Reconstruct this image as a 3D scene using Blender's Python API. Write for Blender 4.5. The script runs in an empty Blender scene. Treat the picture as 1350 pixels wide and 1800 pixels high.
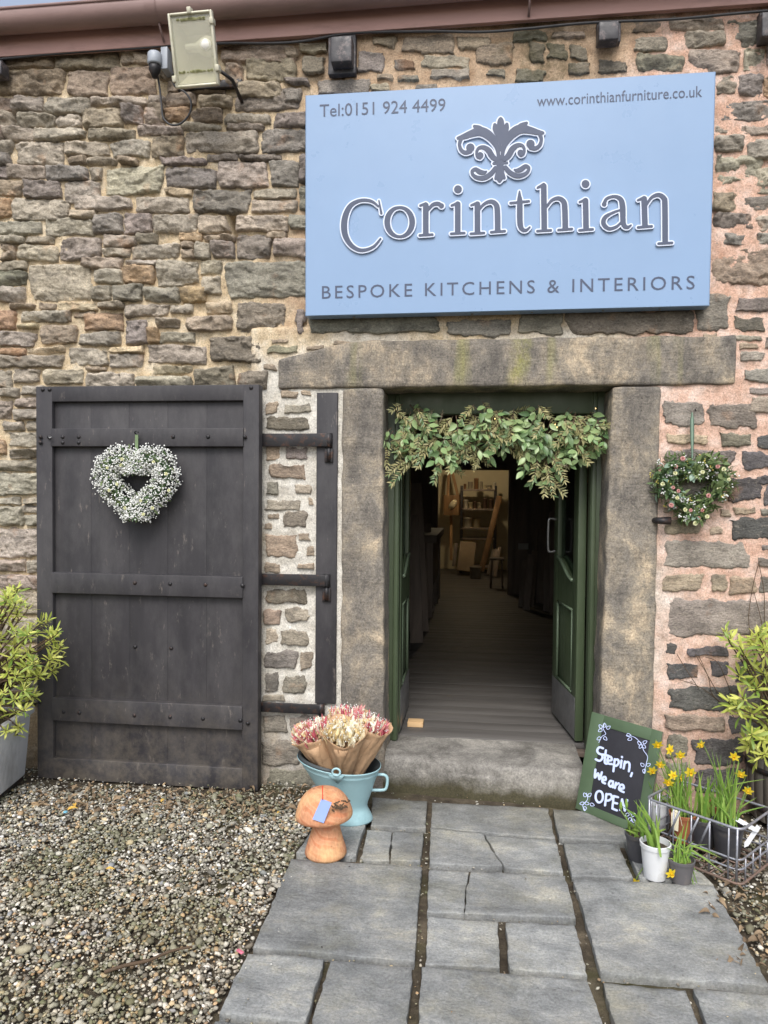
import bpy, bmesh, math, random
import numpy as np
from mathutils import Vector, Matrix, noise
from math import sin, cos, pi, radians, hypot

# ------------------------------------------------------------------ camera
SC = bpy.context.scene
COL = SC.collection
CAM = Vector((0.0, -3.8, 1.53))
FPX = 1300.0
YAW, PITCH, ROLL = radians(7.19), radians(-1.56), radians(0.50)
_f = Vector((-sin(YAW) * cos(PITCH), cos(YAW) * cos(PITCH), sin(PITCH)))
_r0 = Vector((cos(YAW), sin(YAW), 0))
_u0 = _r0.cross(_f)
_r = _r0 * cos(ROLL) + _u0 * sin(ROLL)
_u = _u0 * cos(ROLL) - _r0 * sin(ROLL)
cd = bpy.data.cameras.new('camera')
cam = bpy.data.objects.new('camera', cd)
COL.objects.link(cam)
cd.sensor_fit = 'VERTICAL'
cd.sensor_height = 36.0
cd.sensor_width = 27.0
cd.lens = FPX / 1800.0 * 36.0
cd.clip_end = 500
cd.clip_start = 0.05
cam.matrix_world = Matrix(((_r.x, _u.x, -_f.x, CAM.x), (_r.y, _u.y, -_f.y, CAM.y), (_r.z, _u.z, -_f.z, CAM.z), (0, 0, 0, 1)))
SC.camera = cam

# ------------------------------------------------------------------ world and sun
world = bpy.data.worlds.new('World')
SC.world = world
world.use_nodes = True
wn, wl = world.node_tree.nodes, world.node_tree.links
wn.clear()
SUN_EL, SUN_AZ = radians(50), radians(180)      # azimuth measured clockwise from +Y
sky = wn.new('ShaderNodeTexSky')
sky.sky_type = 'NISHITA'
sky.sun_disc = False
sky.sun_elevation = SUN_EL
sky.sun_rotation = SUN_AZ
sky.air_density = 1.0
sky.dust_density = 3.0
hs = wn.new('ShaderNodeHueSaturation')
hs.inputs['Saturation'].default_value = 0.6
bg = wn.new('ShaderNodeBackground')
bg.inputs['Strength'].default_value = 0.15
wo = wn.new('ShaderNodeOutputWorld')
wl.new(sky.outputs[0], hs.inputs['Color'])
wl.new(hs.outputs[0], bg.inputs['Color'])
wl.new(bg.outputs[0], wo.inputs[0])
sd = bpy.data.lights.new('sun', 'SUN')
sd.energy = 1.5
sd.angle = radians(28)
sd.color = (1.0, 0.98, 0.95)
sun = bpy.data.objects.new('sun', sd)
COL.objects.link(sun)
sdir = Vector((sin(SUN_AZ) * cos(SUN_EL), cos(SUN_AZ) * cos(SUN_EL), sin(SUN_EL)))
sun.rotation_euler = sdir.to_track_quat('Z', 'Y').to_euler()
sun.location = (0, -5, 8)

SC.view_settings.view_transform = 'Standard'
SC.view_settings.look = 'None'
SC.view_settings.gamma = 1.0
SC.view_settings.exposure = 0.72
SC.view_settings.use_curve_mapping = False

# ------------------------------------------------------------------ photo pixel -> place
def ray(px, py):
    return (_f + _r * ((px - 675) / FPX) + _u * (-(py - 900) / FPX))

def W(px, py, y=0.0):
    d = ray(px, py)
    return CAM + d * ((y - CAM.y) / d.y)

def G(px, py, z=0.0):
    d = ray(px, py)
    return CAM + d * ((z - CAM.z) / d.z)

def PL(px, py, p0, n):
    d = ray(px, py)
    return CAM + d * ((p0 - CAM).dot(n) / d.dot(n))

# ------------------------------------------------------------------ object helpers
RL = {}

def tag(o, label=None, cat=None, group=None, kind=None):
    if label: o['label'] = label
    if cat: o['category'] = cat
    if group: o['group'] = group
    if kind: o['kind'] = kind
    return o

def thing(name, loc, label, cat, group=None):
    o = bpy.data.objects.new(name, None)
    o.empty_display_size = 0.05
    COL.objects.link(o)
    o.location = loc
    RL[o] = Vector(loc)
    return tag(o, label, cat, group)

def root_loc(o):
    return RL.get(o, Vector((0, 0, 0)))

def link_mesh(name, me, mat, parent=None, color=None):
    if mat and not me.materials:
        me.materials.append(mat)
    o = bpy.data.objects.new(name, me)
    COL.objects.link(o)
    if parent is not None:
        o.parent = parent
        RL[o] = root_loc(parent)
    if color: o.color = (*color, 1)
    return o

def inst(name, me, parent, M, color=None):
    o = bpy.data.objects.new(name, me)
    COL.objects.link(o)
    o.parent = parent
    o.matrix_basis = Matrix.Translation(-root_loc(parent)) @ M
    if color: o.color = (*color, 1)
    return o

class MB:
    """collects verts and faces, in world space"""
    def __init__(s):
        s.v, s.f = [], []

    def add(s, verts, faces, M=None):
        b = len(s.v)
        if M is not None:
            verts = [M @ Vector(v) for v in verts]
        s.v.extend([tuple(v) for v in verts])
        s.f.extend([tuple(b + i for i in f) for f in faces])
        return s

    def tube(s, pts, r, n=8, cap=True, flat=None):
        pts = [Vector(p) for p in pts]
        rs = r if isinstance(r, (list, tuple)) else [r] * len(pts)
        b = len(s.v)
        up = None
        for i, p in enumerate(pts):
            t = (pts[min(i + 1, len(pts) - 1)] - pts[max(i - 1, 0)])
            if t.length < 1e-9: t = Vector((0, 0, 1))
            t.normalize()
            if up is None:
                up = t.orthogonal().normalized()
            else:
                up = (up - t * up.dot(t))
                up = up.normalized() if up.length > 1e-6 else t.orthogonal().normalized()
            sd_ = t.cross(up)
            for k in range(n):
                a = 2 * pi * k / n
                s.v.append(tuple(p + (up * cos(a) + sd_ * sin(a)) * rs[i]))
        for i in range(len(pts) - 1):
            for k in range(n):
                k2 = (k + 1) % n
                s.f.append((b + i * n + k, b + i * n + k2, b + (i + 1) * n + k2, b + (i + 1) * n + k))
        if cap:
            s.f.append(tuple(b + k for k in reversed(range(n))))
            e = b + (len(pts) - 1) * n
            s.f.append(tuple(e + k for k in range(n)))
        return s

    def lathe(s, prof, n=32, M=None, cap0=True, cap1=True, sx=1.0, sy=1.0):
        vs, fs = [], []
        for r, z in prof:
            for k in range(n):
                a = 2 * pi * k / n
                vs.append((r * cos(a) * sx, r * sin(a) * sy, z))
        m = len(prof)
        for i in range(m - 1):
            for k in range(n):
                k2 = (k + 1) % n
                fs.append((i * n + k, i * n + k2, (i + 1) * n + k2, (i + 1) * n + k))
        if cap0: fs.append(tuple(reversed(range(n))))
        if cap1: fs.append(tuple((m - 1) * n + k for k in range(n)))
        return s.add(vs, fs, M)

    def rbox(s, a, b, r=0.004, cell=None, amp=0.0, nscale=8.0, M=None, seed=0.0, warp=None):
        """rounded (optionally rough) box between corners a and b"""
        lo = [min(a[i], b[i]) for i in range(3)]
        hi = [max(a[i], b[i]) for i in range(3)]
        r = min(r, min((hi[i] - lo[i]) * 0.45 for i in range(3)))
        def samples(l, h):
            c = [l, l + r * 0.3, l + r]
            n = 1 if not cell else max(1, int((h - l - 2 * r) / cell))
            c += [l + r + (h - l - 2 * r) * i / n for i in range(1, n)]
            return c + [h - r, h - r * 0.3, h]
        S = [samples(lo[i], hi[i]) for i in range(3)]
        il = [lo[i] + r for i in range(3)]
        ih = [hi[i] - r for i in range(3)]
        vs, fs = [], []
        for ax in range(3):
            u, w = [(1, 2), (2, 0), (0, 1)][ax]
            for side in (0, 1):
                b0 = len(vs)
                U, Wd = S[u], S[w]
                for x in U:
                    for y in Wd:
                        p = [0, 0, 0]
                        p[ax] = hi[ax] if side else lo[ax]
                        p[u], p[w] = x, y
                        q = [min(max(p[i], il[i]), ih[i]) for i in range(3)]
                        d = Vector([p[i] - q[i] for i in range(3)])
                        if d.length > 1e-9: d.normalize()
                        P = Vector(q) + d * r
                        if amp:
                            k = P * nscale + Vector((seed, seed * 1.7, seed * .3))
                            P += d * amp * (noise.noise(k) + 0.5 * noise.noise(k * 2.3) + 0.3 * noise.noise(k * 6.1))
                        vs.append(P)
                nW = len(Wd)
                for i in range(len(U) - 1):
                    for j in range(nW - 1):
                        q = (b0 + i * nW + j, b0 + (i + 1) * nW + j, b0 + (i + 1) * nW + j + 1, b0 + i * nW + j + 1)
                        fs.append(q if side else q[::-1])
        if warp: vs = [warp(Vector(v)) for v in vs]
        return s.add(vs, fs, M)

    def mesh(s, name, smooth=True, off=None, weld=True):
        me = bpy.data.meshes.new(name)
        v = s.v
        if off is not None:
            v = [(x[0] - off.x, x[1] - off.y, x[2] - off.z) for x in v]
        me.from_pydata(v, [], s.f)
        if weld:
            bm = bmesh.new()
            bm.from_mesh(me)
            bmesh.ops.remove_doubles(bm, verts=bm.verts, dist=1e-5)
            bm.to_mesh(me)
            bm.free()
        me.shade_smooth() if smooth else None
        me.update()
        return me

    def build(s, name, mat, parent=None, smooth=True, color=None, weld=True, sharp=None):
        off = root_loc(parent) if parent is not None else None
        me = s.mesh(name, smooth, off, weld)
        if sharp: me.set_sharp_from_angle(angle=radians(sharp))
        return link_mesh(name, me, mat, parent, color)

def centered(name, mb, mat, label=None, cat=None, group=None, kind=None, smooth=True, sharp=None, color=None):
    """a one-mesh top-level thing with its origin at its base"""
    V = np.array(mb.v)
    c = Vector(((V[:, 0].min() + V[:, 0].max()) / 2, (V[:, 1].min() + V[:, 1].max()) / 2, V[:, 2].min()))
    me = mb.mesh(name, smooth, c)
    if sharp: me.set_sharp_from_angle(angle=radians(sharp))
    o = link_mesh(name, me, mat, None, color)
    o.location = c
    RL[o] = c
    return tag(o, label, cat, group, kind)

def big_mesh(name, verts, tris, mat, parent=None, smooth=True, colors=None, kind=None):
    """numpy mesh (triangles), verts in world space, optional per-vertex colour attribute"""
    off = root_loc(parent) if parent is not None else Vector((0, 0, 0))
    verts = np.asarray(verts, dtype=np.float32) - np.array(off, dtype=np.float32)
    tris = np.asarray(tris, dtype=np.int32)
    me = bpy.data.meshes.new(name)
    me.vertices.add(len(verts))
    me.vertices.foreach_set('co', verts.ravel())
    me.loops.add(tris.size)
    me.loops.foreach_set('vertex_index', tris.ravel())
    me.polygons.add(len(tris))
    me.polygons.foreach_set('loop_start', np.arange(0, tris.size, 3, dtype=np.int32))
    me.update(calc_edges=True)
    if colors is not None:
        at = me.color_attributes.new('tint', 'FLOAT_COLOR', 'POINT')
        c4 = np.ones((len(verts), 4), dtype=np.float32)
        c4[:, :3] = colors
        at.data.foreach_set('color', c4.ravel())
    if smooth: me.shade_smooth()
    o = link_mesh(name, me, mat, parent)
    if kind: o['kind'] = kind
    return o

def tri_arrays(me):
    v = np.empty(len(me.vertices) * 3, dtype=np.float32)
    me.vertices.foreach_get('co', v)
    me.calc_loop_triangles()
    t = np.empty(len(me.loop_triangles) * 3, dtype=np.int32)
    me.loop_triangles.foreach_get('vertices', t)
    return v.reshape(-1, 3), t.reshape(-1, 3)

def scatter(parent, meshes, items, name, limit=300, rest_name=None, rest_mat=None):
    """items: (mesh index, Matrix). the nearest ones become parts of their own, the rest one part of kind stuff"""
    items = sorted(items, key=lambda it: (it[1].translation - CAM).length)
    for k, M in items[:limit]:
        inst(name, meshes[k], parent, M)
    rest = items[limit:]
    if rest:
        cache = [tri_arrays(m) for m in meshes]
        vs, ts, n = [], [], 0
        for k, M in rest:
            v, t = cache[k]
            A = np.array(M)
            vs.append(v @ A[:3, :3].T + A[:3, 3])
            ts.append(t + n)
            n += len(v)
        big_mesh(rest_name or (name + '_mass'), np.concatenate(vs), np.concatenate(ts), rest_mat or meshes[0].materials[0], parent, kind='stuff')

def frame(pos, direc, up=Vector((0, 0, 1)), s=1.0, roll=0.0):
    """matrix whose +Y axis points along direc and +Z is near up"""
    y = Vector(direc).normalized()
    x = y.cross(up)
    x = x.normalized() if x.length > 1e-5 else y.orthogonal().normalized()
    z = x.cross(y)
    R = Matrix((x, y, z)).transposed()
    if roll: R = R @ Matrix.Rotation(roll, 3, 'Y')
    sc = s if isinstance(s, (tuple, list)) else (s, s, s)
    R = R @ Matrix.Diagonal(sc)
    M = R.to_4x4()
    M.translation = pos
    return M

def spline(pts, k=6):
    P = [np.array(p, float) for p in pts]
    if len(P) < 3: return [tuple(p) for p in P]
    out = []
    for i in range(len(P) - 1):
        p0, p1, p2, p3 = P[max(i - 1, 0)], P[i], P[i + 1], P[min(i + 2, len(P) - 1)]
        for j in range(k):
            t = j / k
            out.append(0.5 * ((2 * p1) + (-p0 + p2) * t + (2 * p0 - 5 * p1 + 4 * p2 - p3) * t * t + (-p0 + 3 * p1 - 3 * p2 + p3) * t ** 3))
    out.append(P[-1])
    return [tuple(p) for p in out]

# ------------------------------------------------------------------ materials
def srgb(r, g, b):
    f = lambda c: (c / 255 / 12.92) if c / 255 <= 0.04045 else ((c / 255 + 0.055) / 1.055) ** 2.4
    return (f(r), f(g), f(b))

class NT:
    def __init__(s, name):
        s.m = bpy.data.materials.new(name)
        s.m.use_nodes = True
        s.n, s.l = s.m.node_tree.nodes, s.m.node_tree.links
        s.n.clear()
        s.out = s.n.new('ShaderNodeOutputMaterial')
        s.p = s.n.new('ShaderNodeBsdfPrincipled')
        s.l.new(s.p.outputs[0], s.out.inputs[0])
        s.tc = s.n.new('ShaderNodeTexCoord')
        s.geo = None

    def pos(s):
        if not s.geo: s.geo = s.n.new('ShaderNodeNewGeometry')
        return s.geo.outputs['Position']

    def map(s, scale=(1, 1, 1), src=None, rot=(0, 0, 0), loc=(0, 0, 0)):
        m = s.n.new('ShaderNodeMapping')
        m.inputs['Scale'].default_value = scale
        m.inputs['Rotation'].default_value = rot
        m.inputs['Location'].default_value = loc
        s.l.new(src or s.tc.outputs['Object'], m.inputs['Vector'])
        return m.outputs[0]

    def noise(s, scale, vec=None, detail=6, rough=0.6, dist=0.0):
        n = s.n.new('ShaderNodeTexNoise')
        n.inputs['Scale'].default_value = scale
        n.inputs['Detail'].default_value = detail
        n.inputs['Roughness'].default_value = rough
        n.inputs['Distortion'].default_value = dist
        s.l.new(vec or s.tc.outputs['Object'], n.inputs['Vector'])
        return n.outputs['Fac']

    def voro(s, scale, vec=None, feature='F1', out='Distance'):
        n = s.n.new('ShaderNodeTexVoronoi')
        n.feature = feature
        n.inputs['Scale'].default_value = scale
        s.l.new(vec or s.tc.outputs['Object'], n.inputs['Vector'])
        return n.outputs[out]

    def wave(s, scale, vec=None, dist=2.0, bands='X', detail=3, dscale=1.0):
        n = s.n.new('ShaderNodeTexWave')
        n.bands_direction = bands
        n.inputs['Scale'].default_value = scale
        n.inputs['Distortion'].default_value = dist
        n.inputs['Detail'].default_value = detail
        n.inputs['Detail Scale'].default_value = dscale
        s.l.new(vec or s.tc.outputs['Object'], n.inputs['Vector'])
        return n.outputs['Fac']

    def ramp(s, fac, stops, interp='LINEAR'):
        n = s.n.new('ShaderNodeValToRGB')
        n.color_ramp.interpolation = interp
        e = n.color_ramp.elements
        while len(e) < len(stops): e.new(0.5)
        for i, (p, c) in enumerate(stops):
            e[i].position = p
            e[i].color = (c, c, c, 1) if isinstance(c, (int, float)) else (*c, 1)
        s.l.new(fac, n.inputs[0])
        return n.outputs[0]

    def mix(s, fac, a, b, mode='MIX'):
        n = s.n.new('ShaderNodeMix')
        n.data_type = 'RGBA'
        n.blend_type = mode
        n.clamp_factor = True
        for sock, v in ((n.inputs[0], fac), (n.inputs[6], a), (n.inputs[7], b)):
            if isinstance(v, (int, float)): sock.default_value = v if sock == n.inputs[0] else (v, v, v, 1)
            elif isinstance(v, tuple): sock.default_value = (*v, 1)
            else: s.l.new(v, sock)
        return n.outputs[2]

    def math(s, op, a, b=0.0, c=None):
        n = s.n.new('ShaderNodeMath')
        n.operation = op
        for i, v in enumerate((a, b) if c is None else (a, b, c)):
            if isinstance(v, (int, float)): n.inputs[i].default_value = v
            else: s.l.new(v, n.inputs[i])
        return n.outputs[0]

    def sep(s, vec):
        n = s.n.new('ShaderNodeSeparateXYZ')
        s.l.new(vec, n.inputs[0])
        return n.outputs

    def mrange(s, v, a, b, c=0.0, d=1.0):
        n = s.n.new('ShaderNodeMapRange')
        n.inputs[1].default_value, n.inputs[2].default_value = a, b
        n.inputs[3].default_value, n.inputs[4].default_value = c, d
        s.l.new(v, n.inputs[0])
        return n.outputs[0]

    def objinfo(s):
        n = s.n.new('ShaderNodeObjectInfo')
        return n.outputs

    def attr(s, name):
        n = s.n.new('ShaderNodeAttribute')
        n.attribute_name = name
        return n.outputs['Color']

    def bump(s, h, strength=0.5, dist=0.01, prev=None):
        n = s.n.new('ShaderNodeBump')
        n.inputs['Strength'].default_value = strength
        n.inputs['Distance'].default_value = dist
        s.l.new(h, n.inputs['Height'])
        if prev: s.l.new(prev, n.inputs['Normal'])
        s.l.new(n.outputs[0], s.p.inputs['Normal'])
        return n.outputs[0]

    def set(s, color=None, rough=None, metal=None, spec=None, **k):
        for key, v in (('Base Color', color), ('Roughness', rough), ('Metallic', metal), ('Specular IOR Level', spec)):
            if v is None: continue
            i = s.p.inputs[key]
            if isinstance(v, tuple): i.default_value = (*v, 1)
            elif isinstance(v, (int, float)): i.default_value = v
            else: s.l.new(v, i)
        for key, v in k.items():
            s.p.inputs[key].default_value = v
        return s

def simple(name, c, rough=0.6, var=0.25, scale=6, bump=0.2, bscale=60, bdist=0.003, metal=0.0, spec=0.4, dirt=None, stretch=(1, 1, 1), rnd=0.0):
    """a paint / plastic / metal with uneven tone, worn gloss and fine relief"""
    t = NT(name)
    v = t.map(stretch)
    n = t.noise(scale, v, 8, 0.65)
    lo = tuple(x * (1 - var) for x in c)
    hi = tuple(min(1, x * (1 + var)) for x in c)
    col = t.ramp(n, [(0.3, lo), (0.7, hi)])
    if dirt:
        d = t.ramp(t.noise(scale * 2.3, v, 8, 0.7), [(0.52, 0.0), (0.72, 1.0)])
        col = t.mix(t.math('MULTIPLY', d, 0.6), col, dirt)
    if rnd:
        oi = t.objinfo()
        col = t.mix(1.0, col, t.ramp(oi['Random'], [(0, 1 - rnd), (1, 1 + rnd)]), 'MULTIPLY')
    rr = t.ramp(t.noise(scale * 3, v, 5), [(0.3, max(0.05, rough - 0.12)), (0.7, min(1, rough + 0.12))])
    t.set(col, rr, metal, spec)
    if bump: t.bump(t.noise(bscale, v, 6, 0.65), bump, bdist)
    return t.m

def leafy(name, c, c2, rough=0.45, trans=0.3, rnd=0.3, spec=0.4):
    """leaf or petal: two greens by piece, light passing through"""
    t = NT(name)
    oi = t.objinfo()
    r = t.geo_rand() if hasattr(t, 'geo_rand') else oi['Random']
    g = t.n.new('ShaderNodeNewGeometry')
    rr = t.math('FRACT', t.math('ADD', t.math('MULTIPLY', oi['Random'], 7.31), g.outputs['Random Per Island']))
    col = t.mix(rr, c, c2)
    col = t.mix(0.5, col, t.ramp(t.noise(30), [(0.3, 1 - rnd), (0.7, 1 + rnd)]), 'MULTIPLY')
    t.set(col, rough, 0, spec)
    tr = t.n.new('ShaderNodeBsdfTranslucent')
    t.l.new(col, tr.inputs['Color'])
    mx = t.n.new('ShaderNodeMixShader')
    mx.inputs[0].default_value = trans
    t.l.new(t.p.outputs[0], mx.inputs[1])
    t.l.new(tr.outputs[0], mx.inputs[2])
    t.l.new(mx.outputs[0], t.out.inputs[0])
    return t.m

MAT = {}

def stain(t, col):
    """dark mossy run-off under the leaking gutter joint above the sign"""
    P = t.pos()
    c = W(945, 105, 0)
    s = t.sep(P)
    w = t.math('MULTIPLY', t.math('SUBTRACT', t.noise(9, P, 7, .7), .5), .5)
    dx = t.math('ABSOLUTE', t.math('ADD', t.math('SUBTRACT', s['X'], c.x), w))
    m = t.mrange(dx, .26, .04)
    m = t.math('MULTIPLY', m, t.mrange(s['Z'], c.z - .45, c.z - .1))
    m = t.math('MULTIPLY', m, t.ramp(t.noise(16, P, 8, .75), [(.38, .2), (.6, 1.0)]))
    return t.mix(t.math('MULTIPLY', m, .8), col, srgb(76, 72, 52))

def stone_mat():
    t = NT('rubble_stone')
    P = t.pos()
    oi = t.objinfo()
    base = oi['Color']
    v = t.map((1, 1, 1.9), P)
    big = t.noise(7, v, 8, 0.65, 0.5)
    col = t.mix(1.0, base, t.ramp(big, [(0.34, 0.62), (0.5, 1.0), (0.66, 1.32)]), 'MULTIPLY')
    # weather crust, pale lichen bloom, rusty iron staining
    crust = t.ramp(t.noise(11, t.map((1, 1, 1.5), P, loc=(3, 1, 7)), 9, 0.72), [(0.5, 0.0), (0.62, 1.0)])
    col = t.mix(t.math('MULTIPLY', crust, 0.42), col, srgb(82, 79, 75))
    pale = t.ramp(t.noise(26, t.map((1, 1, 1.4), P, loc=(1, 9, 2)), 8, 0.75), [(0.56, 0.0), (0.7, 1.0)])
    col = t.mix(t.math('MULTIPLY', pale, 0.45), col, srgb(186, 176, 158))
    rust = t.ramp(t.noise(5.5, t.map((1, 1, 1), P, loc=(5, 2, 4)), 6, 0.6), [(0.6, 0.0), (0.72, 1.0)])
    col = t.mix(t.math('MULTIPLY', rust, 0.4), col, srgb(172, 124, 82))
    col = t.mix(0.7, col, t.ramp(t.noise(95, t.map((1, 1, 1.6), P), 7, 0.75), [(0.38, 0.6), (0.5, 1.0), (0.62, 1.4)]), 'MULTIPLY')
    pit = t.ramp(t.noise(60, t.map((1, 1, 2.2), P, loc=(6, 6, 6)), 6, 0.7), [(0.36, 0.45), (0.43, 1.0)])
    col = t.mix(0.8, col, pit, 'MULTIPLY')
    col = stain(t, col)
    t.set(col, t.ramp(big, [(0.3, 0.8), (0.7, 0.95)]), 0, 0.25)
    b1 = t.bump(t.noise(34, t.map((1, 1, 2.4), P), 10, 0.74, 0.4), 0.8, 0.016)
    t.bump(t.noise(110, P, 6, 0.75), 0.7, 0.005, b1)
    return t.m

def mortar_mat():
    t = NT('lime_mortar')
    P = t.pos()
    xyz = t.sep(P)
    wob = t.math('MULTIPLY', t.math('SUBTRACT', t.noise(1.6, P, 5), 0.5), 0.9)
    xw = t.math('ADD', xyz['X'], wob)
    zw = t.math('ADD', xyz['Z'], wob)
    n = t.noise(9, P, 8, 0.7)
    buff = t.ramp(n, [(0.25, srgb(168, 144, 112)), (0.5, srgb(198, 180, 150)), (0.75, srgb(218, 208, 188))])
    white = t.ramp(n, [(0.2, srgb(176, 170, 156)), (0.55, srgb(206, 202, 192)), (0.8, srgb(224, 222, 216))])
    pink = t.ramp(n, [(0.32, srgb(184, 144, 122)), (0.5, srgb(206, 172, 153)), (0.68, srgb(220, 198, 186))])
    sand = t.ramp(n, [(0.25, srgb(150, 122, 96)), (0.55, srgb(186, 162, 136)), (0.8, srgb(204, 186, 164))])
    fw = t.mrange(xw, X_WHITE0, X_WHITE0 + 0.16)
    lowz = t.mrange(zw, Z_SIGN0, Z_SIGN0 - 0.18)
    fw = t.math('MULTIPLY', fw, lowz)
    fsand = t.math('MULTIPLY', t.mrange(xw, X_WHITE0 + 0.1, X_WHITE0 + 0.4), t.mrange(zw, Z_SIGN0, Z_SIGN0 + 0.2))
    col = t.mix(fsand, buff, sand)
    col = t.mix(fw, col, white)
    fp = t.mrange(xw, X_PINK, X_PINK + 0.25)
    col = t.mix(t.math('MULTIPLY', fp, 0.92), col, pink)
    dirt = t.ramp(t.noise(14, t.map((1, 1, 1), P, loc=(2, 3, 1)), 9, 0.75), [(0.5, 0.0), (0.68, 1.0)])
    col = t.mix(t.math('MULTIPLY', dirt, 0.42), col, srgb(112, 96, 78))
    low = t.mrange(xyz['Z'], 0.5, 0.0)
    col = t.mix(t.math('MULTIPLY', low, 0.55), col, srgb(98, 82, 70))
    col = t.mix(0.6, col, t.ramp(t.noise(120, P, 6, 0.75), [(0.38, 0.6), (0.62, 1.4)]), 'MULTIPLY')
    pit = t.ramp(t.noise(75, t.map((1, 1, 1), P, loc=(3, 3, 3)), 6, 0.7), [(0.34, 0.3), (0.41, 1.0)])
    col = t.mix(0.7, col, pit, 'MULTIPLY')
    col = stain(t, col)
    t.set(col, 0.93, 0, 0.2)
    b1 = t.bump(t.noise(48, P, 9, 0.72), 0.6, 0.012)
    t.bump(t.noise(260, P, 4, 0.75), 0.5, 0.003, b1)
    return t.m

def dressed_mat():
    """tooled sandstone of lintel and jambs: chisel lines, soot, green streaks, bare buff patches"""
    t = NT('tooled_sandstone')
    P = t.pos()
    xyz = t.sep(P)
    n = t.noise(3.4, t.map((1.3, 1, 0.9), P), 10, 0.7, 0.3)
    col = t.ramp(n, [(0.34, srgb(98, 94, 89)), (0.45, srgb(126, 120, 111)), (0.54, srgb(150, 140, 124)), (0.64, srgb(192, 174, 148))])
    soot = t.ramp(t.noise(6.5, t.map((1.3, 1, 0.8), P, loc=(4, 1, 3)), 10, 0.8), [(0.46, 0.0), (0.6, 1.0)])
    col = t.mix(t.math('MULTIPLY', soot, 0.55), col, srgb(88, 84, 80))
    streak = t.ramp(t.noise(2.6, t.map((1.5, 1, 0.18), P, loc=(7.3, 0, 0)), 4, 0.5), [(0.58, 0.0), (0.7, 1.0)])
    streak = t.math('MULTIPLY', streak, t.mrange(xyz['Z'], Z_LINT - 0.03, Z_LINT + 0.06))
    col = t.mix(t.math('MULTIPLY', streak, 0.55), col, srgb(150, 150, 70))
    chips = t.ramp(t.noise(60, P, 6, 0.7), [(0.62, 0.0), (0.7, 1.0)])
    col = t.mix(t.math('MULTIPLY', chips, 0.5), col, srgb(190, 176, 152))
    damp = t.mrange(t.math('ADD', xyz['Z'], t.math('MULTIPLY', t.noise(4, P), 0.4)), 0.85, 0.25)
    col = t.mix(t.math('MULTIPLY', damp, 0.5), col, srgb(84, 80, 78))
    tool = t.noise(55, t.map((.22, 1, 1.6), P), 4, .6)
    tm = t.ramp(t.noise(7, t.map((1, 1, 1), P, loc=(2, 2, 8)), 7, .7), [(.42, 0.0), (.56, 1.0)])
    col = t.mix(t.math('MULTIPLY', tm, .55), col, t.ramp(tool, [(.4, .6), (.56, 1.1)]), 'MULTIPLY')
    gx_ = t.math('ABSOLUTE', t.math('ADD', t.math('SUBTRACT', xyz['X'], W(915, 640, -.03).x), t.math('MULTIPLY', t.math('SUBTRACT', t.noise(6, P, 6), .5), .16)))
    gm = t.math('MULTIPLY', t.mrange(gx_, .075, .01), t.mrange(xyz['Z'], Z_LINT - 0.03, Z_LINT + 0.02))
    gm = t.math('MULTIPLY', gm, t.ramp(t.noise(22, t.map((1, 1, .5), P), 8, .75), [(.38, .15), (.62, 1.0)]))
    col = t.mix(t.math('MULTIPLY', gm, .6), col, srgb(146, 146, 70))
    col = t.mix(0.65, col, t.ramp(t.noise(110, P, 7, 0.75), [(0.38, 0.55), (0.62, 1.45)]), 'MULTIPLY')
    pit = t.ramp(t.noise(85, t.map((1, 1, 1), P, loc=(9, 3, 3)), 6, 0.7), [(0.33, 0.3), (0.41, 1.0)])
    col = t.mix(0.8, col, pit, 'MULTIPLY')
    t.set(col, 0.9, 0, 0.22)
    b0 = t.bump(t.math('MULTIPLY', tool, tm), 0.4, 0.005)
    b1 = t.bump(t.noise(30, P, 9, 0.7), 0.5, 0.009, b0)
    t.bump(t.noise(200, P, 4, 0.75), 0.4, 0.0025, b1)
    return t.m

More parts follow.
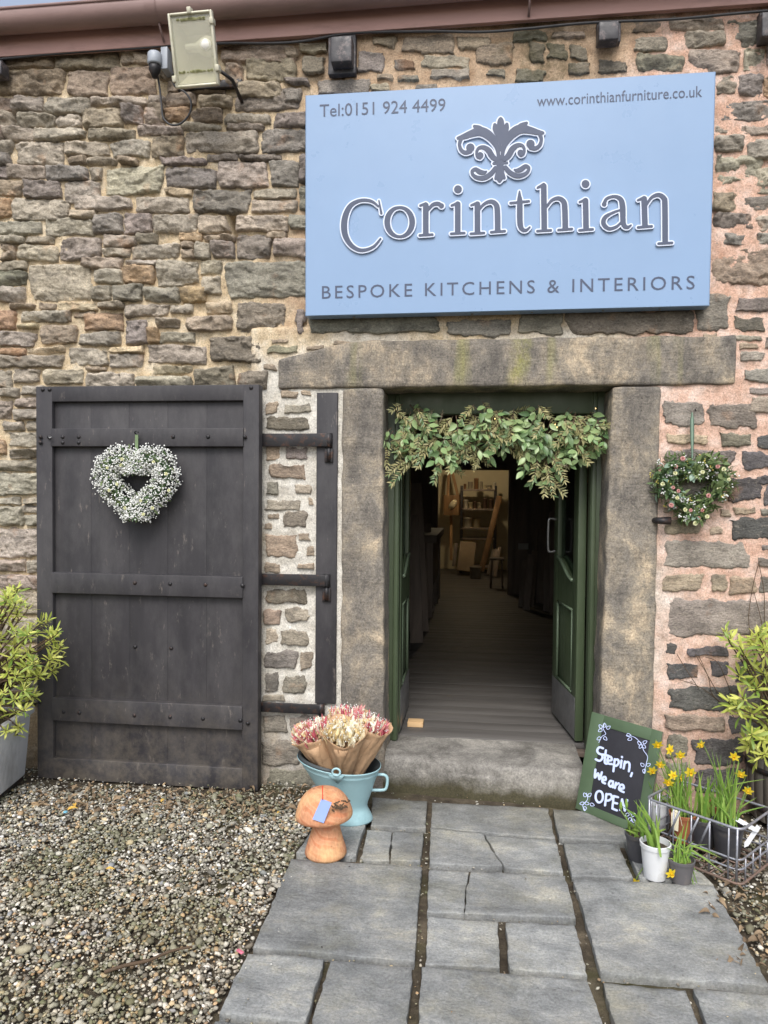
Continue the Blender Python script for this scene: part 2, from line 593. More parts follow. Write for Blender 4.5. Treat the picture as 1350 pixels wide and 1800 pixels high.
def slab_mat():
    t = NT('riven_flagstone')
    P = t.pos()
    oi = t.objinfo()
    n = t.noise(4.2, t.map((1, 1.3, 1), P, rot=(0, 0, .6)), 11, 0.72, 0.2)
    col = t.ramp(n, [(0.34, srgb(108, 110, 109)), (0.46, srgb(130, 132, 131)), (0.56, srgb(147, 148, 145)), (0.66, srgb(170, 167, 155))])
    col = t.mix(1.0, col, t.ramp(oi['Random'], [(0, 0.86), (1, 1.14)]), 'MULTIPLY')
    alg = t.ramp(t.noise(4.2, t.map((1, 1, 1), P, loc=(8, 3, 0)), 8, 0.7), [(0.5, 0.0), (0.7, 1.0)])
    col = t.mix(t.math('MULTIPLY', alg, 0.45), col, srgb(112, 110, 88))
    tan = t.ramp(t.noise(2.1, t.map((1, 1, 1), P, loc=(2, 9, 0)), 8, 0.7), [(0.52, 0.0), (0.66, 1.0)])
    col = t.mix(t.math('MULTIPLY', tan, 0.4), col, srgb(168, 162, 140))
    st = t.ramp(t.noise(13, t.map((1, 1, 1), P, loc=(1, 5, 0)), 9, 0.75), [(0.6, 0.0), (0.74, 1.0)])
    col = t.mix(t.math('MULTIPLY', st, 0.45), col, srgb(72, 68, 60))
    near = t.mrange(t.sep(P)['Y'], -0.55, -0.12)
    grime = t.math('MULTIPLY', near, t.ramp(t.noise(6, P, 7), [(0.35, 0.1), (0.65, 0.85)]))
    col = t.mix(grime, col, srgb(82, 80, 66))
    blot = t.ramp(t.noise(2.3, t.map((1, 1, 1), P, loc=(4, 4, 0)), 9, .75), [(.46, 0.0), (.6, 1.0)])
    col = t.mix(t.math('MULTIPLY', blot, .3), col, srgb(98, 98, 96))
    col = t.mix(0.55, col, t.ramp(t.noise(110, P, 7, 0.75), [(0.38, 0.6), (0.62, 1.4)]), 'MULTIPLY')
    pit = t.ramp(t.noise(50, t.map((1, 1, 1), P, loc=(9, 3, 3)), 8, 0.75), [(0.33, 0.4), (0.42, 1.0)])
    col = t.mix(0.7, col, pit, 'MULTIPLY')
    t.set(col, t.ramp(n, [(0.3, 0.62), (0.7, 0.85)]), 0, 0.35)
    riv = t.noise(10, t.map((1, 1.9, 1), P, rot=(0, 0, 0.6)), 12, 0.74, 0.4)
    b1 = t.bump(riv, 0.75, 0.014)
    t.bump(t.noise(120, P, 6, 0.7), 0.4, 0.003, b1)
    return t.m

def soil_mat():
    t = NT('dark_soil')
    P = t.pos()
    n = t.noise(7, P, 9, 0.7)
    col = t.ramp(n, [(0.36, srgb(56, 49, 42)), (0.5, srgb(84, 76, 64)), (0.64, srgb(112, 102, 86))])
    moss = t.ramp(t.noise(3.1, t.map((1, 1, 1), P, loc=(3, 7, 0)), 6, 0.6), [(0.52, 0.0), (0.66, 1.0)])
    col = t.mix(t.math('MULTIPLY', moss, 0.4), col, srgb(84, 86, 48))
    col = t.mix(0.6, col, t.ramp(t.noise(300, P, 3, 0.7), [(0.3, 0.5), (0.7, 1.5)]), 'MULTIPLY')
    t.set(col, 0.95, 0, 0.2)
    b1 = t.bump(t.noise(60, P, 9, 0.75), 0.8, 0.012)
    t.bump(t.noise(320, P, 4, 0.75), 0.7, 0.004, b1)
    return t.m

def step_mat():
    t = NT('worn_step_stone')
    P = t.pos()
    n = t.noise(5, P, 10, 0.72, .3)
    col = t.ramp(n, [(.36, srgb(96, 93, 88)), (.5, srgb(128, 125, 119)), (.63, srgb(154, 150, 142))])
    z = t.sep(P)['Z']
    zz_ = t.math('ADD', z, t.math('MULTIPLY', t.math('SUBTRACT', t.noise(9, P, 8, .7), .5), .14))
    col = t.mix(t.mrange(zz_, .085, .01), col, srgb(74, 70, 52))
    col = t.mix(0.65, col, t.ramp(t.noise(100, P, 7, .75), [(.38, .6), (.62, 1.4)]), 'MULTIPLY')
    pit = t.ramp(t.noise(55, P, 8, .75), [(.33, .4), (.42, 1.0)])
    col = t.mix(.7, col, pit, 'MULTIPLY')
    t.set(col, .82, 0, .3)
    b = t.bump(t.noise(22, P, 10, .72), .7, .012)
    t.bump(t.noise(110, P, 6, .75), .5, .004, b)
    return t.m

def tint_mat(name, rough=0.75, bump=0.3, mul=1.0):
    t = NT(name)
    c = t.attr('tint')
    c = t.mix(0.5, c, t.ramp(t.noise(140, t.pos(), 4, 0.7), [(0.3, 0.6), (0.7, 1.4)]), 'MULTIPLY')
    t.set(c, rough, 0, 0.35)
    t.bump(t.noise(220, t.pos(), 4), bump, 0.002)
    return t.m

def black_wood():
    t = NT('black_painted_timber')
    P = t.pos()
    v = t.map((1, 1, 0.12), P)
    n = t.noise(9, v, 8, 0.65)
    col = t.ramp(n, [(0.3, srgb(40, 39, 42)), (0.7, srgb(56, 54, 57))])
    z = t.sep(P)['Z']
    dust = t.ramp(t.noise(4.5, t.map((1, 1, .45), P), 10, 0.75), [(0.44, 0.0), (0.64, 1.0)])
    col = t.mix(t.math('MULTIPLY', dust, 0.3), col, srgb(92, 90, 90))
    low = t.math('MULTIPLY', t.mrange(z, 0.55, 0.02), t.ramp(t.noise(11, P, 8, .75), [(.4, 0.0), (.62, 1.0)]))
    col = t.mix(t.math('MULTIPLY', low, 0.5), col, srgb(112, 104, 92))
    wear = t.ramp(t.noise(24, t.map((1, 1, 0.3), P), 9, 0.75), [(0.6, 0.0), (0.68, 1.0)])
    col = t.mix(t.math('MULTIPLY', wear, 0.45), col, srgb(126, 118, 110))
    t.set(col, t.ramp(n, [(0.3, 0.5), (0.7, 0.68)]), 0, 0.4)
    b = t.bump(t.noise(22, t.map((1, 1, 0.05), P), 7, 0.7), 0.25, 0.004)
    t.bump(t.noise(140, P, 4), 0.15, 0.002, b)
    return t.m

def wood_mat(name, a, b, axis='Z', scale=14, rough=0.6, bump=0.25, rnd=0.2):
    t = NT(name)
    sc = {'Z': (1, 1, 0.08), 'X': (0.08, 1, 1), 'Y': (1, 0.08, 1)}[axis]
    v = t.map(sc)
    n = t.noise(scale, v, 8, 0.65, 0.4)
    col = t.ramp(n, [(0.3, a), (0.7, b)])
    if rnd: col = t.mix(1.0, col, t.ramp(t.objinfo()['Random'], [(0, 1 - rnd), (1, 1 + rnd)]), 'MULTIPLY')
    t.set(col, rough, 0, 0.35)
    t.bump(t.noise(scale * 3, v, 7, 0.7), bump, 0.003)
    return t.m

def mushroom_mat():
    t = NT('carved_larch')
    v = t.map((1, 1, 1), rot=(0.3, 1.2, 0.2))
    w = t.wave(8, v, 6, 'X', 4, 1.6)
    n = t.noise(7, None, 6, 0.6)
    col = t.ramp(w, [(0.1, srgb(190, 136, 102)), (0.5, srgb(198, 146, 112)), (0.9, srgb(186, 124, 90))])
    pale = t.ramp(n, [(0.45, 0.0), (0.62, 1.0)])
    col = t.mix(t.math('MULTIPLY', pale, 0.6), col, srgb(222, 180, 130))
    col = t.mix(0.5, col, t.ramp(t.noise(90, t.map((1, 1, .25)), 6, .7), [(.38, .75), (.62, 1.25)]), 'MULTIPLY')
    knot = t.ramp(t.noise(12, t.map((1, 1, 1), loc=(2.1, 0.4, 1)), 5), [(0.66, 0.0), (0.72, 1.0)])
    col = t.mix(knot, col, srgb(120, 84, 56))
    t.set(col, 0.8, 0, 0.25)
    t.bump(t.noise(90, t.map((1, 1, 0.2)), 5), 0.4, 0.003)
    return t.m

def glass_mat(name, c=(0.8, 0.85, 0.82), rough=0.05, alpha_mix=0.75, body=(0.02, 0.022, 0.02), bump=0):
    t = NT(name)
    t.set(body, rough, 0, 0.5)
    if bump: t.bump(t.noise(160, None, 2), bump, 0.004)
    tr = t.n.new('ShaderNodeBsdfTransparent')
    tr.inputs[0].default_value = (*c, 1)
    mx = t.n.new('ShaderNodeMixShader')
    mx.inputs[0].default_value = alpha_mix
    t.l.new(t.p.outputs[0], mx.inputs[1])
    t.l.new(tr.outputs[0], mx.inputs[2])
    t.l.new(mx.outputs[0], t.out.inputs[0])
    return t.m

def emit(name, c, s):
    t = NT(name)
    t.set((0.1, 0.1, 0.1), 0.5)
    t.p.inputs['Emission Color'].default_value = (*c, 1)
    t.p.inputs['Emission Strength'].default_value = s
    return t.m

# ================================================================== THE BUILDING
X_WHITE0 = W(425, 620).x
Z_SIGN0 = W(500, 575).z
X_PINK = W(1080, 700).x
Z_LINT = W(900, 680).z
FL = 0.17                                            # interior floor level

M_STONE = stone_mat()
M_MORTAR = mortar_mat()
M_DRESS = dressed_mat()
M_SLAB = slab_mat()
M_STEP = step_mat()
M_SOIL = soil_mat()
M_BLACK = black_wood()
M_IRON = simple('black_iron', srgb(40, 39, 41), 0.5, 0.3, 12, 0.35, 70, 0.002, 0.3, 0.5, dirt=srgb(110, 72, 48))
M_GREEN = simple('green_paint', srgb(68, 80, 58), 0.42, 0.15, 5, 0.12, 40, 0.002, 0, 0.5, dirt=srgb(86, 96, 76), stretch=(1, 1, .3))
M_GREENL = simple('pale_green_edge', srgb(92, 106, 86), 0.4, 0.15, 8, 0.1)
M_STEEL = simple('brushed_kick_plate', srgb(128, 128, 128), 0.42, 0.2, 6, 0.2, 50, 0.001, 0.6, 0.5, dirt=srgb(90, 88, 84))
M_GLASS = glass_mat('door_glass', (0.75, 0.8, 0.76), 0.04, 0.8)
M_CABLE = simple('black_cable', srgb(58, 58, 60), 0.5, 0.2, 10, 0.1)

PAL = {'g': srgb(170, 160, 145), 'd': srgb(142, 135, 125), 'o': srgb(180, 154, 124), 'b': srgb(178, 166, 146),
       'p': srgb(150, 142, 134), 'm': srgb(134, 128, 112), 'k': srgb(98, 95, 94), 'y': srgb(198, 182, 154), 't': srgb(164, 149, 130)}

# stones read off the photograph: x0 y0 x1 y1 kind;  first list rough rock-faced, second flush-pointed
ROUGH = """
5 108 94 122 t;95 103 212 126 t;213 94 264 116 t;2 123 117 168 t;118 126 192 172 t;194 116 274 168 t;0 176 25 196 t;26 170 77 200 g;78 172 155 202 g
163 170 258 188 g;260 168 290 182 g;-20 198 25 221 g;30 204 102 224 g;104 205 142 224 g;145 195 213 226 t;220 187 252 218 p;254 190 288 218 g;-20 228 10 246 g
11 231 60 247 g;63 231 152 246 g;153 230 241 247 g;243 226 322 239 g;-20 250 25 272 g;26 249 114 290 g;116 252 194 276 g;195 247 267 277 g;-20 275 22 293 p;128 276 152 286 t
154 280 205 293 g;208 281 236 291 p;-20 296 9 312 p;20 294 80 313 g;84 293 158 318 p;160 297 181 315 g;183 291 290 344 b;-20 319 39 346 t;40 318 109 350 p
110 319 177 354 g;131 345 237 369 g;238 347 337 374 g;-20 348 20 384 o;22 348 123 391 g;126 372 163 384 b;-20 387 78 413 g;83 385 162 415 g;168 383 216 412 p;220 378 269 410 p
3 418 44 429 g;46 419 99 430 g;28 431 103 460 g;104 419 180 461 p;184 416 241 436 g;188 438 232 452 g;244 416 276 428 g;234 430 317 456 g;9 444 26 458 y
10 430 27 442 y;4 459 50 477 g;147 453 216 472 b;226 457 275 467 g;-20 477 46 504 m;-20 506 46 530 g;50 462 162 528 b;166 475 213 498 g;222 468 270 499 o
161 504 197 528 g;198 500 252 530 d;254 506 316 530 g;272 378 349 409 g;350 381 404 413 b;414 378 508 410 g;510 380 540 398 d;320 411 350 425 o;364 414 388 424 o
389 413 415 423 o;416 412 479 455 d;474 408 500 421 g;482 422 545 452 g;320 426 344 438 p;319 439 341 454 y;343 428 371 457 g;372 427 411 453 d;277 458 352 502 g
356 460 392 483 b;353 487 386 514 g;393 456 545 522 d;317 506 360 532 o;20 536 62 544 o;70 534 99 545 y;102 534 170 549 y;175 534 219 543 g;219 536 296 557 g
-20 546 30 583 o;36 546 128 568 g;132 546 165 556 y;150 548 218 582 o;222 564 260 602 p;69 571 135 608 t;30 568 67 578 y;-20 582 65 608 g;137 583 212 607 g
259 576 281 602 o;6 612 50 627 o;-20 624 117 646 g;119 612 193 642 g;194 624 253 644 g;190 610 256 620 y;257 607 366 640 g;46 611 116 622 y;-20 652 22 680 g
23 650 71 669 g;72 650 147 672 g;149 655 236 680 g;238 660 338 680 g;155 647 184 653 o;300 534 338 550 g;364 533 404 553 y;275 560 312 580 g;330 556 406 582 t
412 534 504 587 m;283 584 345 605 g;363 590 461 636 m;341 648 416 680 m;420 650 472 680 m;270 645 335 658 y;264 242 326 276 t;323 232 455 270 g;457 230 545 268 d
368 271 419 284 d;421 271 490 283 d;286 280 358 292 d;293 296 382 330 d;385 285 473 333 g;474 286 526 330 d;528 280 545 322 d;290 332 340 345 y;343 336 444 377 d
445 331 524 350 g;440 353 524 371 g;528 335 545 365 d;396 86 518 112 t;430 104 517 146 t;402 114 428 150 t;425 149 495 166 t;411 158 526 199 d;276 120 330 142 t
300 146 398 163 t;292 166 345 188 t;347 170 408 190 t;292 192 334 215 o;336 192 392 214 t;394 201 475 219 g;485 197 545 222 d;305 219 395 231 g;398 222 458 231 g
270 186 290 215 t;0 684 35 698 g;35 681 80 691 g;-20 705 17 735 g;30 700 80 718 g;28 719 80 738 g;10 741 44 758 g;46 740 80 758 g;16 760 80 786 g
18 788 80 807 g;-20 776 10 796 o;-20 809 80 828 g;-20 832 80 872 g;-20 876 40 888 g;42 876 80 886 g;34 888 80 902 g;-20 892 40 924 g;48 905 80 922 g
2 926 80 980 g;-20 984 48 1004 g;50 986 80 1006 g;-20 1010 80 1036 g;15 1038 80 1080 g;-20 1040 10 1085 g;-20 1088 80 1130 g;-20 1135 80 1180 g;-20 1186 80 1235 d
1258 176 1370 220 d;1258 222 1288 236 g;1293 222 1370 241 g;1258 242 1303 272 g;1312 246 1370 282 g;1256 274 1342 334 g;1330 300 1370 342 g;1254 340 1292 372 t;1303 348 1370 374 d
1253 378 1322 408 d;1326 384 1370 408 g;1252 412 1325 432 d;1328 414 1370 430 d;1250 436 1370 504 t;1112 38 1170 60 t;1176 36 1274 58 g;1112 64 1172 95 g
1202 62 1273 86 g;1276 38 1336 86 d;1115 99 1205 128 m;1212 92 1302 132 g;1304 92 1345 132 g;1260 137 1292 166 g;1295 138 1338 172 p;1341 130 1370 180 o;1342 60 1370 125 g
"""
FLUSH = """
495 688 523 698 t;530 688 548 695 p;468 710 488 727 g;497 711 543 724 g;468 734 542 755 m;468 786 492 808 t;502 787 540 806 d;471 815 541 840 t;468 848 490 868 d
518 852 545 868 g;468 880 532 897 g;544 876 551 890 o;500 900 540 928 m;470 903 491 911 g;468 920 476 929 g;468 940 522 980 t;525 938 545 950 g;540 962 552 978 g
468 990 490 1005 g;522 992 551 1000 g;466 1037 536 1059 m;466 1071 492 1098 t;502 1068 542 1092 g;466 1106 487 1132 g;495 1108 541 1133 m;466 1146 523 1176 d;531 1145 550 1176 t
466 1180 490 1216 d;499 1187 537 1219 d;465 1222 500 1232 g;462 1258 505 1287 d;510 1258 560 1290 d;462 1300 530 1348 d;462 1352 600 1395 m;600 1300 660 1380 d;540 1298 596 1346 d
476 596 506 604 m;469 608 525 622 m;463 640 485 650 m;522 540 534 584 d;500 84 521 100 t;500 103 516 128 t;524 76 576 94 t;530 100 570 130 m;500 136 549 145 d;558 138 656 168 d
500 158 525 180 d;628 92 674 128 d;656 64 696 82 t;702 64 800 95 t;692 104 728 122 d;735 97 830 120 g;697 132 741 142 d;662 132 690 142 d;757 122 832 138 g;650 147 685 162 t
724 148 770 160 d;800 64 866 86 t;836 76 905 116 t;855 121 890 136 m;898 54 962 73 m;932 76 958 110 m;960 74 996 106 m;905 122 960 145 m;1003 82 1033 108 m;998 110 1040 132 m
970 56 1030 68 t;1050 106 1104 130 m;1225 518 1283 582 d;1292 524 1370 548 d;1287 557 1348 583 m;1283 590 1338 598 g;1230 590 1262 598 m;1298 603 1335 615 y;1299 617 1343 636 g
1303 646 1370 672 d;1314 680 1370 694 d;1345 590 1370 612 p;536 552 776 587 d;787 562 898 592 d;910 550 990 590 m;992 546 1223 588 m;535 607 568 615 m;582 599 620 607 m
1166 703 1239 752 d;1245 708 1332 753 d;1317 700 1370 727 g;1173 761 1247 781 y;1261 762 1321 784 m;1168 790 1294 822 p;1303 795 1370 826 k;1328 765 1370 792 k;1327 834 1370 850 k
1275 838 1338 882 k;1165 893 1178 903 p;1262 894 1283 909 t;1290 893 1328 904 t;1335 893 1370 905 d;1165 912 1234 940 t;1246 927 1270 940 o;1282 910 1370 947 k;1165 951 1321 999 d
1337 957 1370 968 p;1332 980 1370 997 d;1164 1008 1238 1039 t;1248 1011 1277 1040 t;1280 1013 1327 1044 t;1334 1013 1370 1045 d;1160 1051 1370 1119 d;1170 1131 1188 1150 k
1206 1136 1286 1153 k;1171 1161 1227 1193 k;1248 1162 1282 1190 k;1168 1205 1300 1249 k;1165 1256 1275 1286 t;1218 1295 1310 1345 k;1170 1292 1212 1330 d;1290 1160 1370 1200 k
1305 1205 1370 1250 d;1282 1256 1370 1290 k;1316 1296 1370 1345 k;1170 1340 1212 1385 d;1218 1350 1370 1392 k;1180 835 1268 884 d;1342 855 1370 888 k
"""

def parse(t):
    return [(tuple(float(a) for a in s.split()[:4]), s.split()[4]) for s in t.replace('\n', ';').split(';') if s.strip()]

workshop = thing('workshop_building', (0, 0.2, 0), 'old rubble stone workshop wall with sandstone doorway, lintel and slate roof', 'building')
rnd = random.Random(5)

def stone_geo(quad, t, seed, flush, cell=0.0065):
    """one stone: irregular rounded outline, split face. quad = TL TR BR BL in the wall plane"""
    R = random.Random(seed)
    TL, TR, BR, BL = quad
    w = ((TR - TL).length + (BR - BL).length) / 2
    h = ((BL - TL).length + (BR - TR).length) / 2
    nu = max(6, min(48, int(w / cell)))
    nv = max(5, min(26, int(h / cell)))
    ac = R.uniform(0.02, 0.10) if min(w, h) > 0.05 else R.uniform(0.05, 0.2)
    ctr = (TL + TR + BR + BL) / 4
    def cut(p):
        k1, k2 = R.choice((0, .02, .05, .12)), R.choice((0, .02, .06, .16))
        return Vector((p.x + (ctr.x - p.x) * k1, p.y, p.z + (ctr.z - p.z) * k2))
    TL, TR, BR, BL = cut(TL), cut(TR), cut(BR), cut(BL)
    wob = 0.012 if not flush else 0.019
    # split facets
    planes = []
    for k in range(R.randint(3, 6)):
        a = R.uniform(0, 2 * pi)
        planes.append((R.uniform(0.8, 1.4), cos(a) * R.uniform(0.05, 0.9), sin(a) * R.uniform(0.1, 1.0)))
    slope_u, slope_v = R.uniform(-.2, .2), R.uniform(-.25, .12)
    so = Vector((R.uniform(0, 50), R.uniform(0, 50), R.uniform(0, 50)))
    sk = [R.uniform(-0.06, 0.06) for _ in range(4)]
    vs, fs = [], []
    us = [-1 + 2 * i / nu for i in range(nu + 1)]
    vv = [-1 + 2 * j / nv for j in range(nv + 1)]
    # pull samples to the rim so that the edge rolls over sharply
    us = [math.copysign(abs(x) ** 0.8, x) for x in us]
    vv = [math.copysign(abs(x) ** 0.8, x) for x in vv]
    for v in vv:
        for u in us:
            u2 = u * math.sqrt(max(0.0, 1 - ac * v * v * v * v)) + 0
            v2 = v * math.sqrt(max(0.0, 1 - ac * u * u * u * u))
            a, b = (u2 + 1) / 2, (v2 + 1) / 2
            b2 = b + sk[0] * (1 - 2 * a) * (1 - b) + sk[1] * (1 - 2 * a) * b
            P = TL * (1 - a) * (1 - b2) + TR * a * (1 - b2) + BR * a * b2 + BL * (1 - a) * b2
            k = P * 16 + so
            rim = max(abs(u), abs(v)) ** 3
            P = P + Vector((noise.noise(k) + .5 * noise.noise(k * 3) + .35 * noise.noise(k * 7), 0, (noise.noise(k + Vector((9, 9, 9))) + .5 * noise.noise(k * 3.1) + .35 * noise.noise(k * 7.3)))) * wob * rim
            e = (1 - abs(u) ** 20) * (1 - abs(v) ** 14)
            e = max(0.0, e) ** 0.55
            kk = Vector((P.x * 9, P.y * 9, P.z * 22)) + so
            rel = noise.noise(kk) * 0.5 + abs(noise.noise(kk * 2.1)) * 0.5 + abs(noise.noise(kk * 4.3)) * 0.3 + noise.noise(kk * 8) * 0.12 + noise.noise(kk * 15) * .07
            for fsc, fam in ((1.3, .012), (3.4, .006)):
                q_ = Vector((P.x * 9, P.y * 9, P.z * 15)) * fsc + so
                dd_, pp_ = noise.voronoi(q_)
                c0 = pp_[0]
                g1, g2, g3 = noise.cell(c0 * 3.7 + Vector((.5, .5, .5))), noise.cell(c0 * 5.1 + Vector((7.5, .5, .5))), noise.cell(c0 * 4.3 + Vector((.5, 9.5, .5)))
                rel += (fam / .016) * (g1 * .5 + g2 * (q_.x - c0.x) * .9 + g3 * (q_.z - c0.z) * .9)
            if flush:
                rel *= .6
                y = t * e + rel * 0.005 - 0.012 * (1 - e)
            else:
                hh = min(c + pa * u + pb * v for c, pa, pb in planes) + slope_u * u + slope_v * v
                y = t * max(0.2, hh) * e + rel * 0.016 * e - 0.02 * (1 - e)
            vs.append((P.x, P.y - y, P.z))
    n1 = nu + 1
    for j in range(nv):
        for i in range(nu):
            a = j * n1 + i
            fs.append((a, a + n1, a + n1 + 1, a + 1))
    return vs, fs

allst = []
RECTS = [r for r, c in parse(ROUGH) + parse(FLUSH)] + [(404, 378, 415, 414), (404, 414, 416, 424)]
for txt, flush in ((ROUGH, False), (FLUSH, True)):
    for (x0, y0, x1, y1), c in parse(txt):
        yb = 0.004 if not flush else -0.014
        if flush:
            e_ = (2.2, 1.8, 2.2, 1.8) if x1 < 560 and y0 > 680 else (.8,) * 4
        else:                                            # grow towards the neighbours until only a joint is left
            lim = float(np.interp(y0, [80, 300, 480, 560, 1000], [10, 9, 6, 4, 5]))
            if x0 > 1000: lim = 4
            def gap(side):
                g_ = lim * 2 + 1.6
                for (a0, b0, a1, b1) in RECTS:
                    if (a0, b0, a1, b1) == (x0, y0, x1, y1): continue
                    hov = min(a1, x1) - max(a0, x0) > 3
                    vov = min(b1, y1) - max(b0, y0) > 3
                    if side == 0 and vov and a1 <= x0 + 4: g_ = min(g_, x0 - a1)
                    if side == 1 and hov and b1 <= y0 + 4: g_ = min(g_, y0 - b1)
                    if side == 2 and vov and a0 >= x1 - 4: g_ = min(g_, a0 - x1)
                    if side == 3 and hov and b0 >= y1 - 4: g_ = min(g_, b0 - y1)
                return max(-.5, min(lim, g_ / 2 + (1.0 if y0 < 480 else .1)))
            e_ = tuple(gap(k_) for k_ in range(4))
        quad = [W(x0 - e_[0], y0 - e_[1], yb), W(x1 + e_[2], y0 - e_[1], yb), W(x1 + e_[2], y1 + e_[3], yb), W(x0 - e_[0], y1 + e_[3], yb)]
        allst.append(((x1 - x0) * (y1 - y0), quad, c, flush))
allst.sort(key=lambda s: -s[0])
rest = MB()
for i, (ar, quad, c, flush) in enumerate(allst):
    R = random.Random(i * 7 + 1)
    t = R.uniform(0.018, 0.044) if not flush else R.uniform(0.007, 0.013)
    if ar > 2200 and not flush: t *= 0.8
    vs, fs = stone_geo(quad, t, i, flush)
    k = R.uniform(0.82, 1.16)
    col = tuple(x * k * R.uniform(0.96, 1.04) for x in PAL[c])
    if i < 300:
        m = MB()
        m.add(vs, fs)
        m.build('stone', M_STONE, workshop, True, col, weld=False)
    else:
        rest.add(vs, fs)
# courses running on past the picture's edges and behind sign and door, joined
for (xa, xb) in ((-3.9, W(-22, 500).x), (W(1372, 500).x, 3.2)):
    z = 0.02
    while z < 3.75:
        h = rnd.uniform(0.06, 0.13)
        x = xa + rnd.uniform(0, .1)
        while x < xb - 0.05:
            w = min(rnd.uniform(0.12, 0.34), xb - x)
            if w > 0.05:
                q = [Vector((x, 0, z + h)), Vector((x + w, 0, z + h)), Vector((x + w, 0, z)), Vector((x, 0, z))]
                vs, fs = stone_geo(q, rnd.uniform(.015, .035), rnd.randint(0, 9999), False, 0.02)
                rest.add(vs, fs)
            x += w + 0.015
        z += h + 0.014
ro = rest.build('small_stones', M_STONE, workshop, True, PAL['t'], weld=False)
ro['kind'] = 'stuff'

# mortar bed: one rough sheet with the doorway left open
DX0, DX1 = W(660, 950).x, W(1090, 950).x
JX0, JX1 = W(640, 950).x, W(1110, 950).x
DZ = W(870, 640).z
gx = np.arange(-3.9, 3.2, 0.014)
gz = np.arange(-0.1, 3.9, 0.014)
mvs, mfs, idx = [], [], {}
HOLE = W(410, 396, 0)
xr = W(1160, 800).x
xl0, xl1 = W(440, 800).x, W(600, 800).x
for j, z in enumerate(gz):
    for i, x in enumerate(gx):
        if JX0 < x < JX1 and z < DZ:
            continue
        P = Vector((x, 0, z))
        n = noise.noise(P * 7) * .5 + noise.noise(P * 17) * .4 + noise.noise(P * 43) * .4
        base, amp = 0.010, 0.014
        if x > xr - 0.05 and z < Z_SIGN0: base, amp = -0.015, 0.010
        elif xl0 < x < xl1 and z < Z_SIGN0: base, amp = -0.014, 0.012
        elif x > xl1: base, amp = -0.010, 0.010
        if abs(x - HOLE.x) < .022 and abs(z - HOLE.z) < .06: base = .1
        idx[(i, j)] = len(mvs)
        mvs.append((x, base - n * amp, z))
for j in range(len(gz) - 1):
    for i in range(len(gx) - 1):
        q = [(i, j), (i + 1, j), (i + 1, j + 1), (i, j + 1)]
        if all(k in idx for k in q):
            mfs.append(tuple(idx[k] for k in q))
m = MB()
m.add(mvs, mfs)
m.build('mortar', M_MORTAR, workshop, True, weld=False)
# solid core of the wall behind the sheet (keeps daylight out) with the door opening
m = MB()
m.rbox((-3.9, 0.11, -0.1), (JX0, 0.42, 3.95), 0.01)
m.rbox((JX1, 0.11, -0.1), (3.2, 0.42, 3.95), 0.01)
m.rbox((JX0 - 0.02, 0.111, DZ - 0.06), (JX1 + 0.02, 0.419, 3.94), 0.01)
m.build('wall_core', M_MORTAR, workshop, True)

# dressed stones: lintel with its sloping left shoulder, two jambs, worn doorstep
lx0, lx1 = W(491, 650).x, W(1291, 640).x
lz0, lz1 = W(880, 681).z, W(880, 597).z
xs_a, xs_b = W(495, 640).x, W(615, 605).x
def lint_warp(v):
    d = 0.0
    if v.z > lz0 + 0.12:
        f = min(1, max(0, (xs_b - v.x) / (xs_b - xs_a)))
        d = 0.085 * f * (v.z - lz0 - 0.12) / (lz1 - lz0 - 0.12)
        d += 0.012 * noise.noise(Vector((v.x * 5, 0, 3)))
    return Vector((v.x, v.y, v.z - d))
m = MB()
m.rbox((lx0, -0.034, lz0), (lx1, 0.30, lz1), 0.018, 0.03, 0.006, 9, seed=3, warp=lint_warp)
m.build('lintel', M_DRESS, workshop, True)
jz = -0.05
for (pt, pb, nm) in (((601, 673), (599, 676), 0), ((1076, 1162), (1052, 1149), 1)):
    a0, a1 = W(pt[0], 690, -0.03).x, W(pt[1], 690, -0.03).x
    b0, b1 = W(pb[0], 1265, -0.03).x, W(pb[1], 1265, -0.03).x
    z1 = lz0 - 0.004
    def jw(v, a0=a0, a1=a1, b0=b0, b1=b1):
        f = (v.x - a0) / (a1 - a0)
        k = min(1, max(0, (z1 - v.z) / (z1 - 0.1)))
        x0, x1 = a0 + (b0 - a0) * k, a1 + (b1 - a1) * k
        return Vector((x0 + (x1 - x0) * f, v.y, v.z))
    m = MB()
    m.rbox((a0, -0.03, jz), (a1, 0.30, z1), 0.016, 0.03, 0.007, 10, seed=5 + nm, warp=jw)
    m.build('door_jamb', M_DRESS, workshop, True)

# doorstep: long worn stone, its front edge not quite parallel with the wall
sA, sB = G(661, 1380, 0.0), G(1016, 1413, 0.0)
m = MB()
def stepw(v):
    f = (v.x - 0) / 1.0
    x = sA.x + (sB.x - sA.x) * f
    yf = sA.y + (sB.y - sA.y) * f
    y = yf + (0.297 - yf) * v.y
    worn = 0.012 * math.exp(-((f - 0.52) / 0.25) ** 2) * (1 - v.y)
    z = v.z - (worn if v.z > 0.1 else 0)
    k = Vector((x, y, z)) * 8
    return Vector((x, y - 0.012 * noise.noise(k) - .005 * noise.noise(k * 3), z + (0.006 * noise.noise(k * 1.3) + .004 * noise.noise(k * 3)) * (1 if v.y < .85 else .2) - .004))
us = np.linspace(-0.02, 1.03, 80)
prof = [(0.0, -0.05), (0.002, 0.05), (0.004, 0.105), (0.018, 0.14), (0.05, 0.158), (0.12, 0.166), (0.3, 0.168), (0.6, 0.168), (1.0, 0.168)]
prof = spline(prof, 4)
vs = [stepw(Vector((u, a, b))) for u in us for (a, b) in prof]
n = len(prof)
m.add(vs, [(i * n + j, (i + 1) * n + j, (i + 1) * n + j + 1, i * n + j + 1) for i in range(len(us) - 1) for j in range(n - 1)])
m.build('doorstep', M_STEP, workshop, True)

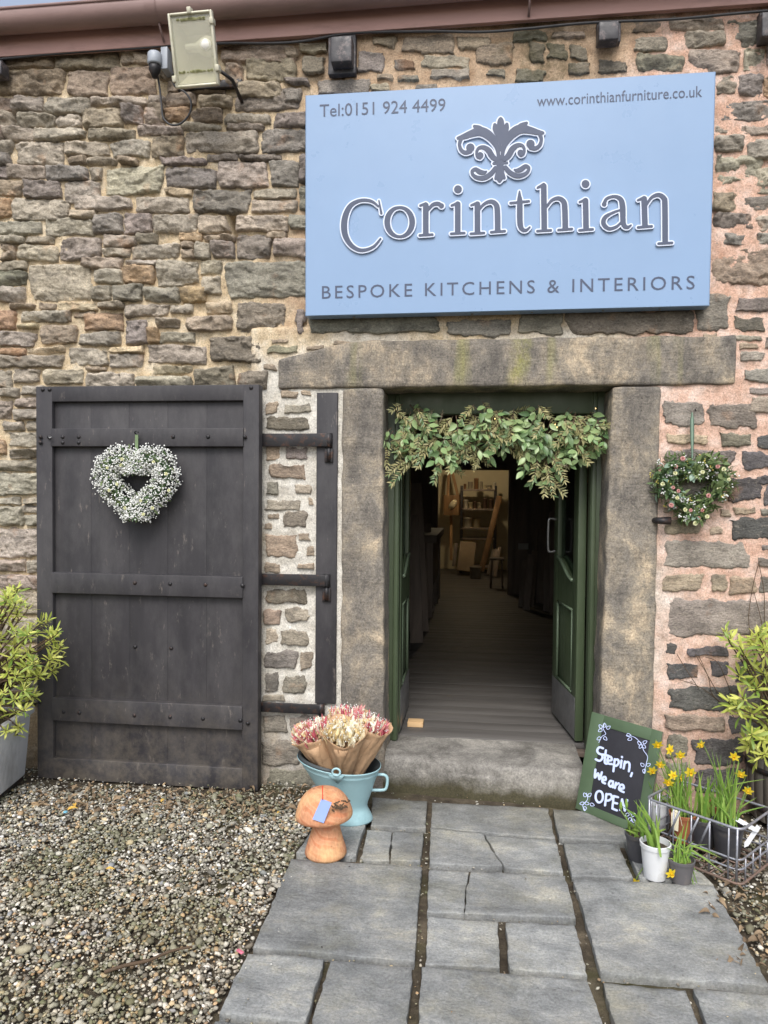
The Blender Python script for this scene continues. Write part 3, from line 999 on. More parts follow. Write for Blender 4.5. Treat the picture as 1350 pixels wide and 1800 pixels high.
# slate roof sloping back from the eaves
EAVE_Z = W(600, 60, -0.02).z
M_SLATE = simple('roof_slate', srgb(88, 86, 88), 0.6, 0.3, 3, 0.4, 30, 0.01)
m = MB()
z0 = 4.02
m.add([(-3.9, -0.03, z0), (3.2, -0.03, z0), (3.2, 9.9, z0 + 3.2), (-3.9, 9.9, z0 + 3.2), (-3.9, -0.03, z0 + .04), (3.2, -0.03, z0 + .04), (3.2, 9.9, z0 + 3.25), (-3.9, 9.9, z0 + 3.25)],
      [(0, 3, 2, 1), (4, 5, 6, 7), (0, 1, 5, 4), (1, 2, 6, 5), (3, 0, 4, 7), (2, 3, 7, 6)])
m.build('roof', M_SLATE, workshop, False)

# ================================================================== GROUND
m = MB()
gv, gf = [], []
gxs = np.concatenate([np.linspace(-60, -4, 8), np.linspace(-3.6, 3.4, 70), np.linspace(4, 60, 8)])
gys = np.concatenate([np.linspace(-60, -5, 8), np.linspace(-4.6, 0.1, 60)])
for y in gys:
    for x in gxs:
        gv.append((x, y, -0.03 + 0.006 * noise.noise(Vector((x * 4, y * 4, 0)))))
nx = len(gxs)
gf = [(j * nx + i, j * nx + i + 1, (j + 1) * nx + i + 1, (j + 1) * nx + i) for j in range(len(gys) - 1) for i in range(nx - 1)]
m.add(gv, gf)
ground = m.build('ground', M_SOIL, None, True, weld=False)
ground['kind'] = 'structure'

SLABS = [
    [(655, 1401), (751, 1408), (748, 1454), (652, 1450)], [(646, 1456), (689, 1458), (683, 1510), (634, 1508)], [(691, 1459), (744, 1461), (739, 1512), (686, 1510)],
    [(760, 1409), (963, 1418), (976, 1472), (850, 1462), (757, 1452)], [(757, 1454), (849, 1464), (862, 1490), (884, 1521), (755, 1516)],
    [(852, 1465), (977, 1475), (990, 1532), (887, 1523), (866, 1490)],
    [(972, 1421), (1100, 1429), (1108, 1478), (983, 1473)], [(990, 1479), (1086, 1481), (1113, 1539), (1005, 1535)],
    [(754, 1525), (824, 1529), (817, 1565), (815, 1603), (751, 1600)], [(827, 1529), (993, 1538), (1013, 1612), (818, 1603), (820, 1565)],
    [(512, 1509), (741, 1523), (728, 1688), (445, 1663)], [(1008, 1543), (1255, 1556), (1352, 1730), (1056, 1708)],
    [(752, 1609), (875, 1618), (879, 1699), (747, 1691)], [(888, 1620), (1010, 1624), (1032, 1710), (896, 1702)],
    [(435, 1674), (571, 1683), (537, 1796), (386, 1778)], [(581, 1686), (725, 1697), (712, 1850), (531, 1850)],
    [(742, 1699), (1032, 1722), (1072, 1835), (734, 1835)], [(1060, 1726), (1205, 1738), (1240, 1835), (1092, 1835)], [(1220, 1736), (1380, 1748), (1425, 1835), (1257, 1835)],
    [(562, 1440), (642, 1446), (624, 1502), (521, 1497)], [(1096, 1470), (1180, 1482), (1254, 1552), (1124, 1541)],
    [(376, 1791), (532, 1806), (515, 1900), (318, 1890)],
]
def slab_geo(poly, seed):
    """flagstone from ground polygon: clipped grid top with soft arris, riven relief"""
    R = random.Random(seed)
    cx, cy = sum(p.x for p in poly) / len(poly), sum(p.y for p in poly) / len(poly)
    # densify outline with wobble
    out = []
    n = len(poly)
    for i in range(n):
        a, b = poly[i], poly[(i + 1) % n]
        k = max(3, int((b - a).length / 0.022))
        for j in range(k):
            p = a.lerp(b, j / k)
            q = Vector((p.x * 11, p.y * 11, seed))
            out.append(Vector((p.x + 0.005 * noise.noise(q) + .005 * noise.noise(q * 4), p.y + 0.005 * noise.noise(q + Vector((5, 5, 5))) + .005 * noise.noise(q * 4.2), 0)))
    c = Vector((cx, cy, 0))
    rings = [(1.0, -0.03), (1.0, -0.004), (0.998, -0.001), (0.993, 0.0)] + [(f, 0.0) for f in (0.9, 0.78, 0.64, 0.5, 0.36, 0.22, 0.1)]
    tilt = (R.uniform(-.01, .01), R.uniform(-.01, .01), R.uniform(-.004, .003))
    vs, fs = [], []
    m_ = len(out)
    for f, z in rings:
        for p in out:
            q = c + (p - c) * f
            k = Vector((q.x * 6, q.y * 9, seed * 3.3))
            rel = 0.004 * noise.noise(k) + 0.0025 * noise.noise(k * 2.7) + .0012 * noise.noise(k * 7)
            vs.append((q.x, q.y, z + (rel if z > -0.02 else 0) + tilt[0] * (q.x - cx) + tilt[1] * (q.y - cy) + tilt[2]))
    for i in range(len(rings) - 1):
        for j in range(m_):
            j2 = (j + 1) % m_
            fs.append((i * m_ + j, i * m_ + j2, (i + 1) * m_ + j2, (i + 1) * m_ + j))
    vs.append((cx, cy, vs[-1][2]))
    for j in range(m_):
        fs.append(((len(rings) - 1) * m_ + j, (len(rings) - 1) * m_ + (j + 1) % m_, len(vs) - 1))
    return vs, fs

paving = bpy.data.objects.new('paving', None)
COL.objects.link(paving)
paving['kind'] = 'structure'
RL[paving] = Vector((0, 0, 0))
SLABW = []
for i, s in enumerate(SLABS):
    poly = [G(x, y, 0.004) for x, y in s]
    poly = poly[::-1]
    SLABW.append([(p.x, p.y) for p in poly])
    m = MB()
    vs, fs = slab_geo(poly, i + 1)
    m.add(vs, fs)
    m.build('flagstone', M_SLAB, paving, True, weld=False)

def inside(px, py, poly, grow=0.0):
    """vectorised point-in-convex-polygon (either winding)"""
    P = np.array(poly)
    a = P
    b = np.roll(P, -1, axis=0)
    area = np.sum(a[:, 0] * b[:, 1] - b[:, 0] * a[:, 1])
    s = 1 if area > 0 else -1
    ok = np.ones(len(px), bool)
    for (ax, ay), (bx, by) in zip(a, b):
        L = hypot(bx - ax, by - ay) or 1
        ok &= s * ((bx - ax) * (py - ay) - (by - ay) * (px - ax)) / L > -grow
    return ok

# gravel: tens of thousands of chips, each a small faceted stone
rs = np.random.RandomState(11)
def ico():
    t = (1 + 5 ** .5) / 2
    v = np.array([(-1, t, 0), (1, t, 0), (-1, -t, 0), (1, -t, 0), (0, -1, t), (0, 1, t), (0, -1, -t), (0, 1, -t), (t, 0, -1), (t, 0, 1), (-t, 0, -1), (-t, 0, 1)], float)
    v /= np.linalg.norm(v[0])
    f = [(0, 11, 5), (0, 5, 1), (0, 1, 7), (0, 7, 10), (0, 10, 11), (1, 5, 9), (5, 11, 4), (11, 10, 2), (10, 7, 6), (7, 1, 8), (3, 9, 4), (3, 4, 2), (3, 2, 6), (3, 6, 8), (3, 8, 9), (4, 9, 5), (2, 4, 11), (6, 2, 10), (8, 6, 7), (9, 8, 1)]
    return v, np.array(f)
ICO_V, ICO_F = ico()

def chips(px, py, pz, size, cols, rs, flat=0.62):
    n = len(px)
    sc = size[:, None] * np.stack([rs.uniform(.75, 1.3, n), rs.uniform(.6, 1.0, n), rs.uniform(.4, .8, n) * flat / .6], 1)
    v = ICO_V[None] * (1 + rs.uniform(-.22, .22, (n, 12, 1)))
    v = v * sc[:, None, :]
    ax, ay, az = rs.uniform(-.5, .5, n), rs.uniform(-.5, .5, n), rs.uniform(0, 2 * pi, n)
    def rot(v, a, i, j):
        c, s = np.cos(a)[:, None], np.sin(a)[:, None]
        x, y = v[:, :, i].copy(), v[:, :, j].copy()
        v[:, :, i], v[:, :, j] = c * x - s * y, s * x + c * y
    rot(v, ax, 1, 2); rot(v, ay, 0, 2); rot(v, az, 0, 1)
    v += np.stack([px, py, pz], 1)[:, None, :]
    F = ICO_F[None] + (np.arange(n) * 12)[:, None, None]
    C = np.repeat(cols[:, None, :], 12, 1)
    return v.reshape(-1, 3), F.reshape(-1, 3), C.reshape(-1, 3)

GPAL = np.array([srgb(*c) for c in ((206, 202, 190), (176, 172, 160), (150, 146, 136), (120, 116, 106), (96, 90, 82), (72, 68, 64), (176, 148, 112), (150, 122, 88), (130, 104, 78), (196, 178, 142), (140, 138, 120), (104, 108, 84), (222, 218, 212), (124, 128, 134))])
GW = np.array([.09, .13, .15, .13, .10, .07, .05, .035, .03, .05, .07, .05, .03, .03])
N = 108000
px = rs.uniform(-2.7, 1.9, N)
py = rs.uniform(-2.35, -0.02, N)
lx = np.interp(py, [-2.0, -1.2, -0.5, 0], [W(330, 1800).x * 0 - 0.55, -0.62, -0.42, -0.3])
keep = np.ones(N, bool)
on_slab = np.zeros(N, bool)
for p in SLABW: on_slab |= inside(px, py, p, 0.004)
keep &= ~on_slab
# the path's joints only hold a few chips
P_L = [(G(560, 1440).x, G(560, 1440).y), (G(521, 1497).x, G(521, 1497).y), (G(440, 1668).x, G(440, 1668).y), (G(370, 1800).x, G(370, 1800).y), (G(300, 1900).x, G(300, 1900).y)]
yy = [p[1] for p in P_L][::-1]
xx = [p[0] for p in P_L][::-1]
left_edge = np.interp(py, yy, xx)
P_R = [(G(1130, 1440).x, G(1130, 1440).y), (G(1254, 1552).x, G(1254, 1552).y), (G(1352, 1730).x, G(1352, 1730).y), (G(1420, 1850).x, G(1420, 1850).y)]
right_edge = np.interp(py, [p[1] for p in P_R][::-1], [p[0] for p in P_R][::-1])
path = (px > left_edge - 0.01) & (px < right_edge + 0.02)
keep &= ~path | (rs.uniform(0, 1, N) < 0.10)
# thin near the wall (leaf mould) and on the bare soil right of the path
keep &= (py < -0.20 - 0.14 * rs.uniform(0, 1, N)) | (rs.uniform(0, 1, N) < 0.22)
keep &= (px < 0.3) | (rs.uniform(0, 1, N) < 0.42)
px, py = px[keep], py[keep]
n = len(px)
size = rs.gamma(5, 1, n) / 5 * 0.0053 + 0.001
size *= np.where(rs.uniform(0, 1, n) < .03, rs.uniform(1.5, 2.1, n), 1.0)
size[(px > left_edge[keep]) & (px < right_edge[keep])] *= 0.62
ci = rs.choice(len(GPAL), n, p=GW / GW.sum())
cols = GPAL[ci] * rs.uniform(.85, 1.25, (n, 1))
cols = cols * .78 + np.array(srgb(144, 140, 124)) * .22
# the far strip is cool and mossy, the near corner sandier
moss = np.array([noise.noise(Vector((x * 2.2, y * 2.6, 4))) + .4 * noise.noise(Vector((x * 7, y * 7, 1))) for x, y in zip(px, py)])
mk = np.clip((moss - .0) * 2.2, 0, .6)[:, None] * rs.uniform(.3, 1, (n, 1))
cols = cols * (1 - mk) + np.array(srgb(92, 94, 56)) * mk
wm = np.clip((-py - 0.9) * 0.7, 0, .35)[:, None] * rs.uniform(0, 1, (n, 1))
cols = cols * (1 - wm) + cols * np.array((1.15, .92, .68)) * wm
pz = -0.022 + size * .5 + rs.uniform(0, .012, n)
M_GRAVEL = tint_mat('gravel_chips', 0.7, 0.3)
# a little grit kicked on to the flags near their outer edges
n2 = 900
qx = np.concatenate([rs.uniform(-1.2, .9, n2)]); qy = rs.uniform(-2.2, -.3, n2)
le, re_ = np.interp(qy, yy, xx), np.interp(qy, [p[1] for p in P_R][::-1], [p[0] for p in P_R][::-1])
d_in = np.minimum(qx - le, re_ - qx)
ok = (d_in > 0) & (rs.uniform(0, 1, n2) < np.exp(-d_in * 16) * .9 + .02)
qx, qy = qx[ok], qy[ok]
k2 = len(qx)
px, py = np.concatenate([px, qx]), np.concatenate([py, qy])
s2 = rs.uniform(.002, .0052, k2)
size = np.concatenate([size, s2]); pz = np.concatenate([pz, .005 + s2 * .4]); cols = np.concatenate([cols, GPAL[rs.choice(len(GPAL), k2, p=GW / GW.sum())]])
gv, gf, gc = chips(px, py, pz, size, cols, rs, .52)
gravel = big_mesh('gravel', gv, gf, M_GRAVEL, None, True, gc, 'stuff')
tag(gravel, 'loose grey, cream and brown gravel chips beside the flagstone path', 'gravel')

# ================================================================== EAVES
M_GUT = simple('brown_gutter', srgb(142, 118, 113), 0.5, 0.3, 3, 0.15, 40, 0.003, 0, 0.4, dirt=srgb(92, 88, 76), stretch=(.3, 1, 1))
M_FASCIA = simple('pinkish_fascia', srgb(182, 146, 138), 0.6, 0.2, 2.5, 0.2, 40, 0.003, 0, 0.3, dirt=srgb(120, 96, 88), stretch=(.25, 1, 1))
def zx(px, py, y): return W(px, py, y).z
fz0 = (W(520, 60, -0.06).z + W(1048, 36, -0.06).z + W(100, 86, -0.06).z) / 3
gx0, gx1 = -3.7, 3.1
eaves = thing('gutter', (0, -0.1, fz0), 'brown half-round gutter on a pinkish fascia along the eaves', 'gutter')
gz0 = (W(520, 16, -0.14).z + W(60, 54, -0.14).z) / 2           # underside of the gutter
m = MB()
m.rbox((gx0, -0.06, fz0), (gx1, -0.03, fz0 + 0.17), 0.004)
m.build('fascia_board', M_FASCIA, eaves, True)
gr = 0.065
gcy, gcz = -0.06 - gr - 0.004, gz0 + gr
prof = [(gcy - gr, gcz + 0.018)] + [(gcy - gr * cos(a), gcz - gr * sin(a)) for a in np.linspace(0, pi, 14)] + [(gcy + gr, gcz + 0.018)]
inner = [(y + (0.004 if y < gcy else -0.004), z + 0.004) for y, z in prof][::-1]
ring = prof + inner
m = MB()
xs = list(np.linspace(gx0, gx1, 40))
vs = [(x, y, z + 0.004 * sin(x * 1.3)) for x in xs for y, z in ring]
k = len(ring)
m.add(vs, [(i * k + j, (i + 1) * k + j, (i + 1) * k + (j + 1) % k, i * k + (j + 1) % k) for i in range(len(xs) - 1) for j in range(k)])
m.tube([(gx0, gcy - gr, gcz + 0.02), (gx1, gcy - gr, gcz + 0.02)], 0.008, 8)
m.build('gutter_trough', M_GUT, eaves, True)
for px_ in (262, 925):
    x = W(px_, 20, -0.2).x
    m = MB()
    ring2 = [(gcy - (gr + .006) * cos(a), gcz - (gr + .006) * sin(a)) for a in np.linspace(-.15, pi, 16)]
    vs = [(x + dx, y, z) for dx in (-.028, -.02, .02, .028) for y, z in ring2]
    k = 16
    m.add(vs, [(i * k + j, (i + 1) * k + j, (i + 1) * k + j + 1, i * k + j + 1) for i in range(3) for j in range(k - 1)])
    m.tube([(x + .02, -0.066, fz0 + .01), (x + .02, gcy, gcz - gr - .006)], 0.006, 6)
    m.build('gutter_joint', M_GUT, eaves, True)

# black boxed brackets on the wall under the eaves
M_BOX = simple('flaking_black_paint', srgb(58, 57, 60), 0.5, 0.3, 10, 0.4, 50, 0.003, 0, 0.4, dirt=srgb(158, 142, 138))
for i, (a, b, lab) in enumerate((((577, 63, 625, 128), (581, 64, 618, 107), 'flaking black wall bracket above the telephone number on the sign'),
                                 ((1050, 37, 1091, 73), (1053, 38, 1088, 68), 'small black wall bracket above the web address on the sign'),
                                 ((1336, 20, 1372, 71), (1340, 21, 1368, 62), 'black wall bracket at the right end of the eaves'),
                                 ((-32, 106, 4, 136), (-30, 107, 2, 130), 'black wall bracket cut by the left edge of the photo'))):
    p = W((a[0] + a[2]) / 2, a[3], -0.02)
    br = thing('wall_bracket', p, lab, 'bracket', 'black brackets under the eaves')
    m = MB()
    q0, q1 = W(a[0], a[1], -0.05), W(a[2], a[3], -0.05)
    m.rbox((q0.x, -0.05, q1.z), (q1.x, -0.005, q0.z), 0.004, 0.02, 0.002, 20)
    m.build('back_plate', M_BOX, br)
    m = MB()
    q0, q1 = W(b[0], b[1], -0.12), W(b[2], b[3], -0.12)
    m.rbox((q0.x, -0.12, q1.z), (q1.x, -0.048, q0.z), 0.006, 0.02, 0.002, 20)
    m.build('box', M_BOX, br)

# cable clipped along the wall head
pts = [W(x, y, -0.05) for x, y in ((-60, 112), (0, 104), (130, 92), (255, 84), (300, 80), (400, 76), (480, 76), (535, 72), (590, 62), (640, 57), (760, 55), (850, 56), (930, 50), (1010, 42), (1075, 38), (1180, 34), (1290, 24), (1380, 16))]
m = MB()
m.tube(spline([tuple(p) for p in pts], 5), 0.0065, 8)
centered('wall_cable', m, M_CABLE, 'thin grey cable clipped along the wall just under the fascia', 'cable')

# ------------------------------------------------------------------ floodlight
M_FLB = simple('floodlight_casting', srgb(150, 148, 136), 0.5, 0.2, 8, 0.2, 60, 0.002, 0.3, 0.5, dirt=srgb(96, 100, 70))
M_BEZ = simple('pale_bezel', srgb(196, 192, 172), 0.45, 0.15, 10, 0.2, 60, 0.002, 0.2, 0.5, dirt=srgb(140, 144, 96))
M_REF = simple('floodlight_reflector', srgb(224, 220, 206), 0.45, 0.1, 20, 0.5, 120, 0.003, 0.0, 0.5)
M_FLG = glass_mat('dirty_prismatic_glass', (0.9, 0.9, 0.84), 0.2, 0.74, srgb(232, 230, 216), .8)
M_ALG = simple('algae', srgb(132, 132, 92), .9, .2, 30, .2)
M_BULB = simple('frosted_bulb', srgb(232, 230, 222), 0.25, 0.03, 10, 0)
cF = W(341, 88, -0.30)
flood = thing('floodlight', W(341, 150, -0.05), 'weathered rectangular floodlight tilted on the wall under the gutter', 'floodlight')
ex = (W(379, 85, -0.3) - W(302, 92, -0.3))
wF = ex.length
ey = (W(331, 28, -0.3) - W(355, 148, -0.3))
hF = ey.length * .95
ey.x *= 1.7
X = ex.normalized()
Zt = (ey - X * ey.dot(X)).normalized()
Zt = (Zt + Vector((0, -0.28, 0))).normalized()      # top leans out, glass looks slightly down
Zt = (Zt - X * Zt.dot(X)).normalized()
N = X.cross(Zt)
N = -N if N.y > 0 else N
MF = Matrix((X, -N, Zt)).transposed().to_4x4()
MF.translation = cF
def fbox(a, b, r, **k):
    q = MB(); q.rbox(a, b, r, M=MF, **k); return q
hw, hh = wF / 2, hF / 2
m = MB()                                             # tapered housing
vs = [(-hw * .97, 0.012, -hh * .97), (hw * .97, .012, -hh * .97), (hw * .97, .012, hh * .97), (-hw * .97, .012, hh * .97), (-hw * .7, .12, -hh * .6), (hw * .7, .12, -hh * .6), (hw * .7, .12, hh * .75), (-hw * .7, .12, hh * .75)]
m.add(vs, [(0, 1, 5, 4), (1, 2, 6, 5), (2, 3, 7, 6), (3, 0, 4, 7), (4, 5, 6, 7)], MF)
hous = m.build('housing', M_FLB, flood, False)
m = MB()                                             # reflector bowl
vs = [(-hw * .86, 0.008, -hh * .88), (hw * .86, .008, -hh * .88), (hw * .86, .008, hh * .88), (-hw * .86, .008, hh * .88), (-hw * .5, .085, -hh * .45), (hw * .5, .085, -hh * .45), (hw * .5, .085, hh * .55), (-hw * .5, .085, hh * .55)]
m.add(vs, [(0, 4, 5, 1), (1, 5, 6, 2), (2, 6, 7, 3), (3, 7, 4, 0), (4, 7, 6, 5)], MF)
m.build('reflector', M_REF, hous, False)
m = MB()
for a, b in (((-hw, -.014, -hh), (-hw * .88, .016, hh)), ((hw * .88, -.014, -hh), (hw, .016, hh)), ((-hw * .9, -.013, hh * .92), (hw * .9, .016, hh)), ((-hw * .9, -.013, -hh), (hw * .9, .016, -hh * .92))):
    m.rbox(a, b, 0.006, M=MF)
m.build('bezel', M_BEZ, flood)
m = MB()
m.rbox((-hw * .89, -.006, -hh * .93), (hw * .89, -.002, hh * .93), 0.001, M=MF)
m.build('glass', M_FLG, flood)
for v_, w_ in ((.80, .62), (-.58, .78)):
    m = MB()
    R9 = random.Random(int(v_ * 100))
    for i in range(40):
        u_ = R9.uniform(-w_, w_) * hw
        m.rbox((u_ - .004, -.0085, v_ * hh - R9.uniform(.001, .007)), (u_ + .005, -.0055, v_ * hh + R9.uniform(.001, .008)), .001, M=MF)
    m.build('algae_line', M_ALG, flood)
m = MB()
MBu = MF @ Matrix.Translation((-hw * .45, 0.035, hh * .12)) @ Matrix.Rotation(pi / 2, 4, 'Y')
m.lathe([(0.001, 0), (.02, 0.001), (.02, .05), (.026, .065), (.040, .085), (.047, .11), (.04, .135), (.02, .15), (.001, .153)], 18, MBu)
m.build('lamp_bulb', M_BULB, flood)
m = MB()
m.rbox((-hw * .5 + .005, .03, hh * .04), (-hw * .45 + .012, .045, hh * .2), .003, M=MF)
m.build('lamp_holder', M_IRON, flood)
for u, v in ((-1, -.75), (1, -.55), (0, 1.02), (.95, .7)):
    m = MB()
    m.rbox((u * hw - .01, -.02, v * hh - .014), (u * hw + .01, .02, v * hh + .014), .003, M=MF)
    m.build('clip', M_BEZ, flood)
m = MB()
pb = MF @ Vector((hw * .9, .07, -hh * .5))
m.tube([pb, pb + Vector((.045, .05, -.02)), (pb.x + .045, -0.01, pb.z - .05)], 0.009, 6)
pb2 = MF @ Vector((-hw * .9, .07, -hh * .3))
m.tube([pb2, (pb2.x - .02, -0.01, pb2.z)], 0.009, 6)
m.rbox((pb.x - .30, -.03, pb.z + .02), (pb.x + .05, -.002, pb.z + .06), .003)
m.build('stirrup', M_IRON, flood)

M_GREYP = simple('grey_plastic', srgb(150, 156, 164), 0.45, 0.12, 10, 0.1)
pc = W(272, 108, -0.10)
sens = thing('light_sensor', W(272, 122, -0.06), 'grey cylindrical light sensor on the wall left of the floodlight', 'sensor')
m = MB()
m.lathe([(.001, .045), (.03, .043), (.036, .036), (.037, -.012), (.033, -.02)], 20, Matrix.Translation(pc))
m.build('cap', M_GREYP, sens)
m = MB()
m.lathe([(.03, -.018), (.03, -.045), (.022, -.06), (.012, -.085), (.001, -.086)], 16, Matrix.Translation(pc))
m.build('gland', M_IRON, sens)
m = MB()
q0, q1 = W(285, 86, -0.07), W(297, 124, -0.07)
m.rbox((q0.x, -.09, q1.z), (q1.x, -.005, q0.z), .004)
m.build('bracket_plate', M_GREYP, sens)
m = MB()
m.tube(spline([tuple(W(x, y, d)) for x, y, d in ((274, 122, -.1), (280, 150, -.07), (284, 185, -.06), (287, 207, -.06), (300, 219, -.06), (318, 217, -.06), (333, 200, -.06), (336, 180, -.06), (326, 163, -.06), (308, 152, -.07), (303, 138, -.08), (306, 128, -.12))], 6), .0055, 7)
centered('lamp_cable', m, M_CABLE, 'looped black cable hanging below the floodlight', 'cable')

# ------------------------------------------------------------------ filled stroke shapes (letters, emblem, chalk)
def stroke_mesh(strokes, res, grow, to3, nvec, thick, blobs=()):
    """union of tapering strokes [(x,y,width)...] -> flat-faced solid; to3 maps 2d to the face plane"""
    segs = []
    for s in strokes:
        s = spline(s, 6) if len(s) > 2 else s
        for a, b in zip(s[:-1], s[1:]): segs.append((*a, *b))
    for (x, y, r) in blobs: segs.append((x, y, 2 * r, x + .01, y, 2 * r))
    S = np.array(segs)
    mx = S[:, [2, 5]].max() / 2 + grow + 3 * res
    x0, x1 = S[:, [0, 3]].min() - mx, S[:, [0, 3]].max() + mx
    y0, y1 = S[:, [1, 4]].min() - mx, S[:, [1, 4]].max() + mx
    gx, gy = np.arange(x0, x1, res), np.arange(y0, y1, res)
    Xg, Yg = np.meshgrid(gx, gy)
    D = np.full(Xg.shape, 1e9)
    for ax, ay, aw, bx, by, bw in segs:
        dx, dy = bx - ax, by - ay
        L = dx * dx + dy * dy + 1e-12
        t = np.clip(((Xg - ax) * dx + (Yg - ay) * dy) / L, 0, 1)
        d = np.hypot(Xg - ax - t * dx, Yg - ay - t * dy) - (aw + (bw - aw) * t) / 2
        np.minimum(D, d, out=D)
    D -= grow
    verts, faces, vi = [], [], {}
    def vert(key, x, y):
        if key not in vi:
            vi[key] = len(verts)
            verts.append((x, y))
        return vi[key]
    ny, nx = D.shape
    ins = D < 0
    cells = np.argwhere(ins[:-1, :-1] | ins[1:, :-1] | ins[:-1, 1:] | ins[1:, 1:])
    for j, i in cells:
        cs = [(j, i), (j, i + 1), (j + 1, i + 1), (j + 1, i)]
        poly = []
        for k in range(4):
            a, b = cs[k], cs[(k + 1) % 4]
            da, db = D[a], D[b]
            if da < 0: poly.append(vert(a, gx[a[1]], gy[a[0]]))
            if (da < 0) != (db < 0):
                t = min(.97, max(.03, da / (da - db)))
                key = (min(a, b), max(a, b))
                poly.append(vert(key, gx[a[1]] + t * (gx[b[1]] - gx[a[1]]), gy[a[0]] + t * (gy[b[0]] - gy[a[0]])))
        if len(poly) > 2: faces.append(poly)
    P = [to3(x, y) for x, y in verts]
    n = len(P)
    front = [p + nvec * thick for p in P]
    ec = {}
    for f in faces:
        for a, b in zip(f, f[1:] + f[:1]):
            ec[(a, b)] = 1
    side = [(a, b, b + n, a + n) for (a, b) in ec if (b, a) not in ec]
    m = MB()
    m.add(front + P, faces + side)
    return m

# ------------------------------------------------------------------ sign board
M_SIGN = simple('pale_blue_sign_face', srgb(126, 152, 184), 0.35, 0.03, 2.0, 0.03, 20, 0.001, 0, 0.5)
M_SIGNW = simple('white_letter_edge', srgb(206, 214, 230), 0.4, 0.03, 10, 0)
M_SIGND = simple('slate_grey_lettering', srgb(70, 79, 100), 0.45, 0.06, 8, 0.03)
M_SCREW = simple('zinc_screw', srgb(140, 140, 140), 0.4, 0.1, 20, 0, metal=.8)
YS = -0.105
c = [W(537, 168, YS), W(1258, 126, YS), W(1247, 538, YS), W(537, 556, YS)]
sign = thing('shop_sign', (c[0] + c[1] + c[2] + c[3]) / 4 - Vector((0, 0, .6)), 'large pale blue shop sign with raised grey emblem and lettering above the doorway', 'sign')
m = MB()
back = [p + Vector((0, .07, 0)) for p in c]
bv = 0.004
fr = []
cc = sum(c, Vector()) / 4
ins_ = [p + (cc - p) * (bv / (cc - p).length * 1.4) + Vector((0, -.004, 0)) for p in c]
m.add(ins_ + c + back, [(0, 3, 2, 1)] + [(i, (i + 1) % 4, 4 + (i + 1) % 4, 4 + i) for i in range(4)] + [(4 + i, 4 + (i + 1) % 4, 8 + (i + 1) % 4, 8 + i) for i in range(4)])
m.build('sign_panel', M_SIGN, sign, False)
m = MB()
for f in (.16, .5, .84):
    x = c[0].x + (c[1].x - c[0].x) * f
    m.rbox((x - .03, YS + .069, c[3].z + .06), (x + .03, -.01, c[0].z - .06), .003)
m.build('batten', M_IRON, sign)
for px_, py_ in ((622, 557), (830, 552), (935, 548), (1060, 545), (1160, 543)):
    p = W(px_, py_, YS + .03)
    m = MB()
    m.tube([p + Vector((0, 0, .004)), p + Vector((0, 0, -.006))], .006, 8)
    m.build('screw', M_SCREW, sign)

NS = Vector((0, -1, 0))
YF = YS - 0.0045
def zmap(ox, oy, s):
    return lambda x, y: W(ox + x / s, oy + y / s, YF)
toL = zmap(570, 310, 2.143)
LET = {
 'C': ([[(204, 116, 6), (185, 100, 9), (160, 93, 11), (130, 96, 12), (101, 113, 16), (83, 146, 20), (76, 186, 22), (81, 226, 20), (101, 260, 16), (130, 279, 13), (160, 279, 11), (190, 265, 9), (213, 238, 6)], [(207, 94, 4), (216, 142, 8)]], []),
 'o': ([[(283 + 47 * sin(a) + 2, 175 - 55 * cos(a), 9 + 11 * abs(sin(a)) ** 1.5) for a in np.linspace(0, 2 * pi, 17)]], []),
 'r': ([[(383, 112, 20), (383, 218, 20)], [(360, 225, 8), (408, 222, 8)], [(362, 113, 7), (383, 106, 10)], [(390, 132, 8), (408, 111, 12), (428, 106, 14), (442, 114, 14)]], [(442, 114, 9)]),
 'i': ([[(503, 108, 20), (503, 212, 20)], [(478, 219, 8), (528, 216, 8)], [(480, 113, 7), (503, 104, 10)]], [(504, 52, 14)]),
 'n': ([[(577, 108, 20), (577, 210, 20)], [(552, 219, 8), (602, 216, 8)], [(554, 112, 7), (577, 103, 10)], [(585, 126, 8), (604, 106, 10), (629, 98, 14), (647, 110, 18), (652, 136, 20), (653, 205, 20)], [(628, 213, 8), (680, 209, 8)]], []),
 't': ([[(735, 60, 5), (735, 76, 11), (736, 100, 19), (737, 178, 20), (745, 202, 15), (760, 206, 10), (774, 194, 5)], [(701, 104, 8), (770, 97, 8)]], []),
 'h': ([[(826, 40, 20), (828, 198, 20)], [(803, 46, 7), (826, 34, 11)], [(802, 209, 8), (853, 206, 8)], [(838, 116, 8), (857, 93, 10), (882, 86, 14), (900, 98, 18), (905, 122, 20), (907, 194, 20)], [(881, 205, 8), (932, 201, 8)]], []),
 'i2': ([[(983, 95, 20), (985, 196, 20)], [(960, 206, 8), (1010, 202, 8)], [(961, 100, 7), (983, 91, 10)]], [(983, 32, 14)]),
 'a': ([[(1053, 108, 13), (1062, 88, 10), (1090, 79, 10), (1114, 89, 16), (1122, 116, 20), (1125, 180, 18), (1139, 195, 12), (1154, 187, 5)], [(1119, 128, 6), (1085, 140, 8), (1056, 158, 14), (1051, 182, 16), (1071, 200, 12), (1100, 192, 9), (1121, 170, 6)]], [(1053, 108, 8)]),
 'n2': ([[(1203, 88, 20), (1206, 186, 20)], [(1180, 195, 8), (1232, 191, 8)], [(1180, 93, 7), (1203, 83, 10)], [(1212, 110, 8), (1231, 83, 10), (1257, 73, 14), (1277, 86, 18), (1281, 112, 20), (1282, 244, 20)], [(1257, 256, 8), (1308, 253, 8)]], []),
}
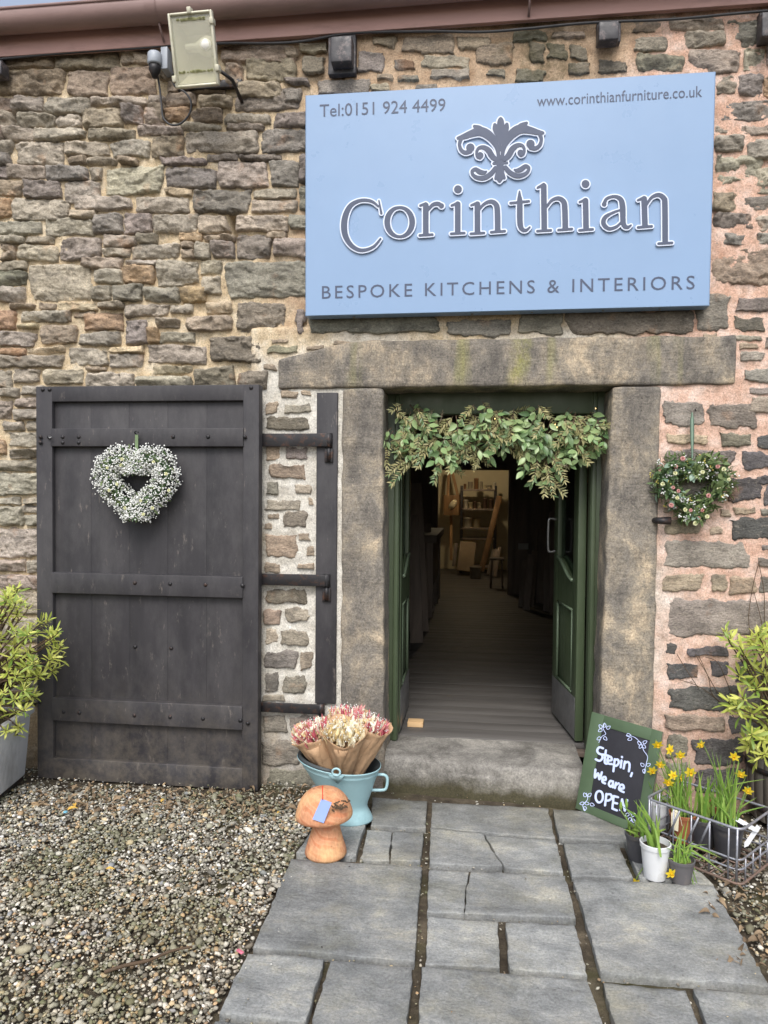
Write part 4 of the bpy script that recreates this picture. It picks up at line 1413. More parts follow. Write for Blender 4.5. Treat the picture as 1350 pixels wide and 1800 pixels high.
for kx, (st, bl) in LET.items():
    st = [[tuple(p) for p in s] for s in st]
    o = stroke_mesh(st, 2.2, 5.5, toL, NS, 0.010, bl).build('letter', M_SIGNW, sign, False)
    stroke_mesh(st, 2.2, 0.6, toL, NS, 0.012, bl).build('letter_face', M_SIGND, o, False)
# emblem: leaf-scroll ornament
toE = zmap(780, 190, 6.75)
EL = [[(650, 610, 40), (638, 500, 50), (598, 405, 85), (520, 325, 105), (430, 290, 105), (330, 315, 80), (235, 352, 60), (168, 368, 30)],
      [(362, 228, 30), (420, 262, 80), (470, 300, 80)],
      [(205, 380, 45), (188, 445, 38), (208, 510, 42), (258, 540, 46), (312, 522, 55)],
      [(622, 625, 50), (575, 585, 66), (530, 515, 66), (470, 478, 48), (412, 490, 34), (390, 540, 32), (402, 590, 34), (432, 600, 36)],
      [(612, 725, 50), (560, 790, 55), (480, 838, 55), (400, 836, 46), (348, 803, 36), (338, 760, 36), (378, 738, 44), (428, 768, 56), (478, 776, 40), (510, 760, 10)]]
EB = [(316, 482, 48), (434, 572, 36)]
mir = lambda p: (1344 - p[0], p[1] - 0.061 * (1344 - 2 * p[0]), *p[2:])
strokes = EL + [[mir(p) for p in s] for s in EL]
strokes += [[(675, 124, 10), (675, 160, 66), (675, 205, 86), (674, 270, 100)], [(606, 212, 40), (614, 262, 66), (648, 332, 70), (670, 420, 34), (671, 520, 10)], [(748, 206, 40), (738, 258, 66), (704, 332, 70), (674, 420, 34), (672, 520, 10)],
            [(592, 668, 30), (748, 661, 30)], [(668, 600, 60), (668, 720, 90), (665, 790, 100), (663, 840, 80), (660, 880, 30)], [(640, 780, 50), (618, 845, 36)], [(690, 780, 50), (716, 838, 36)]]
eb = EB + [mir(p) for p in EB]
o = stroke_mesh(strokes, 7, 17, toE, NS, 0.010, eb).build('emblem', M_SIGNW, sign, False)
EK = [0]
def sub(parts, b=()):
    EK[0] += 1
    stroke_mesh(parts, 5, 1.0, toE, NS, 0.0115 + .0002 * EK[0], b).build('emblem_leaf', M_SIGND, o, False)
sub([strokes[10]] + strokes[11:13])
sub([strokes[13]])
sub(strokes[14:17])
for off in (0, 5):
    E_ = strokes[off:off + 5]
    sub(E_[0:3], [eb[0 if not off else 2]])
    sub([E_[3]], [eb[1 if not off else 3]])
    sub([E_[4]])

def split_letters(me, name, mat, parent):
    """one part per written character (a dot stays with its stem)"""
    bm = bmesh.new()
    bm.from_mesh(me)
    seen, isl = set(), []
    for f in bm.faces:
        if f.index in seen: continue
        stack, comp = [f], []
        seen.add(f.index)
        while stack:
            q = stack.pop()
            comp.append(q)
            for v in q.verts:
                for g in v.link_faces:
                    if g.index not in seen:
                        seen.add(g.index); stack.append(g)
        xs_ = [v.co.x for q in comp for v in q.verts]
        isl.append([min(xs_), max(xs_), comp])
    isl.sort(key=lambda i: i[0])
    groups = []
    for a, b, comp in isl:
        if groups:
            g = groups[-1]
            ov = min(b, g[1]) - max(a, g[0])
            if ov > .5 * min(b - a, g[1] - g[0]):
                g[0], g[1] = min(a, g[0]), max(b, g[1]); g[2] += comp
                continue
        groups.append([a, b, list(comp)])
    for a, b, comp in groups:
        ids, vs_, fs_ = {}, [], []
        for q in comp:
            for v in q.verts:
                if v.index not in ids:
                    ids[v.index] = len(vs_); vs_.append(tuple(v.co))
            fs_.append([ids[v.index] for v in q.verts])
        m2 = bpy.data.meshes.new(name)
        m2.from_pydata(vs_, [], fs_)
        link_mesh(name, m2, mat, parent)
    bm.free()

def text_part(parent, txt, pL, pR, cap, mat, name, spacing=1.0, lift=0.0012, thick=0.0012):
    """lettering between two photo points on the sign face, cap height in photo pixels"""
    A, B = W(*pL, YF), W(*pR, YF)
    cu = bpy.data.curves.new(name, 'FONT')
    cu.body = txt
    cu.space_character = spacing
    cu.resolution_u = 3
    cu.fill_mode = 'FRONT'
    to = bpy.data.objects.new('tmp', cu)
    COL.objects.link(to)
    dg = bpy.context.evaluated_depsgraph_get()
    me = bpy.data.meshes.new_from_object(to.evaluated_get(dg))
    bpy.data.objects.remove(to)
    bpy.data.curves.remove(cu)
    v = np.array([x.co for x in me.vertices])
    w = v[:, 0].max() - v[:, 0].min()
    x0 = v[:, 0].min()
    dirx = (B - A)
    up = (W(pL[0], pL[1] - 30, YF) - W(pL[0], pL[1], YF)) / 30
    capu = 0.70
    off = root_loc(parent)
    for x in me.vertices:
        p = A + dirx * ((x.co.x - x0) / w) + up * (x.co.y / capu * cap) + Vector((0, -lift, 0)) - off
        x.co = p
    me.update()
    return split_letters(me, name, mat, parent)
text_part(sign, 'Tel:0151 924 4499', (562, 205.5), (783, 195), 22, M_SIGND, 'number_character')
text_part(sign, 'www.corinthianfurniture.co.uk', (944, 187), (1234, 170), 19, M_SIGND, 'address_character')
text_part(sign, 'BESPOKE KITCHENS & INTERIORS', (566, 525), (1221, 508), 22.5, M_SIGND, 'tagline_letter', 1.28)

# ------------------------------------------------------------------ black timber door folded back against the wall
YD = -0.135
dx0 = (W(68, 675, YD).x + W(60, 1370, YD).x) / 2
dx1 = (W(461, 680, YD).x + W(447, 1386, YD).x) / 2
dz1 = (W(68, 675, YD).z + W(461, 680, YD).z) / 2
dz0 = (W(60, 1371, YD).z + W(447, 1387, YD).z) / 2
barn = thing('timber_door', ((dx0 + dx1) / 2, YD + .035, dz0), 'black ledged timber door folded back against the stone wall', 'door')
def dX(px): return W(px, 1000, YD).x
def dZ(py): return W(262, py, YD).z
sl0, sl1 = dX(92), dX(426)
nb = 5
for i in range(nb):
    a, b = sl0 - .01 + (sl1 - sl0 + .02) * i / nb, sl0 - .01 + (sl1 - sl0 + .02) * (i + 1) / nb
    m = MB()
    m.rbox((a + .0003, YD + .030, dz0 + .02), (b - .0003, YD + .062, dz1 - .01), .0008, None)
    m.build('board', M_BLACK, barn)
for a, b in ((dx0, sl0), (sl1, dx1)):
    m = MB()
    m.rbox((a, YD + .002, dz0), (b, YD + .066, dz1), .004, None)
    m.build('stile', M_BLACK, barn)
for a, b, y in ((dz1 - .0, dZ(705), .003), (dZ(753), dZ(785), -.006), (dZ(1010), dZ(1047), -.006), (dZ(1234), dZ(1275), -.006), (dZ(1342), dz0, .003)):
    m = MB()
    x0, x1 = (sl0 - .004, sl1 + .004)
    if y < 0: x1 = sl1 + .004
    m.rbox((x0, YD + y, b), (x1, YD + .034, a), .004, None)
    m.build('ledge', M_BLACK, barn)
m = MB()
mB = MB()
bolts = [(x, 768) for x in (73, 88, 112, 140, 305, 366, 430)] + [(x, 778) for x in (73, 112, 140)] + [(x, 1025) for x in (238, 300, 362, 427)] + [(x, 1258) for x in (112, 140, 237, 300, 358, 424)] + [(x, 683) for x in (76, 88, 440)] + [(233, 1140), (297, 1140), (437, 1262), (70, 1243)]
for (bx, by) in bolts:
    p = Vector((dX(bx), YD - .005 if by > 700 else YD + .002, dZ(by)))
    if by == 1140: p.y = YD + .03
    mm = MB()
    mm.lathe([(.011, 0), (.011, .003), (.006, .007), (.001, .008)], 8, Matrix.Translation(p) @ Matrix.Rotation(pi / 2, 4, 'X'))
    mm.build('bolt', M_IRON, barn)
# hook pads on the second ledge
m = MB()
p = Vector((dX(93), YD - .006, dZ(768)))
m.tube(spline([tuple(p + Vector(d)) for d in ((-.006, 0, .006), (-.008, -.012, 0), (0, -.02, -.008), (.008, -.015, 0))], 4), .003, 6)
m.build('staple', M_SCREW, barn)

# strap hinges on the black hanging post
post = thing('hinge_post', W(574, 1240, -0.03), 'tall black painted timber hanging post beside the stone doorway', 'post')
m = MB()
q0, q1 = W(556, 690, -.035), W(592, 1238, -.035)
m.rbox((W(555.5, 900, -.035).x, -.035, q1.z), (W(592, 900, -.035).x, .02, q0.z), .004)
m.build('timber_post', M_BLACK, post)
for (xa, xb, ya, yb, lab) in ((466, 580, 762, 785, 'top'), (464, 576, 1008, 1031, 'middle'), (462, 566, 1234, 1256, 'bottom')):
    m = MB()
    yy_ = -.055
    a, b = W(xa, ya, yy_), W(xb, yb, yy_)
    xs0 = dx1 - .02
    m.rbox((xs0, yy_ - .006, b.z), (b.x, yy_ + .006, a.z), .003, .05, .0012, 30)
    m.tube([(b.x - .008, yy_ + .012, b.z - .002), (b.x - .008, yy_ + .012, a.z + .002)], .019, 10)
    m.build('strap_hinge', M_IRON, barn)
    m = MB()
    px_ = b.x - .008
    m.tube([(px_, yy_ + .012, b.z + .005), (px_, yy_ + .012, b.z - .075)], .012, 10)
    m.rbox((px_ - .022, -.047, b.z - .08), (px_ + .022, -.034, b.z - .01), .003)
    m.build('hinge_pin', M_IRON, post)

# ------------------------------------------------------------------ green door frame and its two open leaves
YFR = 0.20
frm = thing('door_frame', (W(870, 1300, YFR).x, YFR, FL), 'dark green painted door frame set back in the stone doorway', 'door frame')
fx0, fx1 = W(679, 1000, YFR).x, W(1058, 1000, YFR).x
fx1b = W(1046, 1200, YFR).x
ftop = W(870, 692, YFR).z
iL, iR = W(701, 1000, YFR).x, W(1036, 1000, YFR).x
for a, b in ((JX0 - .01, iL), (iR, JX1 + .04)):
    m = MB()
    m.rbox((a, YFR, FL - .002), (b, YFR + .09, ftop + .1), .006)
    inn = (b if b == iL else a)
    sg = -1 if b == iL else 1
    m.rbox((inn + sg * .004, YFR - .012, FL - .002), (inn + sg * .028, YFR + .01, ftop), .005)
    m.build('frame_post', M_GREEN, frm)
m = MB()
hz = W(870, 728, YFR).z
m.rbox((iL - .01, YFR + .002, hz), (iR + .01, YFR + .088, ftop + .1), .006)
m.build('frame_head', M_GREEN, frm)

def leaf_door(hx, hy, ang, width, lab, handed):
    """half-glazed leaf; local x from hinge to free edge, local y thickness"""
    h = hz - FL - .03
    root = thing('glazed_door', (hx, hy, FL + .012), lab, 'door', 'pair of green half-glazed doors')
    M = Matrix.Translation((hx, hy, FL + .012)) @ Matrix.Rotation(ang, 4, 'Z')
    def bx(a, b, nm, mat=M_GREEN, r=.004, par=root):
        q = MB(); q.rbox(a, b, r, M=M); return q.build(nm, mat, par)
    T = .045
    st = .095
    bx((0, 0, 0), (st, T, h), 'stile')
    bx((width - st, 0, 0), (width, T, h), 'stile')
    bx((st, .001, h - .12), (width - st, T - .001, h), 'top_rail')
    bx((st, .001, .0), (width - st, T - .001, .24), 'bottom_rail')
    zr = 0.80                                           # curved middle rail: rises to the free edge
    def mid(w): return zr + 0.10 * (0.5 - 0.5 * cos(pi * min(1, max(0, w)))) * (1 if handed else 1)
    n = 14
    q = MB()
    vs = []
    for i in range(n + 1):
        f = i / n
        x = st + (width - 2 * st) * f
        zt = mid(f) + .07
        for y in (.001, T - .001):
            vs += [(x, y, zr - .09), (x, y, zt)]
    fs = []
    for i in range(n):
        a = i * 4
        b = a + 4
        fs += [(a, b, b + 1, a + 1), (a + 2, a + 3, b + 3, b + 2), (a + 1, b + 1, b + 3, a + 3), (a, a + 2, b + 2, b)]
    q.add(vs, fs, M)
    mr = q.build('middle_rail', M_GREEN, root, False)
    for y in (-.003, T + .003):
        q = MB()
        q.tube([M @ Vector((st + (width - 2 * st) * i / n, y, mid(i / n) + .068)) for i in range(n + 1)], .011, 6)
        q.build('bead', M_GREENL, mr)
    bx((st - .002, .014, .235), (width - st + .002, T - .014, zr - .085), 'lower_panel')
    for y in (.004, T - .004):
        q = MB()
        for (xa, za, xb, zb) in ((st + .008, .25, st + .008, zr - .1), (width - st - .008, .25, width - st - .008, zr - .1), (st, .248, width - st, .248), (st, zr - .098, width - st, zr - .098)):
            q.tube([M @ Vector((xa, y, za)), M @ Vector((xb, y, zb))], .008, 6)
        q.build('panel_moulding', M_GREENL, root)
    q = MB()
    vs = []
    for i in range(n + 1):
        f = i / n
        x = st + (width - 2 * st) * f
        for y in (T / 2 - .002, T / 2 + .002): vs += [(x, y, mid(f) + .06), (x, y, h - .115)]
    q.add(vs, fs, M)
    q.build('glass_pane', M_GLASS, root, False)
    for y0, y1 in ((-.003, -.0005), (T + .0005, T + .003)):
        bx((.012, y0, .01), (width - .012, y1, .235), 'kick_plate', M_STEEL, .001)
    for y, s in (((T + .002, 1),) if handed else ()):
        q = MB()
        x = width - st * .5
        pts = [(x, y, 1.0), (x, y + s * .035, .995), (x, y + s * .045, 1.02), (x, y + s * .045, 1.17), (x, y + s * .035, 1.195), (x, y, 1.19)]
        q.tube([M @ Vector(p) for p in spline(pts, 4)], .008, 8)
        q.build('pull_handle', M_SCREW, root)
    return root
LW = 0.53
leaf_door(iL + .004, YFR + .095, radians(90), LW, 'green half-glazed door leaf standing open on the left of the doorway', 0)
leaf_door(iR - .004 , YFR + .095, radians(98), LW, 'green half-glazed door leaf standing open on the right, behind the chalkboard', 1)

# ================================================================== INSIDE
M_FLOOR = wood_mat('old_floorboards', srgb(70, 68, 66), srgb(104, 101, 98), 'X', 10, 0.6, 0.35, 0.06)
M_INW = simple('dim_plaster', srgb(176, 168, 158), 0.9, 0.25, 2, 0.3)
M_WARMW = simple('cream_wall', srgb(214, 202, 170), 0.85, 0.08, 2, 0.1)
M_INWOOD = wood_mat('workshop_timber', srgb(120, 88, 58), srgb(168, 130, 88), 'Z', 12, 0.6, 0.25, 0.3)
M_DKWOOD = wood_mat('dark_timber', srgb(98, 88, 80), srgb(134, 120, 108), 'Z', 12, 0.65, 0.25, 0.3)
floor_ = bpy.data.objects.new('interior_floor', None)
COL.objects.link(floor_)
floor_['kind'] = 'structure'
RL[floor_] = Vector((0, 0, 0))
y = 0.30
i = 0
rx0, rx1 = -1.9, 2.9
Y2 = 6.2                                             # partition
YB = 9.4                                             # far wall
while y < YB:
    w = rnd.uniform(.13, .16)
    m = MB()
    zz = FL - rnd.uniform(0, .0015)
    m.rbox((rx0, y, zz - .03), (rx1, y + w - .0008, zz), .0008)
    m.build('floorboard', M_FLOOR, floor_)
    y += w
m = MB()
m.rbox((rx0, .25, FL - .06), (rx1, YB, FL - .034), .002)
o = m.build('floor_bearer', M_DKWOOD, floor_)
def struct(name, boxes, mat):
    q = MB()
    for a, b in boxes: q.rbox(a, b, .004)
    o = q.build(name, mat, None)
    o['kind'] = 'structure'
    return o
CZ = 2.75
struct('interior_side_wall', [((rx0 - .1, .42, 0), (rx0, YB + .1, CZ)), ((rx1, .42, 0), (rx1 + .1, YB + .1, CZ))], M_INW)
struct('interior_ceiling', [((rx0 - .1, .42, CZ), (rx1 + .1, YB + .1, CZ + .1))], M_INW)
struct('far_wall', [((rx0, YB, 0), (rx1, YB + .1, CZ - .001))], M_WARMW)
ox0, ox1 = W(769, 950, Y2).x, W(893, 950, Y2).x
oz = W(830, 826, Y2).z
struct('partition_wall', [((rx0 + .001, Y2, 0), (ox0, Y2 + .12, CZ - .002)), ((ox1, Y2, 0), (rx1 - .001, Y2 + .12, CZ - .002)), ((ox0 - .001, Y2 + .001, oz), (ox1 + .001, Y2 + .119, CZ - .003))], M_DKWOOD)

# pendant lamp burning in the far room, out of sight above the partition opening
M_EMIT = emit('lamp_glow', (1.0, 0.72, 0.38), 30)
lp = Vector(((ox0 + ox1) / 2 - .1, 7.9, 2.30))
lampo = thing('pendant_lamp', lp + Vector((0, 0, -.1)), 'lit pendant lamp hanging in the far workshop room', 'lamp')
m = MB(); m.lathe([(.001, -.06), (.03, -.05), (.04, -.02), (.03, .01), (.015, .04)], 14, Matrix.Translation(lp)); m.build('bulb', M_EMIT, lampo)
m = MB(); m.lathe([(.16, -.03), (.12, .03), (.05, .08), (.02, .09)], 20, Matrix.Translation(lp), False, False); m.build('shade', M_INW, lampo)
m = MB(); m.tube([lp + Vector((0, 0, .06)), (lp.x, lp.y, CZ)], .004, 6); m.build('flex', M_CABLE, lampo)
pl = bpy.data.lights.new('pendant_light', 'POINT')
pl.energy = 11
pl.color = (1.0, .82, .55)
pl.shadow_soft_size = .05
po = bpy.data.objects.new('pendant_light', pl)
COL.objects.link(po)
po.parent = lampo
po.location = (0, 0, .02)

# shelf rack against the far wall
YSF = 8.75
shelf = thing('shelf_rack', (W(840, 1000, YSF).x, YSF, FL), 'metal shelf rack full of pots at the back of the workshop', 'shelf')
sx0, sx1 = W(811, 900, YSF).x, W(871, 900, YSF).x
sz = [W(840, p, YSF).z for p in (860, 894, 928, 946)]
for x in (sx0, sx1):
    for yy_ in (YSF, YSF + .38):
        m = MB(); m.rbox((x - .02, yy_ - .02, FL), (x + .02, yy_ + .02, sz[0] + .06), .003); m.build('upright', M_IRON, shelf)
for z in sz + [FL + .12]:
    m = MB(); m.rbox((sx0 - .02, YSF - .02, z - .03), (sx1 + .02, YSF + .4, z), .003); m.build('shelf_board', M_DKWOOD, shelf)
jar_cols = [srgb(150, 140, 120), srgb(90, 70, 56), srgb(186, 172, 140), srgb(120, 88, 60), srgb(70, 66, 62), srgb(200, 190, 170)]
JM = [simple('tin_%d' % i, c_, .5, .15, 10, .1) for i, c_ in enumerate(jar_cols)]
JL = ['small paint tins and jars on the top shelf of the far rack', 'small paint tins and jars on the second shelf of the far rack', 'tubs on the third shelf of the far rack']
for li, z in enumerate(sz[:3]):
    x = sx0 + .03
    while x < sx1 - .03:
        r = rnd.uniform(.022, .045) if li < 2 else rnd.uniform(.05, .08)
        h = rnd.uniform(.07, .2) if li < 2 else rnd.uniform(.12, .2)
        if li == 2 and x > sx0 + .3: break
        m = MB()
        m.lathe([(r * .96, 0), (r, .004), (r, h * .86), (r * 1.06, h * .87), (r * 1.06, h * .95), (r * .8, h), (.001, h)], 14, Matrix.Translation((x + r, YSF + rnd.uniform(.06, .2), z + .001)))
        centered('paint_tin', m, rnd.choice(JM), JL[li][:-0] if False else {0: 'small paint tin or jar on the top shelf of the far rack', 1: 'small paint tin or jar on the second shelf of the far rack', 2: 'larger tub on the third shelf of the far rack'}[li], 'tin', 'tins on the far shelf rack, level %d' % (li + 1))
        x += 2 * r + rnd.uniform(.005, .03)

def plank(name, pA, pB, w, th, mat, lab, cat, grp=None, nrm=Vector((0, -1, 0))):
    """board standing from pA (foot) to pB (head)"""
    d = (pB - pA)
    L = d.length
    M = frame(pA, d, up=nrm)
    m = MB()
    m.rbox((-w / 2, 0, -th / 2), (w / 2, L, th / 2), .003, M=M)
    return centered(name, m, mat, lab, cat, grp)
plank('diagonal_board', W(846, 1004, 8.3), W(878, 872, 8.7), .09, .03, M_INWOOD, 'long plank leaning diagonally across the far shelf rack', 'plank')
plank('stone_board', W(817, 1004, 8.3), W(823, 953, 8.5), .26, .04, simple('pale_board', srgb(150, 130, 104), .7, .2, 6, .2), 'pale square-cut board leaning below the far shelf rack', 'board')
plank('timber_offcut', W(797, 995, 8.5), W(802, 955, 8.7), .05, .03, M_DKWOOD, 'short grey offcut leaning left of the far shelf rack', 'offcut')
for i, (a, b) in enumerate((((858, 1010), (868, 966)), ((864, 1012), (873, 965)), ((870, 1014), (878, 962)))):
    plank('thin_batten', W(*a, 8.1), W(*b, 8.4), .05, .02, M_DKWOOD, ('thin batten leaning closest to the diagonal plank in the far room', 'middle one of three thin battens right of the diagonal plank', 'rightmost thin batten beside the stool in the far room')[i], 'batten', 'thin battens in the far room')
# tall easel with a mount board
eas = thing('easel', W(795, 1000, 8.9), 'wooden easel holding a square mount against the cream wall', 'easel')
for a, b in (((786, 905), (789, 826)), ((813, 905), (794, 826)), ((793, 985), (793, 900))):
    d0, d1 = W(*a, 8.95), W(*b, 9.1)
    m = MB(); M = frame(d0, d1 - d0, up=Vector((0, -1, 0))); m.rbox((-.025, 0, -.015), (.025, (d1 - d0).length, .015), .003, M=M); m.build('leg', M_INWOOD, eas)
m = MB()
q0, q1 = W(780, 870, 8.9), W(812, 906, 8.9)
m.rbox((q0.x, 8.88, q1.z), (q1.x, 8.92, q0.z), .004)
mb_ = m.build('mount_board', M_INWOOD, eas)
m = MB()
cc_ = W(796, 887, 8.87)
m.lathe([(.001, 0), (.085, 0), (.09, .004), (.001, .006)], 24, Matrix.Translation(cc_) @ Matrix.Rotation(.6, 4, 'Y') @ Matrix.Rotation(pi / 2, 4, 'X'), sx=.6, sy=1.1)
m.build('oval_opening', M_WARMW, mb_)
# bucket on the floor, stool, left bench, leaning boards in the front room
m = MB()
pb = G(836, 1004, FL)
pb.y = 8.0; pb.x = W(836, 1000, 8.0).x
m.lathe([(.08, 0), (.095, .18), (.1, .185), (.09, .185), (.075, .01)], 20, Matrix.Translation((pb.x, pb.y, FL)))
centered('dusty_bucket', m, simple('dusty_grey', srgb(130, 122, 108), .7, .2, 8, .1), 'dusty grey bucket on the floor under the far shelf rack', 'bucket')
st = thing('stool', (W(873, 1025, 6.9).x, 6.9, FL), 'small dark stool inside the inner doorway', 'stool')
sxx = W(873, 1025, 6.9).x
m = MB(); m.rbox((sxx - .1, 6.8, FL + .4), (sxx + .1, 7.0, FL + .43), .006); m.build('seat', M_DKWOOD, st)
for a in (-.085, .085):
    for b in (-.085, .085):
        m = MB(); m.tube([(sxx + a, 6.9 + b, FL), (sxx + a * .8, 6.9 + b * .8, FL + .4)], .014, 8); m.build('leg', M_DKWOOD, st)
bench = thing('workbench', (W(745, 1040, 4.6).x - .1, 4.6, FL), 'dark workbench end against the left of the dim front room', 'workbench')
bx1 = W(769, 1000, 4.3).x
m = MB(); m.rbox((bx1 - .8, 4.1, FL + .82), (bx1, 5.8, FL + .90), .005); m.build('worktop', M_DKWOOD, bench)
m = MB(); m.rbox((bx1 - .78, 4.2, FL + .3), (bx1 - .06, 5.7, FL + .82), .005); m.build('cupboard', M_DKWOOD, bench)
for a, b in ((bx1 - .08, 4.2), (bx1 - .08, 5.7), (bx1 - .74, 4.2)):
    m = MB(); m.rbox((a - .04, b - .04, FL), (a + .04, b + .04, FL + .82), .004); m.build('leg', M_DKWOOD, bench)
LBL = ['thin pale timber length leaning on the left of the dim front room', 'tall dark timber length leaning on the left, second from the doorway', 'short dark board on the left, nearest the open green leaf', 'dark timber length on the left just before the workbench', 'dark timber length on the left tucked against the workbench']
RBL = ['short plank leaning right of the inner doorway, leftmost of its stack', 'tallest plank of the short stack right of the inner doorway', 'plank at the right of the short stack beyond the inner doorway', 'dark upright board between the short plank stack and the right green leaf', 'tall dark board just left of the right green leaf', 'tall dark board half hidden by the right green leaf']
lb = [((746, 1090), (731, 888), 3.0), ((740, 1110), (727, 850), 2.4), ((733, 1130), (724, 905), 2.0), ((752, 1075), (745, 920), 3.3), ((758, 1062), (752, 940), 3.6)]
for i, (a, b, yy_) in enumerate(lb):
    A = G(*a, FL)
    B = W(*b, A.y + .15)
    plank('leaning_board', A, B, (.035 if i == 0 else rnd.uniform(.08, .18)), .02, M_INWOOD if i == 0 else M_DKWOOD, LBL[i], 'timber', 'timber lengths on the left')
rb = [((918, 1068), (925, 985), 2.9), ((925, 1072), (934, 975), 2.8), ((933, 1066), (940, 968), 3.0), ((948, 1060), (952, 930), 2.7), ((962, 1075), (966, 920), 2.3), ((975, 1080), (974, 900), 2.1)]
for i, (a, b, yy_) in enumerate(rb):
    A = G(*a, FL)
    B = W(*b, A.y + .2)
    plank('stacked_board', A, B, rnd.uniform(.06, .12), .022, M_DKWOOD, RBL[i], 'timber', 'timber lengths on the right')
m = MB()
q0, q1 = W(911, 955, Y2 - .03), W(929, 966, Y2 - .03)
m.rbox((q0.x, Y2 - .012, q1.z), (q1.x, Y2 - .004, q0.z), .001)
centered('paper_notice', m, simple('notice_paper', srgb(190, 190, 186), .8, .05, 5, 0), 'small pale notice on the dark partition right of the inner doorway', 'notice')
m = MB()
m.rbox((ox1 + .0, Y2 - .03, FL), (ox1 + .09, Y2 - .002, oz + .08), .004)
m.rbox((ox0 - .09, Y2 - .03, FL), (ox0 - .0, Y2 - .002, oz + .08), .004)
m.rbox((ox0 - .0895, Y2 - .029, oz + .001), (ox1 + .0895, Y2 - .003, oz + .079), .004)
o = m.build('inner_architrave', M_DKWOOD, None); o['kind'] = 'structure'
# pale wooden wedge by the left leaf
m = MB()
a, b = G(716, 1278, FL), G(746, 1268, FL)
m.rbox((a.x, a.y, FL), (b.x, a.y + .075, FL + .03), .003)
centered('wooden_wedge', m, wood_mat('fresh_pine', srgb(206, 168, 120), srgb(226, 194, 150), 'X', 14), 'pale pine block wedging the left green door open', 'wedge')

# ================================================================== LEAVES AND FLOWERS
def leaf_mesh(name, mat, width, prof, fold=0.12, curl=0.15, n=5):
    """leaf along +Y, length 1; prof: half-width profile (0..1) at n+1 stations"""
    vs, fs = [], []
    for i in range(n + 1):
        t = i / n
        w = width / 2 * prof[i]
        z = -curl * (t - .35) ** 2 + curl * .12
        vs += [(-w, t, z + fold * w * 2), (0, t, z), (w, t, z + fold * w * 2)]
    for i in range(n):
        a = i * 3
        fs += [(a, a + 1, a + 4, a + 3), (a + 1, a + 2, a + 5, a + 4)]
    m = MB()
    m.add(vs, fs)
    me = m.mesh(name, True, None, False)
    me.materials.append(mat)
    return me
OVAL = [.06, .72, 1, .92, .55, .04]
LANCE = [.15, .8, 1, .85, .5, .04]
OBL = [.2, .5, .8, 1, .8, .1]
M_RUS = leafy('ruscus_green', srgb(112, 144, 92), srgb(158, 178, 124), .35, .25, .2)
M_RUS2 = leafy('ruscus_dark', srgb(78, 106, 68), srgb(118, 140, 94), .35, .2, .25)
M_OLI = leafy('dry_olive_leaf', srgb(122, 124, 82), srgb(168, 160, 112), .5, .2, .25)
M_BRN = leafy('dried_tuft', srgb(104, 94, 78), srgb(142, 130, 108), .8, .1, .2)
M_TWIG = simple('twig_bark', srgb(84, 68, 52), .8, .25, 20, .3)
M_STEM = simple('green_stem', srgb(98, 120, 62), .5, .2, 20, .1)
gl_b = [leaf_mesh('ruscus_leaf', M_RUS, .5, OVAL), leaf_mesh('ruscus_leaf', M_RUS2, .46, OVAL, .2, .3), leaf_mesh('ruscus_leaf', M_RUS, .44, LANCE, .1, -.25)]
gl_s = [leaf_mesh('olive_leaf', M_OLI, .27, LANCE, .15, .2), leaf_mesh('olive_leaf', M_OLI, .24, LANCE, .1, -.3), leaf_mesh('olive_leaf', M_RUS2, .26, LANCE)]
R = random.Random(21)
YG = 0.10
garland = thing('door_garland', W(872, 712, YG), 'green leafy garland hung across the top of the doorway', 'garland')
low_x = [676, 700, 740, 780, 820, 850, 880, 905, 935, 965, 985, 1005, 1035, 1070]
low_y = [795, 800, 806, 832, 816, 806, 786, 806, 838, 858, 848, 806, 798, 788]
up_y = lambda x: 712 + 6 * sin(x * .05)
big, small, tuft = [], [], []
stems = MB()
def sprig(base, d, L, kind, nrm=None):
    d = d.normalized()
    side = d.cross(Vector((0, -1, 0)))
    side = side.normalized() if side.length > .1 else Vector((1, 0, 0))
    pts = []
    sag = Vector((0, 0, -1)) * R.uniform(.05, .35) * L
    for i in range(5):
        t = i / 4
        pts.append(base + d * L * t + sag * t * t)
    stems.tube(pts, [.0022, .002, .0018, .0014, .001], 5)
    step = .021 if kind == 'b' else .0105
    n = int(L / step)
    for i in range(1, n + 1):
        t = i / n
        p = base + d * L * t + sag * t * t
        for s in ((-1, 1) if kind == 's' else ((-1,) if i % 2 else (1,))):
            dd = d * R.uniform(.5, .9) + side * s * R.uniform(.5, 1.0) + Vector((R.uniform(-.2, .2), R.uniform(-.65, .15), R.uniform(-.25, .2)))
            nn = Vector((R.uniform(-.5, .5), -1, R.uniform(.0, .9)))
            ln = R.uniform(.042, .068) if kind == 'b' else R.uniform(.022, .038)
            (big if kind == 'b' else small).append((R.randrange(3), frame(p, dd, nn, ln, R.uniform(-.4, .4))))
    dd = d + sag * 2
    (big if kind == 'b' else small).append((R.randrange(3), frame(pts[-1], dd, Vector((0, -1, .3)), .045 if kind == 'b' else .03)))
def rp(x, y): return W(x, y, R.uniform(.02, .19))
for i in range(112):
    x = R.uniform(682, 1066)
    if R.random() < .35: x = R.choice((R.uniform(780, 850), R.uniform(915, 990), R.uniform(1010, 1060)))
    lo = np.interp(x, low_x, low_y)
    y = R.uniform(up_y(x) + 4, max(up_y(x) + 10, lo - 30))
    a = R.uniform(-2.6, -.5)
    sprig(rp(x, y), Vector((cos(a), R.uniform(-.6, .1), sin(a) * .9)), R.uniform(.06, .115), 'b')
